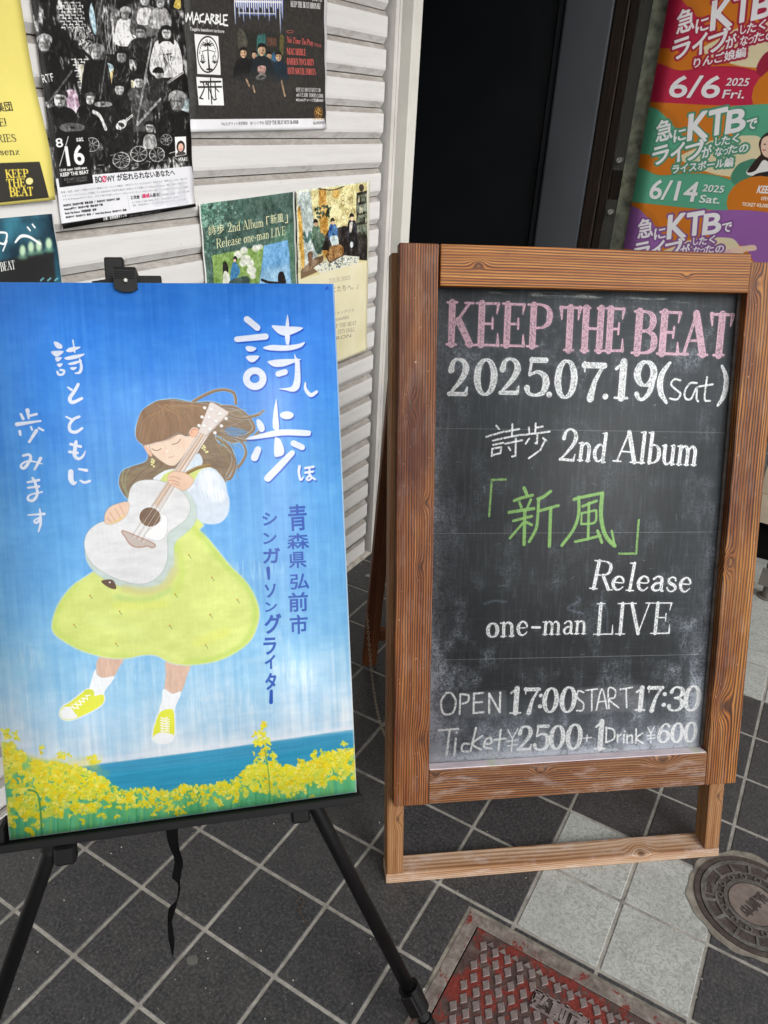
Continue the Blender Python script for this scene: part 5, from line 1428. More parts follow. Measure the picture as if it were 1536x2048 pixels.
# collar, strap, sleeve
cv.fill([(1040, 440), (1070, 412), (1094, 406), (1112, 450), (1080, 490), (1010, 512)], cv.noisecol((212, 226, 238), .05, 6, 10, 87), g=A_)
cv.fill([(840, 540), (900, 500), (955, 488), (900, 520), (872, 556)], (228, 236, 242), g=A_)
cv.line([(1006, 522), (1080, 484), (1150, 468)], 19, (132, 100, 46), g=A_); cv.line([(1006, 516), (1080, 478), (1150, 463)], 4, (176, 148, 84), g=A_)
slv = [(1085, 520), (1110, 492), (1150, 484), (1195, 510), (1232, 560), (1245, 620), (1256, 660), (1250, 730), (1215, 776), (1165, 790), (1115, 782), (1072, 748), (1040, 690), (1020, 640), (1004, 606), (1030, 580), (1058, 566)]
cv.fill(slv, cv.noisecol((208, 221, 236), .05, 14, 14, 88), g=A_, halo=((214, 226, 238), 5, .8))
for c_, a_, b_, al in (((1150, 560), 62, 66, .7), ((1190, 630), 50, 40, .75), ((1130, 520), 40, 36, .6)): cv.ell(c_, a_, b_, (244, 247, 250), al, .4, A_, 4, BRV)
for q in range(9): cv.line([(1030 + q * 12, 590 - q * 4), (1070 + q * 13, 660 - q * 2), (1120 + q * 12, 730)], 3, (226, 234, 244), .65, g=A_)
for q in range(7): cv.line([(1095 + q * 20, 600), (1110 + q * 20, 655 + (q % 2) * 10)], 4, (248, 250, 252), .6, g=A_)
for q in range(6): cv.line([(1008 + q * 9, 606 - q * 6), (1022 + q * 9, 620 - q * 7)], 6, (240, 244, 248), .9, g=A_)
# guitar
gb = [(705, 640), (714, 600), (740, 566), (785, 550), (850, 550), (920, 566), (985, 600), (1030, 655), (1042, 710), (1020, 762), (965, 806), (930, 832), (915, 872), (918, 930), (912, 1000), (880, 1064), (825, 1106), (760, 1118), (690, 1106), (600, 1072), (520, 1020), (474, 955), (464, 885), (490, 824), (550, 782), (620, 768), (670, 738), (696, 690)]
side = [(x + 38 * min(1, max(0, (x - 440) / 200)), y + 48 * min(1, max(.15, (y - 560) / 260))) for x, y in gb]
cv.fill(side, cv.noisecol((196, 212, 208), .05, 30, 20, 89), g=A_, halo=((160, 190, 204), 4, .7))
cv.line([(960, 1040), (900, 1130), (790, 1160), (680, 1145)], 44, (208, 204, 128), .8, g=A_, soft=4)
cv.line([(965, 960), (960, 1040), (920, 1100)], 22, (206, 208, 150), .7, g=A_, soft=4)
cv.fill(gb, cv.noisecol((224, 226, 228), .05, 34, 12, 90), g=A_, halo=((150, 146, 140), 3.5, .8))
cv.fill([(555, 1104), (606, 1094), (628, 1110), (636, 1146), (596, 1138)], (92, 66, 48), g=A_); cv.ell((602, 1110), 5, 5, (240, 240, 236), 1, 0, A_)
cv.ell((822, 752), 62, 57, (240, 240, 240), 1, .1, A_); cv.ell((822, 752), 58, 53, cv.noisecol((112, 84, 62), .06, 20, 8, 91), 1, .1, A_)
cv.fill([(884, 738), (908, 744), (917, 766), (912, 838), (890, 872), (856, 880), (790, 854), (850, 800), (884, 770)], (242, 243, 245), g=A_, halo=((170, 166, 164), 3, .9))
cv.fill([(670, 832), (700, 838), (840, 898), (836, 918), (806, 908), (782, 914), (742, 914), (712, 896), (690, 862)], (196, 184, 176), g=A_, halo=((150, 88, 58), 8, .95), smooth=True)
# head
face = [(290, 720), (330, 690), (420, 680), (520, 655), (640, 600), (740, 620), (830, 600), (800, 690), (720, 800), (640, 900), (590, 940), (520, 930), (440, 880), (380, 830), (340, 790)]
cv.fill([(262, 730), (290, 716), (330, 740), (352, 830), (330, 836), (292, 790)], (232, 186, 160), g=HD, halo=((200, 150, 124), 3, .8))
cv.fill(face, cv.noisecol((234, 210, 188), .03, 40, 40, 92), g=HD, halo=(SKO, 4, .7))
cv.ell((470, 800), 60, 40, (240, 190, 166), .25, 0, HD, 5); cv.ell((690, 700), 60, 50, (240, 190, 166), .3, 0, HD, 5)
cv.fill([(762, 560), (790, 520), (835, 518), (862, 556), (850, 600), (800, 625), (764, 600)], (236, 184, 154), g=HD, halo=((186, 112, 84), 5, .9)); cv.line([(790, 590), (786, 555), (815, 540), (840, 550)], 6, (196, 120, 90), g=HD)
bang = [(180, 640), (172, 560), (196, 440), (240, 340), (330, 270), (430, 225), (560, 222), (700, 240), (820, 252), (960, 270), (1000, 340), (950, 430), (880, 520), (800, 520), (760, 560), (730, 620), (640, 580), (560, 620), (480, 660), (400, 680), (330, 700), (280, 712), (220, 690)]
cv.fill(bang, cv.noisecol((136, 104, 74), .07, 14, 60, 93), g=HD, halo=(HALO, 9, .8))
crown = np.array([480, 290.])
for k in range(170):
    a = RN.uniform(0, 1)
    e_ = np.array(sm([(200, 600), (260, 690), (400, 670), (560, 620), (660, 570), (740, 600), (800, 500), (900, 400), (960, 300)], 12))[int(a * 95)]
    m_ = (crown + e_) / 2 + np.array([(e_[0] - 480) * .25, -40 + RN.uniform(-20, 20)])
    s_ = crown + RN.uniform(-70, 90, 2) * [1.2, .4]
    cv.line([s_, m_ + RN.uniform(-12, 12, 2), e_ + RN.uniform(-16, 2, 2)], RN.uniform(2, 7), [HAD, HAL, (160, 118, 78), (116, 84, 60), (150, 116, 70), (176, 132, 92)][RN.randint(6)], .42, g=HD)
cv.line([(230, 680), (330, 705), (420, 676), (540, 650), (620, 600)], 9, (150, 88, 66), .55, g=HD, soft=2)
for P in ([(350, 755), (380, 772), (420, 772), (452, 752)], [(570, 708), (610, 700), (645, 678), (664, 648)]): cv.line(P, 6, (112, 80, 62), .95, g=HD)
cv.line([(470, 690), (500, 730), (502, 765)], 4, (206, 160, 136), .7, g=HD); cv.line([(512, 768), (512, 800)], 9, (250, 244, 232), 1, g=HD)
cv.line([(530, 848), (560, 848), (594, 830)], 5, (190, 128, 106), .95, g=HD); cv.line([(318, 716), (336, 780), (364, 830)], 5, (150, 116, 92), .8, g=HD)
for x, y in ((352, 872), (372, 886), (346, 898), (366, 908), (350, 928), (372, 948), (918, 724), (904, 748), (930, 742), (926, 768), (944, 792), (958, 788)): cv.ell((x, y), 12, 11, (240, 236, 150), 1, 0, HD); cv.ell((x - 2, y - 2), 5, 5, (252, 250, 220), 1, 0, HD)
# neck of the guitar
cv.fill([(1088, 286), (1146, 298), (960, 560), (905, 640), (800, 800), (748, 872), (722, 866), (780, 770), (850, 670)], cv.noisecol((216, 206, 200), .03, 6, 40, 94), False, False, g=A_) if False else None
cv.fill([(1092, 286), (1146, 300), (872, 706), (832, 690)], cv.noisecol((214, 202, 196), .03, 6, 40, 94), 1, False, g=A_, halo=((176, 156, 148), 3, .8))
cv.line([(1116, 294), (858, 680)], 20, (204, 172, 142), .8, False, g=A_)
for q, o in enumerate((-14, -8, -2, 4, 10, 16)):
    cv.line([(1118 + o * 1.1, 300 + o * .5), (752 + o * 2.1, 874 + o * 1.2)], 2.2, (244, 240, 236) if q % 2 else (150, 126, 110), .9, False, g=A_)
hsk = [(1152, 124), (1170, 126), (1252, 176), (1250, 190), (1136, 306), (1088, 286), (1094, 270)]
cv.fill(hsk, cv.noisecol((222, 213, 208), .03, 8, 20, 95), 1, False, g=A_, halo=((160, 136, 126), 4, .9))
cv.line([(1246, 190), (1136, 302)], 8, (186, 168, 160), .8, False, g=A_)
for x, y in ((1158, 162), (1206, 186), (1146, 205), (1184, 226), (1120, 252), (1150, 270)): cv.ell((x, y + 2), 9, 9, (180, 168, 164), 1, 0, A_); cv.ell((x, y), 8, 8, (246, 246, 246), 1, 0, A_)
for x, y in ((1122, 153), (1108, 203), (1091, 250), (1240, 212), (1214, 252), (1178, 290)): cv.ell((x, y), 10, 9, (226, 222, 220), 1, .3, A_); cv.ell((x, y), 6, 5, (248, 248, 248), 1, .3, A_)
# hands
cv.fill([(922, 540), (930, 514), (965, 504), (1020, 514), (1056, 542), (1058, 560), (1036, 590), (1004, 606), (966, 588), (930, 570)], cv.noisecol((232, 196, 170), .03, 20, 20, 96), g=A_, halo=(SKO, 4, .9))
for P in ([(930, 534), (960, 532), (990, 546)], [(926, 552), (952, 552), (984, 566)], [(940, 570), (964, 572), (984, 582)]): cv.line(P, 3, (190, 128, 100), .8, g=A_)
cv.fill([(574, 762), (580, 728), (606, 696), (650, 678), (690, 668), (706, 680), (702, 716), (686, 748), (650, 776), (606, 790), (578, 784)], cv.noisecol((232, 200, 176), .03, 20, 20, 97), g=A_, halo=(SKO, 4, .9))
for P in ([(586, 756), (612, 780)], [(604, 728), (634, 776)], [(630, 704), (662, 760)], [(656, 688), (682, 740)]): cv.line(P, 3, (190, 128, 100), .85, g=A_)
cv.line([(608, 784), (650, 770), (680, 742)], 4, (226, 206, 60), .8, g=A_)

# white brush lettering -----------------------------------------------------
P1 = fr(440, 600, 5.3875); P2 = fr(0, 650, 4.55)
LET = []
def fp(P, g): LET.append(('f', P, None, g))
def ls(P, w, g): LET.append(('l', P, w, g))
ls([(290, 210), (400, 300)], 72, P1); ls([(180, 425), (490, 395)], [62, 68], P1)
fp([(275, 505), (330, 498), (390, 522), (350, 556), (295, 552)], P1); fp([(280, 612), (330, 598), (420, 606), (375, 662), (330, 672), (295, 648)], P1)
ls([(373 + 90 * math.cos(t), 848 + 86 * math.sin(t)) for t in np.linspace(0, 6.283, 17)], 74, P1)
fp([(722, 170), (732, 172), (744, 280), (706, 280)], P1); fp([(555, 280), (640, 278), (730, 285), (892, 300), (800, 360), (700, 386), (620, 358)], P1)
fp([(700, 380), (750, 378), (742, 478), (712, 478), (702, 430)], P1); fp([(468, 510), (560, 485), (700, 490), (840, 474), (912, 455), (870, 510), (740, 546), (600, 548), (490, 535)], P1)
fp([(510, 668), (560, 650), (640, 640), (780, 636), (870, 640), (820, 668), (700, 712), (640, 722), (570, 716)], P1)
fp([(800, 580), (822, 620), (856, 660), (864, 760), (866, 880), (850, 950), (810, 984), (760, 988), (700, 972), (630, 957), (700, 950), (760, 938), (786, 900), (802, 820), (806, 700)], P1)
ls([(625, 798), (700, 776)], [62, 62], P1); ls([(918, 890), (920, 960), (975, 1026), (1040, 990)], [12, 34, 46, 32], P1)
fp([(600, 1080), (610, 1084), (625, 1250), (634, 1395), (578, 1395), (565, 1330), (575, 1200)], P1); cvp = [(718 + 74 * math.cos(t), 1243 + 43 * math.sin(t)) for t in np.linspace(0, 6.28, 15)[:-1]]; fp(cvp, P1)
fp([(390, 1300), (420, 1288), (468, 1340), (480, 1400), (440, 1425), (405, 1380)], P1)
fp([(284, 1490), (450, 1440), (620, 1400), (800, 1396), (960, 1408), (976, 1440), (940, 1466), (700, 1460), (500, 1484), (330, 1505)], P1)
fp([(588, 1500), (610, 1483), (652, 1510), (688, 1600), (686, 1660), (640, 1686), (584, 1676)], P1); ls([(408, 1612), (370, 1700)], [72, 80], P1); ls([(790, 1545), (882, 1588)], [66, 66], P1)
ls([(776, 1648), (640, 1790), (512, 1922)], [60, 76, 78], P1)
ls([(855, 1792), (848, 1860), (868, 1938), (896, 1908)], [30, 28, 26, 12], P1); ls([(918, 1812), (1005, 1798)], 28, P1); ls([(918, 1862), (1000, 1850)], 26, P1); ls([(962, 1812), (958, 1890), (932, 1924), (952, 1944), (982, 1918), (968, 1880)], 22, P1); ls([(970, 1900), (1024, 1936)], 22, P1)
nb = len(LET)
fp([(490, 155), (520, 155), (565, 185), (562, 215), (525, 215), (500, 190)], P2); fp([(470, 240), (580, 240), (525, 290), (485, 275)], P2); fp([(505, 297), (565, 298), (530, 335), (508, 325)], P2); fp([(520, 354), (572, 352), (548, 385), (525, 375)], P2)
ls([(522, 425), (534, 452), (572, 450), (584, 418), (550, 410)], 20, P2); ls([(663, 140), (680, 250)], 13, P2); fp([(600, 238), (640, 205), (735, 200), (690, 232), (640, 250)], P2); fp([(585, 302), (640, 282), (770, 262), (720, 300), (620, 320)], P2)
fp([(618, 352), (690, 330), (750, 322), (700, 355), (640, 366)], P2); ls([(725, 310), (740, 380), (726, 432), (682, 440)], [14, 26, 26, 10], P2); fp([(640, 388), (700, 385), (675, 412), (650, 408)], P2)
ls([(618, 568), (652, 592)], [16, 24], P2); ls([(712, 540), (680, 600), (636, 668), (660, 706), (745, 668)], [28, 30, 34, 34, 26], P2)
ls([(600, 834), (652, 862)], [14, 24], P2); ls([(722, 835), (668, 860), (632, 912), (642, 965), (692, 975), (748, 940)], [24, 26, 28, 30, 30, 22], P2)
ls([(692, 1062), (682, 1130), (680, 1190), (712, 1218), (752, 1198), (776, 1148)], [28, 34, 34, 28, 22, 8], P2); ls([(642, 1085), (735, 1108)], 26, P2); ls([(632, 1155), (705, 1165)], 26, P2)
ls([(645, 1335), (645, 1400), (668, 1442), (696, 1430)], [46, 48, 36, 12], P2); ls([(718, 1312), (788, 1324)], [18, 32], P2); ls([(730, 1415), (770, 1434), (818, 1420)], [16, 26, 24], P2)
ls([(190, 812), (212, 855)], [24, 28], P2); ls([(250, 775), (262, 852)], [38, 18], P2); ls([(280, 825), (335, 812)], 24, P2); ls([(155, 905), (370, 874)], [40, 18], P2); ls([(180, 968), (186, 1002)], [28, 22], P2); ls([(283, 928), (293, 955)], 18, P2); ls([(352, 938), (395, 960)], 20, P2); ls([(332, 962), (266, 1066)], [34, 24], P2)
ls([(212, 1190), (264, 1180), (280, 1212), (250, 1270), (215, 1306), (190, 1284), (222, 1250), (290, 1240), (385, 1265)], [24, 24, 26, 30, 28, 22, 18, 18, 10], P2); ls([(370, 1214), (316, 1316)], [32, 20], P2)
ls([(252, 1432), (355, 1412)], [20, 26], P2); ls([(255, 1482), (355, 1470)], [20, 26], P2); ls([(297, 1392), (325, 1450), (340, 1540), (302, 1598), (256, 1588), (272, 1548), (384, 1520)], [22, 24, 26, 28, 24, 16, 18], P2)
ls([(258, 1730), (404, 1720)], [16, 26], P2); ls([(362, 1675), (368, 1750), (334, 1802), (312, 1782), (350, 1756)], [14, 24, 22, 16, 14], P2); ls([(370, 1752), (370, 1812), (350, 1882)], [24, 24, 14], P2)
def drw(it, col, al, tex, grow=1.0, off=(0, 0)):
    k, P, w, g = it
    if k == 'f':
        Q = cv.px(sm(P, 6, True), g) + np.array(off)
        cv.blend(cv.cover(poly_edges(Q)), col, al, tex)
        if grow > 1: cv.blend(cv.cover(stroke_edges(np.vstack([Q, Q[:1]]), (grow - 1) * 30)), col, al, tex)
    else: cv.line(P, np.asarray(w, float) * grow, col, al, g=g, tex=tex, off=off)
for i_, it in enumerate(LET):
    if i_ < nb: drw(it, (24, 72, 190), .85, None, 1.05, (2.5, 4.5))
    else: drw(it, (52, 104, 206), .5, None, 1.08, (1, 1.2))
for i_, it in enumerate(LET): drw(it, cv.noisecol((226, 232, 246), .045, 24, 5, 98 + i_ % 3), .98, None)
# blue lettering
P3 = fr(500, 980, 4.55); BL_ = (10, 70, 172)
for ch, x0_, x1_, yt, yb_ in (('青', 352, 520, 132, 376), ('森', 335, 540, 394, 544), ('県', 352, 515, 562, 716), ('弘', 362, 540, 762, 908), ('前', 348, 528, 930, 1112), ('市', 360, 526, 1134, 1316)):
    cv.text(ch, (x0_ + 6, yb_ - 4), (x1_ - 4, yb_ - 14), (yb_ - yt) - 12, BL_, .95, .035, g=P3, font='cjk')
for ch, x0_, x1_, yt, yb_ in (('シ', 112, 250, 200, 326), ('ン', 118, 245, 384, 496), ('ガ', 118, 276, 524, 670), ('ソ', 134, 238, 852, 982), ('ン', 134, 248, 1014, 1112), ('グ', 130, 284, 1124, 1310), ('ラ', 120, 240, 1340, 1500), ('イ', 132, 232, 1498, 1632), ('タ', 136, 240, 1662, 1820)):
    cv.text(ch, (x0_ + 6, yb_ - 4), (x1_ - 6, yb_ - 10), (yb_ - yt) - 14, BL_, .95, .06, g=P3, font='cjk')
for P, w_ in (([(163, 712), (170, 808)], [34, 22]), ([(192, 1828), (190, 1932)], [28, 34])): cv.line(P, w_, BL_, .95, g=P3)
cv.line([(1400, 205), (1388, 212), (1396, 200)], 5, (20, 70, 190), .8, g=fr(0, 480, 2.133))
# white primed edge
cv.a[:, -4:] += (.86 - cv.a[:, -4:]) * .6; cv.a[:, :3] += (.86 - cv.a[:, :3]) * .5; cv.a[-3:] += (.8 - cv.a[-3:]) * .6
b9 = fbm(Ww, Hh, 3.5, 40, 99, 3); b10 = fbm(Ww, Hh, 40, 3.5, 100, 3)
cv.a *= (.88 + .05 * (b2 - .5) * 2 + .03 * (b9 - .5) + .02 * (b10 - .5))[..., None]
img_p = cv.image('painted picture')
bm = sheet(X0p, X1p, 0, PH, ((X0p, PH), (X1p, PH), (X1p, 0), (X0p, 0)), lambda x, z, u, v: .0, .0055, 4, 4)
PMat = Mt('painted board', .42, .45)
uvn = PMat.n('UVMap'); uvn.uv_map = 'print'; ti = PMat.n('TexImage', image=img_p, interpolation='Cubic'); PMat.t.links.new(uvn.outputs[0], ti.inputs[0])
PMat.color(ti.outputs['Color'])
bw_ = PMat.n('RGBToBW'); PMat.t.links.new(ti.outputs['Color'], bw_.inputs[0])
PMat.bump(PMat.math('ADD', PMat.math('MULTIPLY', bw_.outputs[0], .7), PMat.noise(PMat.scale(PMat.co(), (260, 1, 40)), 1.0, 4, .6)), .35, .0006)
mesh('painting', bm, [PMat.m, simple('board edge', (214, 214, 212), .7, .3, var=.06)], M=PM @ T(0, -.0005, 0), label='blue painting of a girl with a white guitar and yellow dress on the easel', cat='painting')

# ------------------------------------------------------------------ posters on the shutter
YP = YS - .0035
wmap = plane_map(W(0, -YP), D_, E_, Vector((0, 0, 1)))
q1 = fr(0, 0, 3.53)


def poster(name, quad, base, label, draw, wav=.0018, seed=0, group='posters taped to the shutter', y=YP, frame_a=None, ppm=1750, rough=.5, disp=None):
    xs = [p[0] for p in quad]; zs = [p[1] for p in quad]
    x0, x1, z0, z1 = min(xs), max(xs), min(zs), max(zs)
    c = Canvas(wmap, x0, z0, x1 - x0, z1 - z0, ppm, base)
    draw(c)
    im = c.image('print for ' + name)
    xm = (x0 + x1) / 2
    dd = disp or (lambda x, z, u, v: y - YP - .0028 - wav * (.5 + .5 * math.sin(z * 2 * math.pi / SP + seed)) * (.3 + .7 * abs(2 * u - 1)) - wav * .5 * math.sin(x * 23 + seed * 2) - .004 * max(0, .06 - v) / .06 * (u - .2))
    bm = sheet(x0, x1, z0, z1, quad, dd, .0003, 22, 60)
    bmesh.ops.translate(bm, vec=(-xm, 0, -z0), verts=bm.verts)
    return mesh('poster', bm, [print_mat(name, im, rough, .12, 20), M_PAPER], M=wall_frame(xm, -YP, z0), label=label, cat='poster', group=group)


M_PAPER = simple('plain paper back', (214, 213, 208), .8, .2, var=.03)
Q_ = lambda *pts: [tuple(wmap([p])[0]) for p in pts]


def mottle(c, amp=.03, seed=5):
    c.a *= (1 + (fbm(c.w, c.h, 120, 90, seed, 4) - .5) * 2 * amp)[..., None]


# 1 yellow
def d_yellow(c):
    g = q1
    c.fill([(-400, 1165), (245, 1138), (322, 1392), (-400, 1470)], (52, 50, 44), 1, False, g=g)
    for t, y, x0_, x1_, h in (('KEEP', 1252, 22, 178, 52), ('THE', 1318, 30, 160, 52), ('BEAT', 1382, 52, 216, 56)):
        c.text(t, (x0_, y), (x1_, y - 8), h, (232, 208, 84), 1, .02, g=g, font='serif', wt=1.5)
    c.ell((183, 1276), 25, 25, (236, 224, 150), 1, 0, g); c.line([(60, 1392), (190, 1380)], 2, (150, 136, 70), g=g)
    K = (44, 40, 30)
    c.text('集団', (-40, 790), (74, 782), 66, K, .95, .02, g=g, font='cjk'); c.text('音楽', (-190, 800), (-60, 792), 66, K, .95, .02, g=g, font='cjk')
    c.text('LIVE!', (-120, 892), (32, 888), 52, K, .95, g=g, font='serif', wt=1.1)
    c.text('SERIES', (-110, 1004), (94, 996), 50, K, .95, g=g, font='serif', wt=.9); c.text('Rosenz', (-110, 1096), (114, 1088), 46, K, .95, g=g, font='serif', wt=.95)
    mottle(c, .03, 21)
P1q = Q_((-250, -60), (24, -60), (103, 400), (-230, 424)); P1q = [(.66, 1.80), (.975, 1.80), (.990, 1.327), (.66, 1.318)]
poster('yellow poster', P1q, (226, 213, 116), 'yellow poster at the left edge with a black logo box at its foot', d_yellow, .004, 1,
       disp=lambda x, z, u, v: -.003 - .004 * (.5 + .5 * math.sin(z * 11)) * u - .010 * u ** 4 * math.exp(-((v - .18) / .15) ** 2))


# 2 black and white band collage
def d_bw(c):
    g = q1
    w, h = c.w, c.h
    a = fbm(w, h, 46, 60, 41, 5); b = fbm(w, h, 9, 22, 42, 3); e = fbm(w, h, 90, 24, 43, 3)
    v = np.clip((a - .5) * 3.4 + (b - .5) * 3.0 + .34, 0, 1) ** 1.4
    v *= np.clip((e - .3) * 3, .2, 1)
    c.a[:] = (.05 + .72 * v)[..., None]
    def T_(P): return [(x + .0, y) for x, y in P]
    # brick pattern scroll and foil drape of the backdrop
    for (x0_, y0_, n_, k_) in ((400, 20, 9, 22), (500, 420, 13, 20)):
        for i in range(n_):
            for j in range(4 if y0_ < 100 else 3):
                x, y = x0_ + j * 44 + (i % 2) * 16 + i * (3 if y0_ < 100 else 5), y0_ + i * k_
                c.line([(x, y), (x + 26, y - 2), (x + 26, y + 13)], 7, (226, 226, 226), .95, False, g=g)
    for i in range(26):
        x = 690 + RN.uniform(-10, 120); c.line([(x, RN.uniform(-60, 80)), (x + RN.uniform(-40, 40), 180), (x + RN.uniform(-50, 30), 380)], RN.uniform(3, 9), (RN.randint(90, 240),) * 3, .6, g=g)
    for i in range(24):
        x, y = RN.uniform(500, 660), RN.uniform(170, 300); c.line([(x, y), (x + RN.uniform(-20, 20), y + RN.uniform(4, 22)), (x + RN.uniform(-20, 20), y + 34)], RN.uniform(4, 8), (220, 220, 220), .8, g=g)
    for P, cl in (([(640, 20), (670, 160), (665, 250), (625, 120)], (170, 200, 216)), ([(450, 650), (520, 640), (555, 760), (520, 820), (470, 760)], (214, 186, 206)), ([(545, 470), (600, 480), (610, 620), (580, 640)], (226, 222, 200)), ([(770, 500), (830, 470), (830, 560), (780, 600)], (216, 188, 120)), ([(1230, 0), (1262, 0), (1262, 60), (1215, 50)], (226, 200, 100)), ([(900, 570), (950, 580), (920, 660), (890, 640)], (226, 222, 190)), ([(1280, 720), (1325, 700), (1325, 800), (1270, 780)], (190, 210, 214)), ([(720, 440), (800, 470), (760, 520), (700, 520)], (176, 200, 210))):
        c.fill(P, cl, .9, g=g)

    def guy(x, y, r, hair=(30, 30, 30), body=(16, 16, 16), skin=(186, 186, 186), bw=2.1, bh=4.2, tilt=0, shirt=None, cap=False, glasses=False, lng=False):
        r *= 1.2
        c.fill([(x - r * .5, y + r * .8), (x + r * .5, y + r * .8), (x + r * bw * .8, y + r * 1.7), (x + r * bw, y + r * bh), (x - r * bw, y + r * bh), (x - r * bw * .85, y + r * 1.7)], body, 1, g=g, halo=((120, 120, 120), 3, .5))
        for q in range(13):
            xx_ = x + RN.uniform(-bw, bw) * r * .85; yy_ = y + r * RN.uniform(1.2, bh * .8); c.line([(xx_, yy_), (xx_ + RN.uniform(-14, 14), yy_ + r * .5), (xx_ + RN.uniform(-22, 22), yy_ + r * RN.uniform(.6, 1.4))], RN.uniform(2, 8), (RN.randint(40, 200),) * 3, .5, g=g, soft=1)
        if shirt: c.fill([(x - r * .8, y + r * 1.4), (x + r * .8, y + r * 1.3), (x + r * 1.1, y + r * 3.4), (x - r * 1.0, y + r * 3.5)], shirt, .95, g=g)
        if lng: c.fill([(x - r * .9, y - r * .7), (x, y - r * 1.2), (x + r * .9, y - r * .6), (x + r * 1.1, y + r * 1.6), (x + r * .4, y + r * 1.2), (x - r * .5, y + r * 1.2), (x - r * 1.2, y + r * 1.5)], hair, 1, g=g)
        c.ell((x, y), r * .66, r * .95, skin, 1, tilt, g)
        c.fill([(x + r * .15, y - r * .8), (x + r * .7, y - r * .4), (x + r * .66, y + r * .5), (x + r * .1, y + r * .95)], tuple(v * .62 for v in skin), .6, g=g, soft=1)
        c.fill([(x - r * .82, y - r * .1), (x - r * .8, y - r * .8), (x, y - r * 1.18), (x + r * .82, y - r * .8), (x + r * .84, y - r * .05), (x + r * .5, y - r * .45), (x - r * .5, y - r * .5)], hair, 1, g=g)
        if cap: c.line([(x - r * .9, y - r * .35), (x + r * .9, y - r * .3)], r * .3, hair, 1, g=g)
        c.line([(x - r * .45, y - r * .12), (x + r * .45, y - r * .08)], r * (.26 if glasses else .16), (40, 40, 40), .75 if glasses else .55, g=g, soft=1)
        c.line([(x + r * .02, y), (x + r * .1, y + r * .3)], r * .16, tuple(v * .6 for v in skin), .6, g=g, soft=1); c.line([(x - r * .18, y + r * .5), (x + r * .2, y + r * .48)], r * .1, (70, 60, 60), .55, g=g); c.ell((x - r * .1, y + r * .95), r * .5, r * .22, (30, 30, 30), .6, 0, g, 1)

    def gtr(p, q, w=13, body=True, col=(206, 206, 206)):
        c.line([p, q], w, col, 1, False, g=g); c.line([p, q], w * .35, (60, 60, 60), .8, False, g=g)
        if body: c.ell(p, w * 3.2, w * 2.1, col, 1, math.atan2(q[1] - p[1], q[0] - p[0]), g); c.ell(p, w * 1.7, w * 1.0, (40, 40, 40), .9, .5, g)
    guy(875, 95, 36, (180, 180, 180), (230, 230, 230), (170, 170, 170), 1.6, 5, shirt=(235, 235, 235))
    guy(1010, 0, 40, (20, 20, 20), (90, 90, 90), (190, 190, 190), 1.9, 5, shirt=(226, 226, 226)); guy(1120, 20, 34, (90, 90, 90), (160, 160, 160), bw=1.8)
    guy(980, 230, 38, (50, 50, 50), (24, 24, 24), (176, 176, 176), 2.0, 4, glasses=True)
    guy(1165, 235, 40, (16, 16, 16), (222, 222, 222), (206, 206, 206), 2.2, 6, lng=True, shirt=(232, 232, 232)); c.text('RTF', (1146, 436), (1208, 428), 56, (40, 40, 40), 1, .02, g=g)
    guy(300, 310, 52, (170, 170, 170), (12, 12, 12), (176, 176, 176), 2.2, 6); c.text('RTF', (292, 585), (372, 572), 58, (216, 216, 216), 1, .02, g=g)
    guy(676, 372, 48, (140, 140, 140), (14, 14, 14), (190, 190, 190), 1.8, 7, .3); c.line([(500, 340), (600, 380), (680, 470)], 22, (16, 16, 16), g=g); gtr((700, 700), (745, 400), 11, False, (96, 96, 96))
    guy(850, 400, 40, (14, 14, 14), (10, 10, 10), (150, 150, 150), 1.3, 6, lng=True)
    guy(970, 580, 38, (20, 20, 20), (70, 70, 70), (196, 196, 196), 2.0, 7); gtr((1090, 640), (1285, 510), 13); gtr((960, 860), (1060, 280), 12, False, (190, 190, 190))
    guy(1108, 520, 34, (16, 16, 16), (36, 36, 36), (196, 196, 196), 1.9, 4.5, cap=True); gtr((960, 880), (1120, 700), 12, False)
    guy(835, 630, 38, (12, 12, 12), (24, 24, 24), (190, 190, 190), 2.0, 9)
    guy(1240, 720, 60, (150, 150, 150), (10, 10, 10), (130, 130, 130), 2.0, 5)
    guy(412, 700, 52, (36, 36, 36), (14, 14, 14), (206, 206, 206), 2.4, 5, glasses=True); gtr((320, 740), (500, 500), 12, False, (110, 110, 110))
    guy(628, 700, 36, (70, 70, 70), (18, 18, 18), (216, 216, 216), 2.4, 6); c.line([(655, 790), (700, 820), (740, 910)], 24, (210, 210, 210), g=g)
    guy(1046, 900, 34, (14, 14, 14), (16, 16, 16), (190, 190, 190), 2.0, 5, shirt=(170, 170, 170), glasses=True)
    for x, y, rx, ry, al in ((720, 736, 66, 20, .9), (500, 900, 90, 34, .5)): c.ell((x, y), rx, ry, (150, 150, 150), al, 0, g); c.ell((x, y), rx * .2, ry * .3, (40, 40, 40), 1, 0, g)
    gtr((850, 880), (925, 815), 14)
    for x, y, r in ((850, 1130, 62), (972, 1085, 60), (1098, 1090, 56), (1162, 985, 42), (640, 1020, 54)):
        c.ell((x, y), r, r * .95, (188, 188, 188), .9, 0, g); c.ell((x, y), r * .9, r * .84, (26, 26, 26), .95, 0, g)
        for q in range(8): t = q * .785 + .2; c.line([(x + r * .15 * math.cos(t), y + r * .15 * math.sin(t)), (x + r * .85 * math.cos(t), y + r * .8 * math.sin(t))], 3.5, (196, 196, 196), .9, False, g=g)
    for q in range(46): x, y = RN.uniform(690, 1260), RN.uniform(1080, 1200); c.line([(x, y), (x + RN.uniform(-40, 50), y + RN.uniform(-26, 26))], RN.uniform(2, 5), (RN.randint(120, 240),) * 3, .8, g=g)
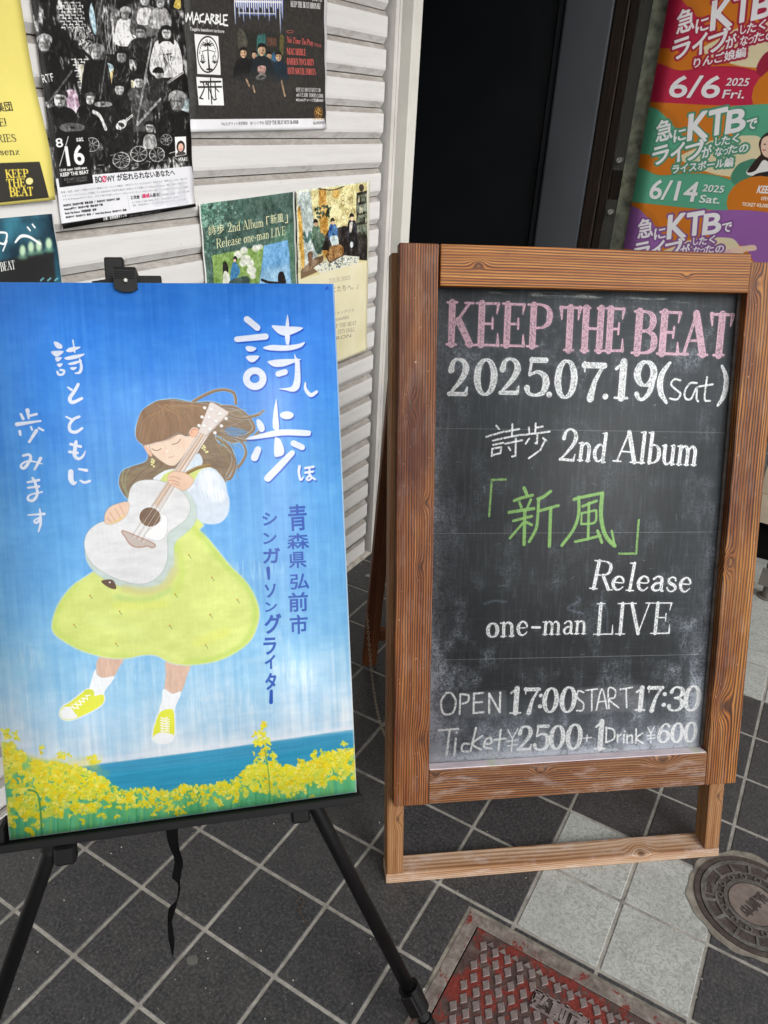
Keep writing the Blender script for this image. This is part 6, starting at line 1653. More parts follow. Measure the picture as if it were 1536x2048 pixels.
    nn = fbm(c.w, c.h, 7, 9, 47, 4); n2_ = fbm(c.w, c.h, 24, 30, 48, 3); gm = c.a.mean(2)
    c.a += ((nn - .5) * 1.1 * (.12 + gm) + (n2_ - .5) * .5 * (.1 + gm))[..., None]; np.clip(c.a, .02, .9, out=c.a)
    # lower white panel
    c.fill([(360, 1262), (660, 1232), (1345, 1172), (1420, 1600), (400, 1660)], (224, 225, 230), 1, False, g=g)
    c.fill([(352, 935), (608, 922), (650, 1292), (408, 1322)], (14, 14, 15), 1, False, g=g)
    c.fill([(425, 1578), (1370, 1436), (1372, 1476), (436, 1622)], (14, 14, 15), 1, False, g=g); c.fill([(1345, 1440), (1500, 1420), (1500, 1600), (430, 1625), (430, 1618), (1374, 1476)], (14, 14, 15), 1, False, g=g)
    WHT = (240, 240, 240)
    c.text('8', (388, 1040), (436, 1034), 64, WHT, 1, .05, g=g); c.line([(470, 964), (412, 1172)], 5, WHT, 1, False, g=g); c.text('sat', (530, 998), (580, 994), 36, WHT, 1, .02, g=g)
    c.text('16', (470, 1168), (592, 1154), 138, WHT, 1, .07, g=g)
    c.text('15:45 open 16:00 start', (414, 1210), (608, 1190), 18, WHT, 1, .02, g=g); c.text('KEEP THE BEAT', (418, 1246), (620, 1224), 26, WHT, 1, .09, g=g)
    c.text('前売1400円 当日1900円', (442, 1276), (606, 1258), 16, (190, 190, 190), .9, g=g); c.text('※ドリンク別途600円', (462, 1292), (606, 1276), 14, (190, 190, 190), .9, g=g)
    c.fill([(1222, 966), (1302, 962), (1308, 1092), (1230, 1106)], WHT, 1, False, g=g); c.ell((1266, 1036), 30, 44, (26, 20, 22), 1, 0, g); c.ell((1266, 1040), 19, 30, (232, 190, 170), 1, 0, g); c.fill([(1236, 1098), (1250, 1072), (1286, 1070), (1302, 1088)], (70, 66, 66), g=g); c.line([(1258, 1052), (1274, 1052)], 3, (190, 60, 60), g=g)
    c.text('MAKI', (1254, 1140), (1314, 1134), 26, WHT, 1, .05, g=g)
    K = (20, 20, 22)
    c.text('BO', (668, 1290), (716, 1284), 44, K, 1, .03, g=g); c.text('Ø', (716, 1286), (746, 1282), 44, (206, 40, 90), 1, .05, g=g); c.text('WY', (748, 1283), (806, 1277), 42, K, 1, .03, g=g); c.text('が忘れられないあなたへ', (822, 1276), (1224, 1236), 46, K, 1, .03, g=g, font='cjk')
    GY = (96, 98, 104)
    for i, t in enumerate(('青森・秋田・岩手・千葉からボウイ関連のコピーバンドが集結！今度ボウイで一つになるのだ！秋田からは「憂鬱なまこと氏と一緒にクロ', 'スオーバージャパンとして演奏しているBOØWYや岩手を拠点に布袋ロックで活動しているRock The Future、青森・岩手・千葉メンバー', 'からなるRespectボウイなど、ボウイ愛が半端じゃない！やばいクオリティ！やばいボウイ愛！！しかも乗り入れたちという奇跡！')):
        c.text(t, (418 + i * 8, 1366 + i * 26), (1312 + i * 4, 1266 + i * 30), 16, GY, .9, g=g, font='cjk')
    for i, (t, x1_) in enumerate((('BOØWZ（BOØWY等）青森 弘前  ／  BOØWXY（BOØWY）弘前', 840), ('Respectボウイ（BOØWY等）青森 岩手 千葉', 720), ('Rock The Future（布袋寅泰）岩手', 676), ('BOØVVY（BOØWY）秋田  ／  Heart Beat Boowys（BOØWY）青森', 886))):
        c.text(t, (440 + i * 6, 1458 + i * 28), (x1_, 1458 + i * 28 - (x1_ - 440) * .118), 17, K, .9, .02, g=g, font='cjk')
    c.line([(894, 1380), (908, 1480)], 1.5, GY, .7, g=g)
    c.text('２次会（', (918, 1408), (1000, 1398), 26, K, .95, .02, g=g, font='cjk'); c.text('暴威', (1000, 1398), (1048, 1392), 28, (206, 40, 90), 1, .04, g=g, font='cjk'); c.text('ん暴食）', (1050, 1392), (1122, 1384), 26, K, 1, .03, g=g, font='cjk'); c.text('飲み放題＋食事付、ぐだぐだ喋れる枠', (1134, 1382), (1330, 1356), 14, GY, .9, g=g, font='cjk')
    c.text('ライブ終わり次第 21時頃〜予定！ ２次会名目代、2,500円', (924, 1438), (1250, 1396), 14, GY, .9, g=g, font='cjk'); c.text('場所　居酒食堂オトノキ：弘前市北瓦ヶ町1-5 ワイアップハウス2階', (930, 1458), (1300, 1412), 14, GY, .9, g=g, font='cjk')
    for x in (1090, 1180, 1260): c.fill([(x, 1290), (x + 30, 1280), (x + 46, 1380), (x + 60, 1440), (x - 20, 1450), (x - 10, 1370)], (190, 194, 202), .45, g=g, soft=2)
    c.text('主催：居酒食堂オトノキ', (722, 1556), (888, 1530), 22, WHT, 1, .03, g=g, font='cjk'); c.text('お問い合わせ：090-5286-6312（いわさき）', (906, 1532), (1122, 1496), 15, (200, 200, 200), .9, g=g, font='cjk')
    mottle(c, .03, 22)
P2q = [(1.000, 1.80), (1.358, 1.80)] + Q_((388, 413), (122, 458))
poster('band collage poster', P2q, (20, 20, 20), 'black and white collage poster of guitar players with a white text panel below', d_bw, .0016, 2)


# 3 black hardcore show poster
def d_black(c):
    g = fr(360, 0, 3.491)
    c.fill([(60, 832), (1000, 826), (1016, 900), (68, 924)], (228, 229, 233), 1, False, g=g)
    c.fill([(996, -300), (1040, -300), (1040, 920), (1012, 900), (1002, 300)], (228, 229, 233), 1, False, g=g); c.fill([(0, 920), (68, 905), (1016, 888), (1040, 960), (0, 960)], (228, 229, 233), 1, False, g=g)
    WHT = (236, 236, 236)
    # spiky logo, blue under white
    for dx, dy, cl, k in ((5, 9, (70, 96, 170), 1.0), (0, 0, WHT, .8)):
        for i, x in enumerate(range(372, 716, 15)):
            b_ = [168, 40, 120, 60, 150, 90, 40, 132, 58, 110, 70, 140, 44, 96, 120, 60, 150, 30, 100, 130, 60, 230, 130][i % 23]
            c.line([(x + dx, -80), (x + 2 + dx, 40), (x + 4 + dx, b_ + dy)], [11 * k, 10 * k, 1.5], cl, 1, g=g)
        c.line([(380 + dx, 10 + dy), (700 + dx, 16 + dy)], 12 * k, cl, .9, g=g); c.line([(400 + dx, 90 + dy), (660 + dx, 96 + dy)], 8 * k, cl, .7, g=g)
    # graffiti name
    for P in ([(24, 100), (34, 150), (44, 96), (60, 140), (74, 86), (80, 160)], [(84, 168), (104, 92), (124, 160)], [(92, 136), (118, 132)], [(152, 98), (128, 110), (130, 150), (160, 152)], [(162, 162), (176, 98), (194, 160)], [(168, 136), (190, 134)], [(200, 164), (206, 100), (226, 108), (208, 134), (232, 164)], [(240, 104), (238, 166), (262, 152), (242, 134), (258, 112), (240, 104)], [(270, 100), (268, 170), (290, 168)], [(320, 106), (292, 108), (294, 174), (322, 178)], [(294, 140), (314, 140)]):
        c.line(P, 10, WHT, 1, False, g=g)
    for x in (60, 110, 150, 210, 250, 300): c.line([(x, 150), (x, 184 + (x % 30))], 2.5, WHT, .8, g=g)
    c.text('Tsugaru beatdown hardcore', (60, 212), (298, 230), 24, (216, 216, 216), 1, .03, g=g, slant=.15)
    # two emblems
    c.fill([(92, 236), (258, 252), (274, 524), (112, 516)], WHT, 1, False, g=g)
    el = [(184 + 72 * math.cos(t), 380 + 124 * math.sin(t)) for t in np.linspace(0, 6.283, 33)]; c.line(el, 7, (24, 24, 24), g=g)
    el = [(184 + 52 * math.cos(t), 380 + 96 * math.sin(t)) for t in np.linspace(3.5, 5.9, 12)]
    for i, ch in enumerate('BARDEN TO CLARITY'):
        t = 3.3 + i * .172; x, y = 184 + 58 * math.cos(t), 386 + 104 * math.sin(t); c.text(ch, (x - 4, y + 6), (x + 4, y + 6), 12, (30, 30, 30), .9, g=g, font='serif') if ch != ' ' else None
    c.line([(184, 300), (186, 400), (194, 486)], [8, 9, 16], (20, 20, 20), g=g); c.ell((194, 484), 22, 7, (20, 20, 20), 1, 0, g)
    for a in range(10): t = a * .63 + .2; c.line([(182, 312), (182 + 40 * math.cos(t), 306 + 22 * math.sin(t) + 6 * abs(math.cos(t)))], [8, 2], (20, 20, 20), g=g)
    c.line([(142, 360), (186, 350), (232, 362)], 3, (20, 20, 20), g=g)
    for x in (148, 230): c.line([(x - 18, 428), (x + 18, 430)], 3, (20, 20, 20), g=g); c.fill([(x - 18, 430), (x + 18, 430), (x, 446)], (20, 20, 20), g=g); c.line([(x, 366), (x - 14, 426)], 2, (60, 60, 60), g=g); c.line([(x, 366), (x + 14, 426)], 2, (60, 60, 60), g=g)
    c.text('B', (136, 420), (158, 422), 34, (24, 24, 24), 1, g=g, font='serif'); c.text('C', (216, 422), (238, 424), 34, (24, 24, 24), 1, g=g, font='serif')
    c.fill([(106, 536), (286, 546), (296, 736), (120, 734)], WHT, 1, False, g=g)
    for P, w_ in (([(120, 608), (282, 606)], 9), ([(134, 572), (276, 570)], 9), ([(204, 548), (210, 724)], 9), ([(152, 574), (160, 620), (128, 686)], 8), ([(190, 576), (190, 690)], 8), ([(172, 590), (184, 590), (220, 690), (244, 688)], 7), ([(236, 574), (238, 680)], 8), ([(126, 684), (150, 690)], 7), ([(236, 612), (262, 640)], 6)): c.line(P, w_, (20, 20, 20), 1, g=g)
    # group photo
    c.fill([(385, 205), (715, 240), (716, 470), (385, 430)], (38, 40, 36), .9, False, g=g, soft=4)
    c.fill([(532, 246), (592, 236), (592, 400), (530, 400)], (56, 112, 108), .9, False, g=g, soft=2); c.fill([(600, 262), (668, 262), (668, 326), (600, 322)], (92, 64, 52), .9, False, g=g, soft=2); c.fill([(396, 212), (440, 220), (466, 300), (440, 340), (398, 330)], (96, 92, 80), .6, True, g=g, soft=2)
    c.fill([(688, 250), (716, 260), (712, 380), (690, 360)], (120, 110, 60), .7, g=g, soft=2); c.ell((640, 430), 50, 60, (60, 120, 170), .7, 0, g, 5); c.ell((648, 450), 12, 14, (180, 220, 240), .95, 0, g, 2)
    for x, y, r, bcol, cap in ((436, 370, 36, (18, 20, 22), 0), (514, 384, 28, (16, 18, 20), 1), (616, 392, 28, (60, 54, 44), 0), (680, 396, 32, (24, 40, 52), 1), (565, 350, 42, (24, 34, 38), 1)):
        c.fill([(x - r * .6, y + r), (x + r * .6, y + r), (x + r * 1.7, y + r * 2.1), (x + r * 1.9, y + r * 5.2), (x - r * 1.8, y + r * 5.2), (x - r * 1.6, y + r * 2)], bcol, 1, g=g)
        c.ell((x, y), r * .62, r, (192, 160, 130), 1, 0, g); c.ell((x + r * .3, y), r * .3, r * .8, (140, 108, 84), .6, 0, g, 1)
        c.fill([(x - r * .7, y - r * .1), (x - r * .6, y - r * .9), (x, y - r * 1.2), (x + r * .65, y - r * .85), (x + r * .7, y - r * .1), (x + r * .4, y - r * .5), (x - r * .4, y - r * .5)], (18, 18, 18), 1, g=g)
        for s_ in (-.25, .25): c.ell((x + s_ * r, y), r * .12, r * .06, (30, 24, 20), 1, 0, g)
        c.line([(x - r * .2, y + r * .5), (x + r * .2, y + r * .5)], r * .1, (110, 66, 56), g=g)
    c.fill([(540, 462), (590, 464), (584, 510), (540, 506)], (190, 150, 140), .9, g=g); c.line([(530, 540), (560, 520), (592, 530), (560, 552), (530, 545)], 12, (200, 196, 190), g=g)
    c.fill([(380, 520), (720, 540), (730, 700), (400, 700)], (50, 49, 48), .72, g=g, soft=8)
    for P in ([(458, 556), (478, 600)], [(506, 604), (516, 640)], [(702, 570), (724, 668)]): c.line(P, 14, (176, 146, 116), .85, g=g)
    nn = fbm(c.w, c.h, 6, 7, 49, 4); c.a *= (1 + (nn - .5) * .9 * (c.a.mean(2) < .7))[..., None]
    RD = (214, 96, 88)
    c.line([(736 + 22 + 22 * math.cos(t), 222 + 10 * math.sin(t)) for t in np.linspace(0, 6.28, 12)] if False else [(758 + 22 * math.cos(t), 221 + 9 * math.sin(t)) for t in np.linspace(0, 6.283, 13)], 2, RD, .9, g=g)
    c.text('No Time To Pray', (736, 296), (922, 318), 40, RD, 1, .0, .12, g=g, font='serif', wt=1.15); c.text('(TOKYO)', (928, 322), (978, 330), 20, RD, .9, g=g, font='serif')
    for t, y, x1_ in (('MACARBLE', 378, 872), ('BARDEN TO CLARITY', 448, 930), ('ANTI SOCIAL FORCES', 514, 940)): c.text(t, (738, y), (x1_, y + 8), 42, RD, 1, g=g, font='serif', wt=1.25)
    c.text('OPEN17:00 START17:30', (802, 638), (976, 642), 26, WHT, 1, g=g, font='serif'); c.text('adv¥2,500  DOOR¥3,000', (804, 672), (994, 682), 26, WHT, 1, g=g, font='serif')
    c.text('※Drinkチャージ別途¥600', (802, 708), (994, 712), 24, WHT, .9, .02, g=g, font='cjk'); c.text('(SUN)', (912, 4), (984, 12), 44, WHT, 1, g=g, font='serif'); c.text('KEEP THE BEAT HIROSAKI', (764, 46), (972, 62), 38, WHT, 1, g=g, font='serif', wt=1.2)
    c.ell((958, 786), 30, 42, (150, 106, 50), 1, 0, g); c.ell((958, 786), 24, 36, (60, 44, 26), .9, 0, g)
    for P in ([(944, 800), (950, 768), (962, 760), (972, 780)], [(940, 776), (958, 790), (978, 800)], [(956, 816), (962, 770)]): c.line(P, 5, (214, 170, 96), .95, g=g)
    c.text('KEEP THE BEAT', (918, 840), (1002, 836), 12, (200, 150, 70), 1, g=g); c.text('25th ANNIVERSARY', (920, 868), (1002, 864), 18, (40, 40, 44), 1, g=g, font='serif')
    c.text('7/6(土)チケット発売開始　各バンド予約/', (280, 880), (584, 872), 28, (44, 46, 50), .9, g=g, font='cjk'); c.text('KEEP THE BEAT 0172-26-6968', (590, 868), (816, 862), 24, (40, 42, 46), 1, g=g, font='serif', wt=1.1)
    mottle(c, .05, 23)
P3q = [(1.362, 1.86), (1.858, 1.86)] + Q_((650, 258), (380, 264))
poster('hardcore show poster', P3q, (48, 47, 45), 'black poster with a group photo, red band names and a white strip along the bottom', d_black, .0016, 3)


# 4 teal stage poster
def d_teal(c):
    g = q1
    w, h = c.w, c.h
    n = fbm(w, h, 70, 120, 61, 4); c.a[:] = np.array([30, 62, 78], np.float32) / 255; c.a += ((n - .45) * .5)[..., None] * np.array([.5, 1.1, 1.2], np.float32)
    c.ell((60, 1600), 60, 130, (70, 150, 170), .5, .2, g, 14); c.ell((230, 1640), 60, 70, (60, 120, 140), .6, .2, g, 12)
    c.fill([(-300, 1900), (0, 1840), (370, 1770), (420, 2400), (-300, 2500)], (36, 36, 36), .95, False, g=g, soft=4)
    for x, y in ((150, 1770), (210, 1745), (265, 1735), (335, 1720)): c.ell((x, y), 22, 42, (196, 226, 190), .95, 0, g, 3); c.ell((x, y + 44), 36, 16, (120, 170, 140), .7, 0, g, 4)
    for P, w_ in (([(100, 1710), (140, 1668), (200, 1672), (275, 1722)], [12, 20, 18, 14]), ([(-40, 1700), (20, 1720), (40, 1650), (-10, 1640)], 14), ([(10, 1770), (40, 1700)], 10), ([(188, 1604), (206, 1626)], 12), ([(222, 1584), (240, 1606)], 12)): c.line(P, w_, (236, 240, 240), 1, g=g)
    c.text('KEEP THE BEAT', (-220, 1950), (102, 1896), 62, (236, 238, 236), 1, g=g, font='serif'); 
    for x in (280, 330, 380): c.line([(x, 1980), (x + 20, 1964)], 12, (120, 190, 200), .8, g=g)
    c.fill([(354, 1490), (392, 1490), (470, 2100), (430, 2100), (424, 1950)], (226, 228, 228), 1, False, g=g); c.fill([(-300, 1500), (0, 1508), (370, 1490), (370, 1480), (-300, 1490)], (226, 228, 228), 1, False, g=g)
P4q = Q_((-220, 424), (101, 424), (150, 700), (-200, 720)); P4q = [(.66, 1.303), (.985, 1.303), (.985, .90), (.66, .90)]
poster('teal stage poster', P4q, (30, 62, 78), 'dark teal poster with blurred stage lights under the yellow poster', d_teal, .0016, 4)


# 5 green album release poster
def d_green(c):
    g = fr(360, 340, 3.491)
    w, h = c.w, c.h
    n = fbm(w, h, 60, 60, 71, 5); c.a[:] = np.array([66, 92, 84], np.float32) / 255; c.a *= (.75 + .5 * n)[..., None]
    for k in range(420):
        x = 130 + abs(RN.normal(0, 110)); y = 250 + RN.uniform(-20, 150) * (1 if RN.rand() < .7 else 2.4)
        c.ell((x, y), RN.uniform(4, 11), RN.uniform(3, 8), [(120, 170, 150), (96, 146, 128), (74, 112, 100), (146, 186, 164)][RN.randint(4)], .65, RN.uniform(0, 3), g)
    for k in range(26):
        x, y = RN.uniform(520, 800), RN.uniform(170, 360); c.line([(x, y), (x + RN.uniform(-40, 40), y + RN.uniform(-50, 10))], RN.uniform(4, 14), (86, 112, 94), .35, g=g, soft=2)
    c.fill([(560, 560), (800, 340), (830, 800), (560, 1100)], (96, 140, 112), .6, False, g=g, soft=5)
    c.fill([(218, 596), (578, 528), (545, 800), (560, 1100), (250, 1100)], cv_n(c, (126, 158, 86), .12, 7, 81), 1, False, g=g)
    c.fill([(578, 528), (748, 488), (770, 800), (790, 1100), (540, 1100), (548, 790)], cv_n(c, (112, 168, 214), .04, 60, 82), 1, False, g=g); c.fill([(560, 700), (760, 650), (770, 800), (545, 800)], (176, 206, 226), .5, False, g=g, soft=10)
    for x, y, r in ((400, 590, 30), (440, 560, 26), (450, 620, 34), (480, 650, 30), (430, 650, 26), (490, 700, 34), (500, 740, 22), (520, 545, 26), (550, 535, 20)): c.ell((x, y), r, r * .9, (226, 228, 218), .9, 0, g, 2); c.ell((x + 6, y + 6), r * .5, r * .4, (196, 200, 190), .8, 0, g, 2)
    c.fill([(292, 650), (312, 640), (330, 680), (322, 740), (296, 730)], (26, 24, 22), g=g); c.fill([(300, 710), (330, 720), (345, 790), (296, 800)], (210, 216, 200), g=g)
    c.ell((378, 618), 14, 18, (24, 22, 24), 1, 0, g); c.ell((374, 632), 9, 12, (226, 196, 176), 1, 0, g); c.fill([(360, 650), (386, 650), (410, 716), (350, 790), (345, 730)], (70, 130, 176), g=g)
    c.fill([(345, 770), (460, 740), (470, 800), (350, 820)], (60, 80, 84), .9, g=g)
    c.fill([(680, 730), (700, 708), (722, 724), (732, 800), (684, 800)], (22, 18, 18), g=g); c.line([(562, 765), (610, 782), (680, 790)], 14, (24, 22, 24), g=g)
    nn = fbm(c.w, c.h, 5, 6, 96, 4); n9 = fbm(c.w, c.h, 22, 26, 97, 4); c.a += ((nn - .5) * .3 + (n9 - .5) * .28)[..., None]; np.clip(c.a, .05, .92, out=c.a)
    CR_ = (236, 232, 184)
    c.text('詩歩', (192, 458), (302, 438), 66, CR_, 1, .0, g=g, font='cjk'); c.text('2nd Album', (324, 434), (576, 392), 62, CR_, 1, g=g, font='serif', wt=.8)
    c.text('「', (596, 384), (618, 380), 60, CR_, 1, g=g, font='cjk'); c.text('新風', (626, 378), (716, 364), 66, CR_, 1, g=g, font='cjk'); c.text('」', (726, 372), (746, 368), 60, CR_, 1, g=g, font='cjk')
    c.text('Release one-man LIVE', (248, 546), (732, 450), 64, CR_, 1, g=g, font='serif', wt=.78)
    for P in ([(124, 240), (786, 152), (812, 152), (812, 145), (120, 232)], [(122, 236), (134, 236), (182, 800), (170, 800)], [(780, 148), (790, 148), (818, 900), (806, 900)]): c.fill(P, (222, 226, 220), 1, False, g=g)
    mottle(c, .04, 24)
def cv_n(c, col, amp, cell, seed):
    n = (fbm(c.w, c.h, cell, cell, seed, 4) - .5) * 2 * amp; b = np.array(col, np.float32) / 255
    return lambda x0, y0, x1, y1: np.clip(b + n[y0:y1, x0:x1, None], 0, 1)
P5q = Q_((396, 408), (585, 383)); P5q = [(P5q[0][0], 1.296), (1.7235, 1.305), (1.738, .80), (1.386, .79)]
poster('green album poster', P5q, (66, 92, 84), 'dark green album release poster with a grass photo, half hidden behind the painting', d_green, .0014, 5)


# 6 pale poster with a room photograph
def d_room(c):
    g = fr(360, 340, 3.491)
    c.a[:] = np.array([226, 220, 186], np.float32) / 255
    n = fbm(c.w, c.h, 80, 160, 91, 3); c.a -= ((n - .5) * .1)[..., None] * np.array([.6, .6, 1.4], np.float32)
    c.fill([(806, 148), (1300, 78), (1302, 632), (830, 764)], (216, 206, 150), 1, False, g=g)
    c.fill([(806, 148), (900, 134), (960, 600), (838, 720)], cv_n(c, (176, 190, 190), .08, 9, 92), .95, False, g=g, soft=2)
    c.fill([(965, 140), (1010, 128), (1030, 560), (985, 560)], (196, 150, 74), .95, g=g, soft=1); c.fill([(815, 300), (836, 290), (862, 640), (840, 680)], (206, 160, 70), .95, g=g, soft=1)
    c.fill([(806, 160), (880, 150), (880, 146), (1300, 86), (1300, 78), (806, 148)], (206, 214, 196), 1, False, g=g)
    c.fill([(1030, 420), (1140, 390), (1300, 420), (1302, 632), (1150, 620), (1020, 560), (960, 560)], (40, 36, 34), 1, False, g=g)
    c.fill([(1224, 160), (1306, 140), (1306, 500), (1220, 480)], (46, 44, 36), 1, False, g=g)
    for y in (190, 260, 330, 400): c.fill([(1230, y - 12), (1300, y - 28), (1300, y + 26), (1230, y + 36)], (150, 162, 140), .7, False, g=g); 
    for q in range(16): x, y = RN.uniform(1232, 1292), [226, 300, 370, 450][q % 4]; c.fill([(x, y - 40), (x + 9, y - 41), (x + 9, y), (x, y)], [(60, 60, 50), (190, 186, 160), (96, 110, 96), (30, 34, 30)][RN.randint(4)], 1, False, g=g)
    c.ell((1082, 165), 26, 36, (206, 170, 92), 1, 0, g); c.line([(960, 130), (1060, 140), (1140, 112)], 5, (60, 50, 40), g=g); c.ell((1258, 124), 18, 26, (70, 60, 50), 1, 0, g)
    for x, y in ((1130, 196), (1132, 232), (1160, 290), (1200, 290), (1132, 330), (1186, 210), (1170, 220)): c.line([(x + 13 * math.cos(t), y + 18 * math.sin(t)) for t in np.linspace(0, 6.283, 10)], 3, (130, 110, 74), .8, g=g)
    for q in range(30): c.ell((965 + RN.uniform(-22, 76), 290 + RN.uniform(-40, 50)), 14, 7, (50, 66, 46), .9, RN.uniform(0, 3), g)
    for q in range(18): c.line([(884, 510), (884 + RN.uniform(-40, 40), 430 + RN.uniform(-10, 60))], [3, 9], (66, 106, 100), .9, g=g)
    c.fill([(884, 580), (918, 572), (912, 646), (892, 650)], (110, 82, 58), g=g); c.fill([(836, 700), (920, 620), (1000, 590), (980, 700), (836, 760)], (118, 94, 72), .95, False, g=g)
    c.fill([(922, 684), (1080, 590), (1246, 604), (1240, 652), (1140, 680), (976, 722)], (222, 222, 204), 1, False, g=g)
    for q in range(110):
        x, y = RN.uniform(960, 1230), RN.uniform(610, 700)
        if y < 722 - (x - 960) * .26 and y > 684 - (x - 922) * .55: c.ell((x, y), 5, 3, (60, 96, 104), .9, .5, g)

    def man(x, y, top_, leg, s):
        c.fill([(x - 20 * s, y + 28 * s), (x + 22 * s, y + 26 * s), (x + 36 * s, y + 100 * s), (x + 20 * s, y + 130 * s), (x - 24 * s, y + 126 * s)], top_, g=g)
        c.fill([(x - 16 * s, y + 112 * s), (x + 34 * s, y + 106 * s), (x + 40 * s, y + 190 * s), (x + 14 * s, y + 200 * s), (x - 6 * s, y + 170 * s)], leg, g=g)
        c.ell((x + 2, y + 8 * s), 12 * s, 19 * s, (216, 184, 150), 1, 0, g); c.fill([(x - 15 * s, y + 8 * s), (x - 12 * s, y - 16 * s), (x + 4 * s, y - 22 * s), (x + 15 * s, y - 6 * s), (x + 12 * s, y), (x - 4 * s, y)], (26, 22, 20), g=g)
    man(940, 366, (100, 128, 106), (74, 92, 90), 1.1); man(1060, 356, (44, 88, 140), (190, 206, 206), 1.0); man(1190, 326, (34, 36, 44), (20, 20, 22), 1.1)
    c.fill([(940, 450), (985, 440), (1010, 480), (960, 570), (935, 540)], (96, 120, 104), g=g); c.ell((1190, 520), 11, 22, (206, 220, 220), 1, 0, g); c.fill([(1176, 370), (1196, 366), (1190, 430), (1176, 430)], (214, 210, 200), g=g)
    c.fill([(1010, 590), (1050, 530), (1110, 518), (1136, 540), (1132, 590), (1040, 642)], cv_n(c, (150, 112, 66), .12, 8, 93), 1, False, g=g); c.line([(1012, 596), (1040, 648), (1132, 594)], 6, (70, 50, 34), 1, False, g=g)
    for P in ([(1040, 645), (1036, 700)], [(1126, 600), (1130, 660)], [(1060, 620), (1110, 680)]): c.line(P, 4, (50, 50, 46), g=g)
    nn = fbm(c.w, c.h, 5, 6, 94, 4); n9 = fbm(c.w, c.h, 26, 34, 95, 4); yg = np.mgrid[0:c.h, 0:c.w][0]
    c.a += (((nn - .5) * .5 + (n9 - .5) * .55) * (yg < c.h * .42))[..., None]; np.clip(c.a, .03, .92, out=c.a)
    GL = (120, 116, 104)
    c.text('TOUR 2025', (1032, 790), (1180, 762), 28, (160, 154, 136), .9, g=g, font='serif'); c.text('『ひとたちへ。』', (1000, 868), (1236, 828), 46, GL, .95, .0, g=g, font='cjk')
    for i, (t, x1_) in enumerate((('渋沢シャングリラ', 1204), ('Livehouse overblick', 1172), ('弘前 KEEP THE BEAT', 1222), ('NOISE, CITY HALL', 1210), ('AARON', 1186))): c.text(t, (1010, 1024 + i * 45), (x1_, 990 + i * 44), 26, GL, .85, g=g, font='serif' if i in (1, 2, 3) else 'cjk')
    c.fill([(1296, 78), (1316, 66), (1316, 720), (1304, 640)], (226, 226, 206), 1, False, g=g)
P6q = [(1.7275, 1.3055), (2.090, 1.314), (2.108, .806), (1.745, .80)]
poster('room photo poster', P6q, (226, 220, 186), 'pale cream poster with a photo of three people in a room beside the green one', d_room, .0014, 6)

# 7 banner with three event bands on the dark wall
XK, B0k, B1k, Z0k, Z1k = AW - .045, -.729, -.085, .60, 2.06
kmap0 = plane_map(W(XK, 0), -E_, D_, Vector((0, 0, 1)))
cK = Canvas(kmap0, B0k, Z0k, B1k - B0k, Z1k - Z0k, 1300, (206, 120, 30))
zz = fr(1136, 0, 3.84)


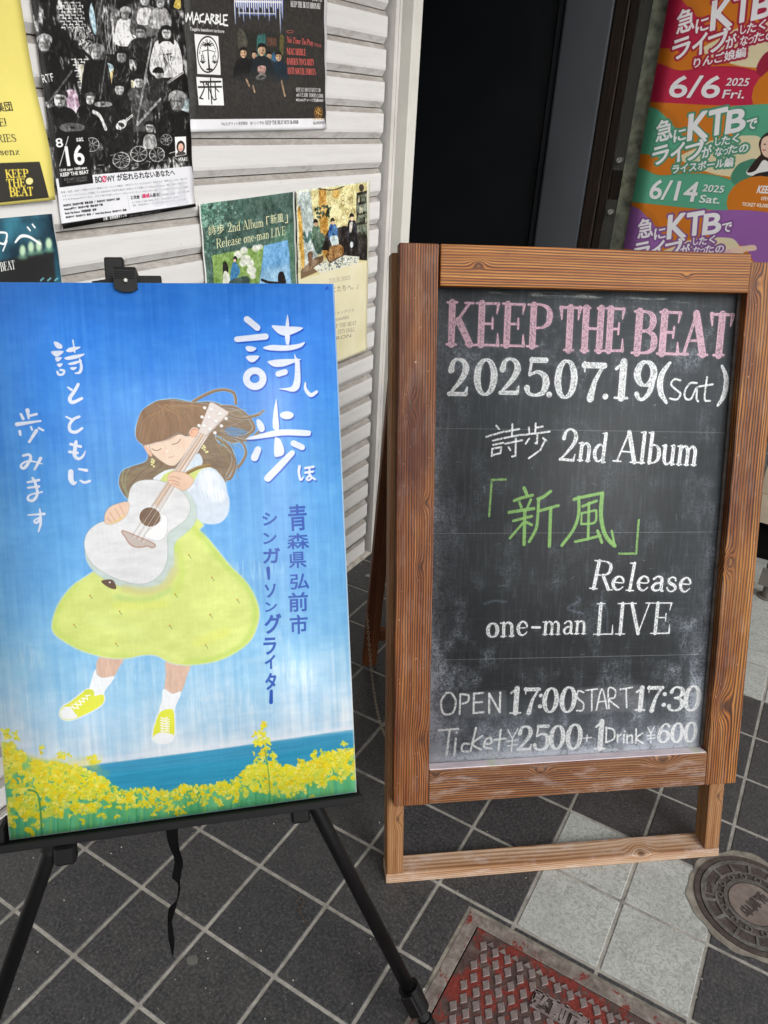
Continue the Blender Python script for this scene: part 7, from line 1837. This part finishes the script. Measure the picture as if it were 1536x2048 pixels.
def band(oy, col, sub, date, day, wk, sx=0.0, shift=0):
    """one band; positions taken from the middle (green) band, others are its copies moved down the banner"""
    # map the middle band's frame coordinates through the banner plane, then move in metres
    def g(P):
        return zz(P)
    g.s = zz.s
    base_pm = kmap0
    cK.pm = lambda P: base_pm(P) + np.array([0, oy])
    OR = (206, 118, 26)
    cK.fill([(420, 772), (1900, 850), (1900, 1700), (300, 1532)], OR, 1, False, g=g)
    # soft sweeps
    dk = tuple(v * .8 for v in OR)
    cK.line([(640, 830), (760, 880), (820, 960), (860, 1060)], 60, dk, .35, g=g, soft=6)
    cK.fill([(420, 1180), (430, 780), (648, 826), (700, 850), (770, 920), (840, 1000), (900, 1100), (700, 1230), (560, 1200)], col, 1, g=g)
    cK.fill([(1300, 812), (1900, 850), (1900, 1330), (1700, 1330), (1560, 1120), (1420, 1080), (1250, 1000), (1270, 880)], col, 1, g=g)
    cK.fill([(420, 1190), (640, 1190), (760, 1260), (900, 1330), (700, 1350), (560, 1290), (420, 1270)], (206, 116, 26), 1, g=g)
    cK.fill([(860, 1220), (980, 1140), (1100, 1080), (1260, 1050), (1400, 1040), (1480, 1060), (1560, 1180), (1700, 1330), (1500, 1420), (1330, 1370), (1100, 1330)], (226, 216, 180), .96, g=g)
    cK.fill([(420, 1262), (560, 1290), (700, 1345), (900, 1330), (1100, 1340), (1250, 1380), (1400, 1450), (1900, 1500), (1900, 1640), (400, 1536)], col, 1, g=g)
    cK.line([(600, 1306), (720, 1352), (900, 1338), (1100, 1346), (1260, 1390)], 9, tuple(v * .7 for v in col), .25, g=g, soft=2)
    # singer at the right
    if wk == 'Sat.' and date == '6/21':
        for P, cl in (([(1300, 1250), (1380, 1170), (1440, 1130), (1480, 1150), (1480, 1230), (1420, 1280), (1330, 1330), (1290, 1320)], (226, 180, 188)), ([(1440, 1130), (1560, 1100), (1640, 1090), (1650, 1130), (1560, 1150), (1480, 1180)], (232, 200, 178)), ([(1290, 1300), (1340, 1320), (1500, 1400), (1700, 1400), (1700, 1250), (1560, 1240), (1430, 1270)], (222, 190, 196))): cK.fill(P, cl, 1, g=g)
    for P, cl in (([(1250, 1370), (1300, 1270), (1380, 1230), (1440, 1220), (1500, 1260), (1536, 1300), (1700, 1300), (1700, 1430), (1330, 1430)], tuple(v * .8 for v in col)), ([(1370, 1320), (1440, 1240), (1480, 1230), (1600, 1240), (1600, 1330), (1420, 1350)], (232, 232, 228)), ([(1360, 1430), (1420, 1350), (1510, 1320), (1700, 1300), (1700, 1440)], (34, 32, 34)), ([(1480, 1180), (1466, 1100), (1500, 1040), (1560, 1010), (1640, 1030), (1680, 1100), (1690, 1260), (1560, 1250), (1500, 1230), (1440, 1310), (1376, 1320), (1430, 1240), (1468, 1200)], (46, 30, 26)), ([(1482, 1110), (1500, 1060), (1560, 1040), (1620, 1070), (1610, 1160), (1560, 1210), (1510, 1200), (1486, 1160)], (232, 200, 178))):
        if date != '6/21': cK.fill(P, cl, 1, g=g)
    if date != '6/21': cK.ell((1512, 1108), 10, 4, (40, 26, 24), 1, 0, g); cK.line([(1496, 1150), (1508, 1156), (1518, 1150)], 6, (190, 60, 60), g=g)
    cK.ell((1480, 1560), 262, 210, OR, 1, 0, g)
    WHT = (236, 235, 238); o = tuple(v * .86 for v in col)
    runs = [('急', (676, 1094), (800, 1062), 156, .045), ('に', (812, 1094), (902, 1072), 90, .06), ('K', (920, 1078), (1066, 1048), 190, .085), ('T', (1076, 1046), (1206, 1018), 186, .085), ('B', (1210, 1026), (1352, 1000), 166, .085), ('で', (1368, 1000), (1446, 984), 76, .07),
            ('ラ', (650, 1272), (772, 1240), 130, .07), ('イ', (790, 1252), (888, 1230), 136, .07), ('ブ', (906, 1238), (1060, 1196), 136, .07), ('し', (1132, 1120), (1172, 1110), 60, .06), ('た', (1176, 1116), (1240, 1106), 66, .05), ('く', (1262, 1100), (1310, 1090), 64, .06),
            ('が', (1030, 1216), (1104, 1194), 84, .06), ('な', (1130, 1204), (1184, 1192), 66, .05), ('っ', (1186, 1190), (1226, 1182), 40, .05), ('た', (1228, 1186), (1300, 1168), 64, .05), ('の', (1314, 1176), (1382, 1160), 56, .06)]
    Es = []
    for t, p0, p1, h, bd in runs:
        E = cK.text(t, p0, p1, h, WHT, 1, bd, .12, g=g, font='cjk', ret=True); Es.append(E)
    Es.append(cK.text(sub, (800, 1334) if len(sub) > 4 else (806, 1334), (1264 if len(sub) > 5 else 1170, 1276), 66, WHT, 1, .06, .1, g=g, font='cjk', ret=True))
    for E in Es:
        th = E[(np.hypot(E[:, 2] - E[:, 0], E[:, 3] - E[:, 1]) > .3)]
        st = np.concatenate([stroke_edges(e.reshape(2, 2), 17) for e in th[::2]]) if len(th) < 900 else np.concatenate([stroke_edges(e.reshape(2, 2), 17) for e in th[::5]])
        cK.blend(cK.cover(st), o, .96)
    for E in Es: cK.blend(cK.cover(E), WHT, 1)
    for E in (cK.text(date, (620, 1522), (976, 1548), 150, WHT, 1, .055, .06, g=g, ret=True), cK.text('2025', (1030, 1468), (1190, 1480), 54, WHT, 1, .04, .1, g=g, ret=True), cK.text(wk, (1006, 1554), (1160, 1564), 60, WHT, 1, .05, .1, g=g, ret=True)):
        cK.blend(cK.cover(E + np.array([2, 3, 2, 3]), 1), tuple(v * .6 for v in col), .7); cK.blend(cK.cover(E), WHT, 1)
    cK.text('KEEP THE BEAT', (1450, 1480), (1800, 1500), 58, WHT, 1, .08, .1, g=g); cK.text('OPEN 18:00 / START 18:30', (1480, 1536), (1760, 1556), 28, WHT, 1, .04, g=g); cK.text('TICKET ¥3,000 + 1 DRINK', (1334, 1580), (1700, 1606), 28, WHT, 1, .04, g=g)
    cK.pm = base_pm


zmid = [kmap0(zz([(x, y)]))[0] for x, y in ((560, 1150), (560, 1150))][0]
z_a = kmap0(zz([(655, 776)]))[0][1]; z_b = kmap0(zz([(520, 1546)]))[0][1]
HB = z_a - z_b
band(HB, (190, 34, 72), 'りんご娘編', '6/6', '', 'Fri.')
band(0, (88, 168, 136), 'ライスボール編', '6/14', '', 'Sat.')
band(-HB, (150, 96, 168), 'ジョナゴールド編', '6/21', '', 'Sat.')
mottle(cK, .04, 25)
imk = cK.image('print for event banner')
bm = sheet(B0k, B1k, Z0k, Z1k, ((B0k, Z1k), (B1k, Z1k), (B1k, Z0k), (B0k, Z0k)), lambda x, z, u, v: .002 * math.sin(z * 4 + x * 3) - .012 * math.exp(-((z - 1.93) / .05) ** 2) * (u < .3), .0004, 12, 40)
bmesh.ops.translate(bm, vec=(-(B0k + B1k) / 2, 0, -Z0k), verts=bm.verts)
mesh('banner', bm, [print_mat('event banner', imk, .42, .06, 14), M_PAPER], M=frame(W(XK, (B0k + B1k) / 2, Z0k), D_, E_, Vector((0, 0, 1))), label='tall printed banner with crimson, green and purple event bands on the dark wall', cat='banner')
# ------------------------------------------------------------------ litter
gum = bmesh.new(); rn = random.Random(4)
p = hit(385, 1920, Vector((0, 0, 0)), Vector((0, 0, 1)))
prism(gum, [(.0115 * (1 + rn.uniform(-.15, .15)) * math.cos(t), .010 * (1 + rn.uniform(-.15, .15)) * math.sin(t)) for t in np.linspace(0, 6.28, 19)[:-1]], -.001, .0012)
mesh('chewing_gum', gum, simple('old gum', (92, 92, 88), .7, .3), M=T(*p), label='flattened grey chewing gum on a dark tile under the easel', cat='chewing gum')
tw = bmesh.new()
tube(tw, [hit(x, y, Vector((0, 0, .003)), Vector((0, 0, 1))) for x, y in sm([(592, 1803), (600, 1795), (607, 1800), (606, 1812), (598, 1815), (606, 1836), (620, 1852)], 4)], .0007, 5)
mesh('twig', tw, simple('dry stem', (86, 70, 52), .9, .1), label='thin curled dry stem lying on a dark tile', cat='twig')
ps = bmesh.new(); prism(ps, [(-.013, -.008), (.010, -.010), (.016, .004), (.002, .010), (-.012, .005)], 0, .0012)
p = hit(738, 1151, Vector((0, 0, .001)), Vector((0, 0, 1)))
mesh('paper_scrap', ps, simple('torn paper', (150, 148, 142), .8, .2), M=T(*p), label='small torn paper scrap on the floor by the shutter corner', cat='litter')
gb = bmesh.new(); rn = random.Random(12)
for k in range(260):
    if k < 170: x, y = rn.uniform(0, 1536), rn.uniform(1420, 2047)
    else: x, y = rn.uniform(690, 760), rn.uniform(1095, 1200)
    q = hit(x, y, Vector((0, 0, 0)), Vector((0, 0, 1)))
    r = rn.choice([.0007, .0009, .0012, .0018])
    bmesh.ops.create_icosphere(gb, subdivisions=1, radius=r, matrix=T(q.x, q.y, .0006) @ RZ(rn.uniform(0, 6)) @ Matrix.Diagonal((1, rn.uniform(.6, 1), .6, 1)))
mesh('grit', gb, simple('pale grit', (178, 172, 160), .9, .2, var=.2), kind='stuff')

bpy.data.objects.remove(_txo, do_unlink=True)
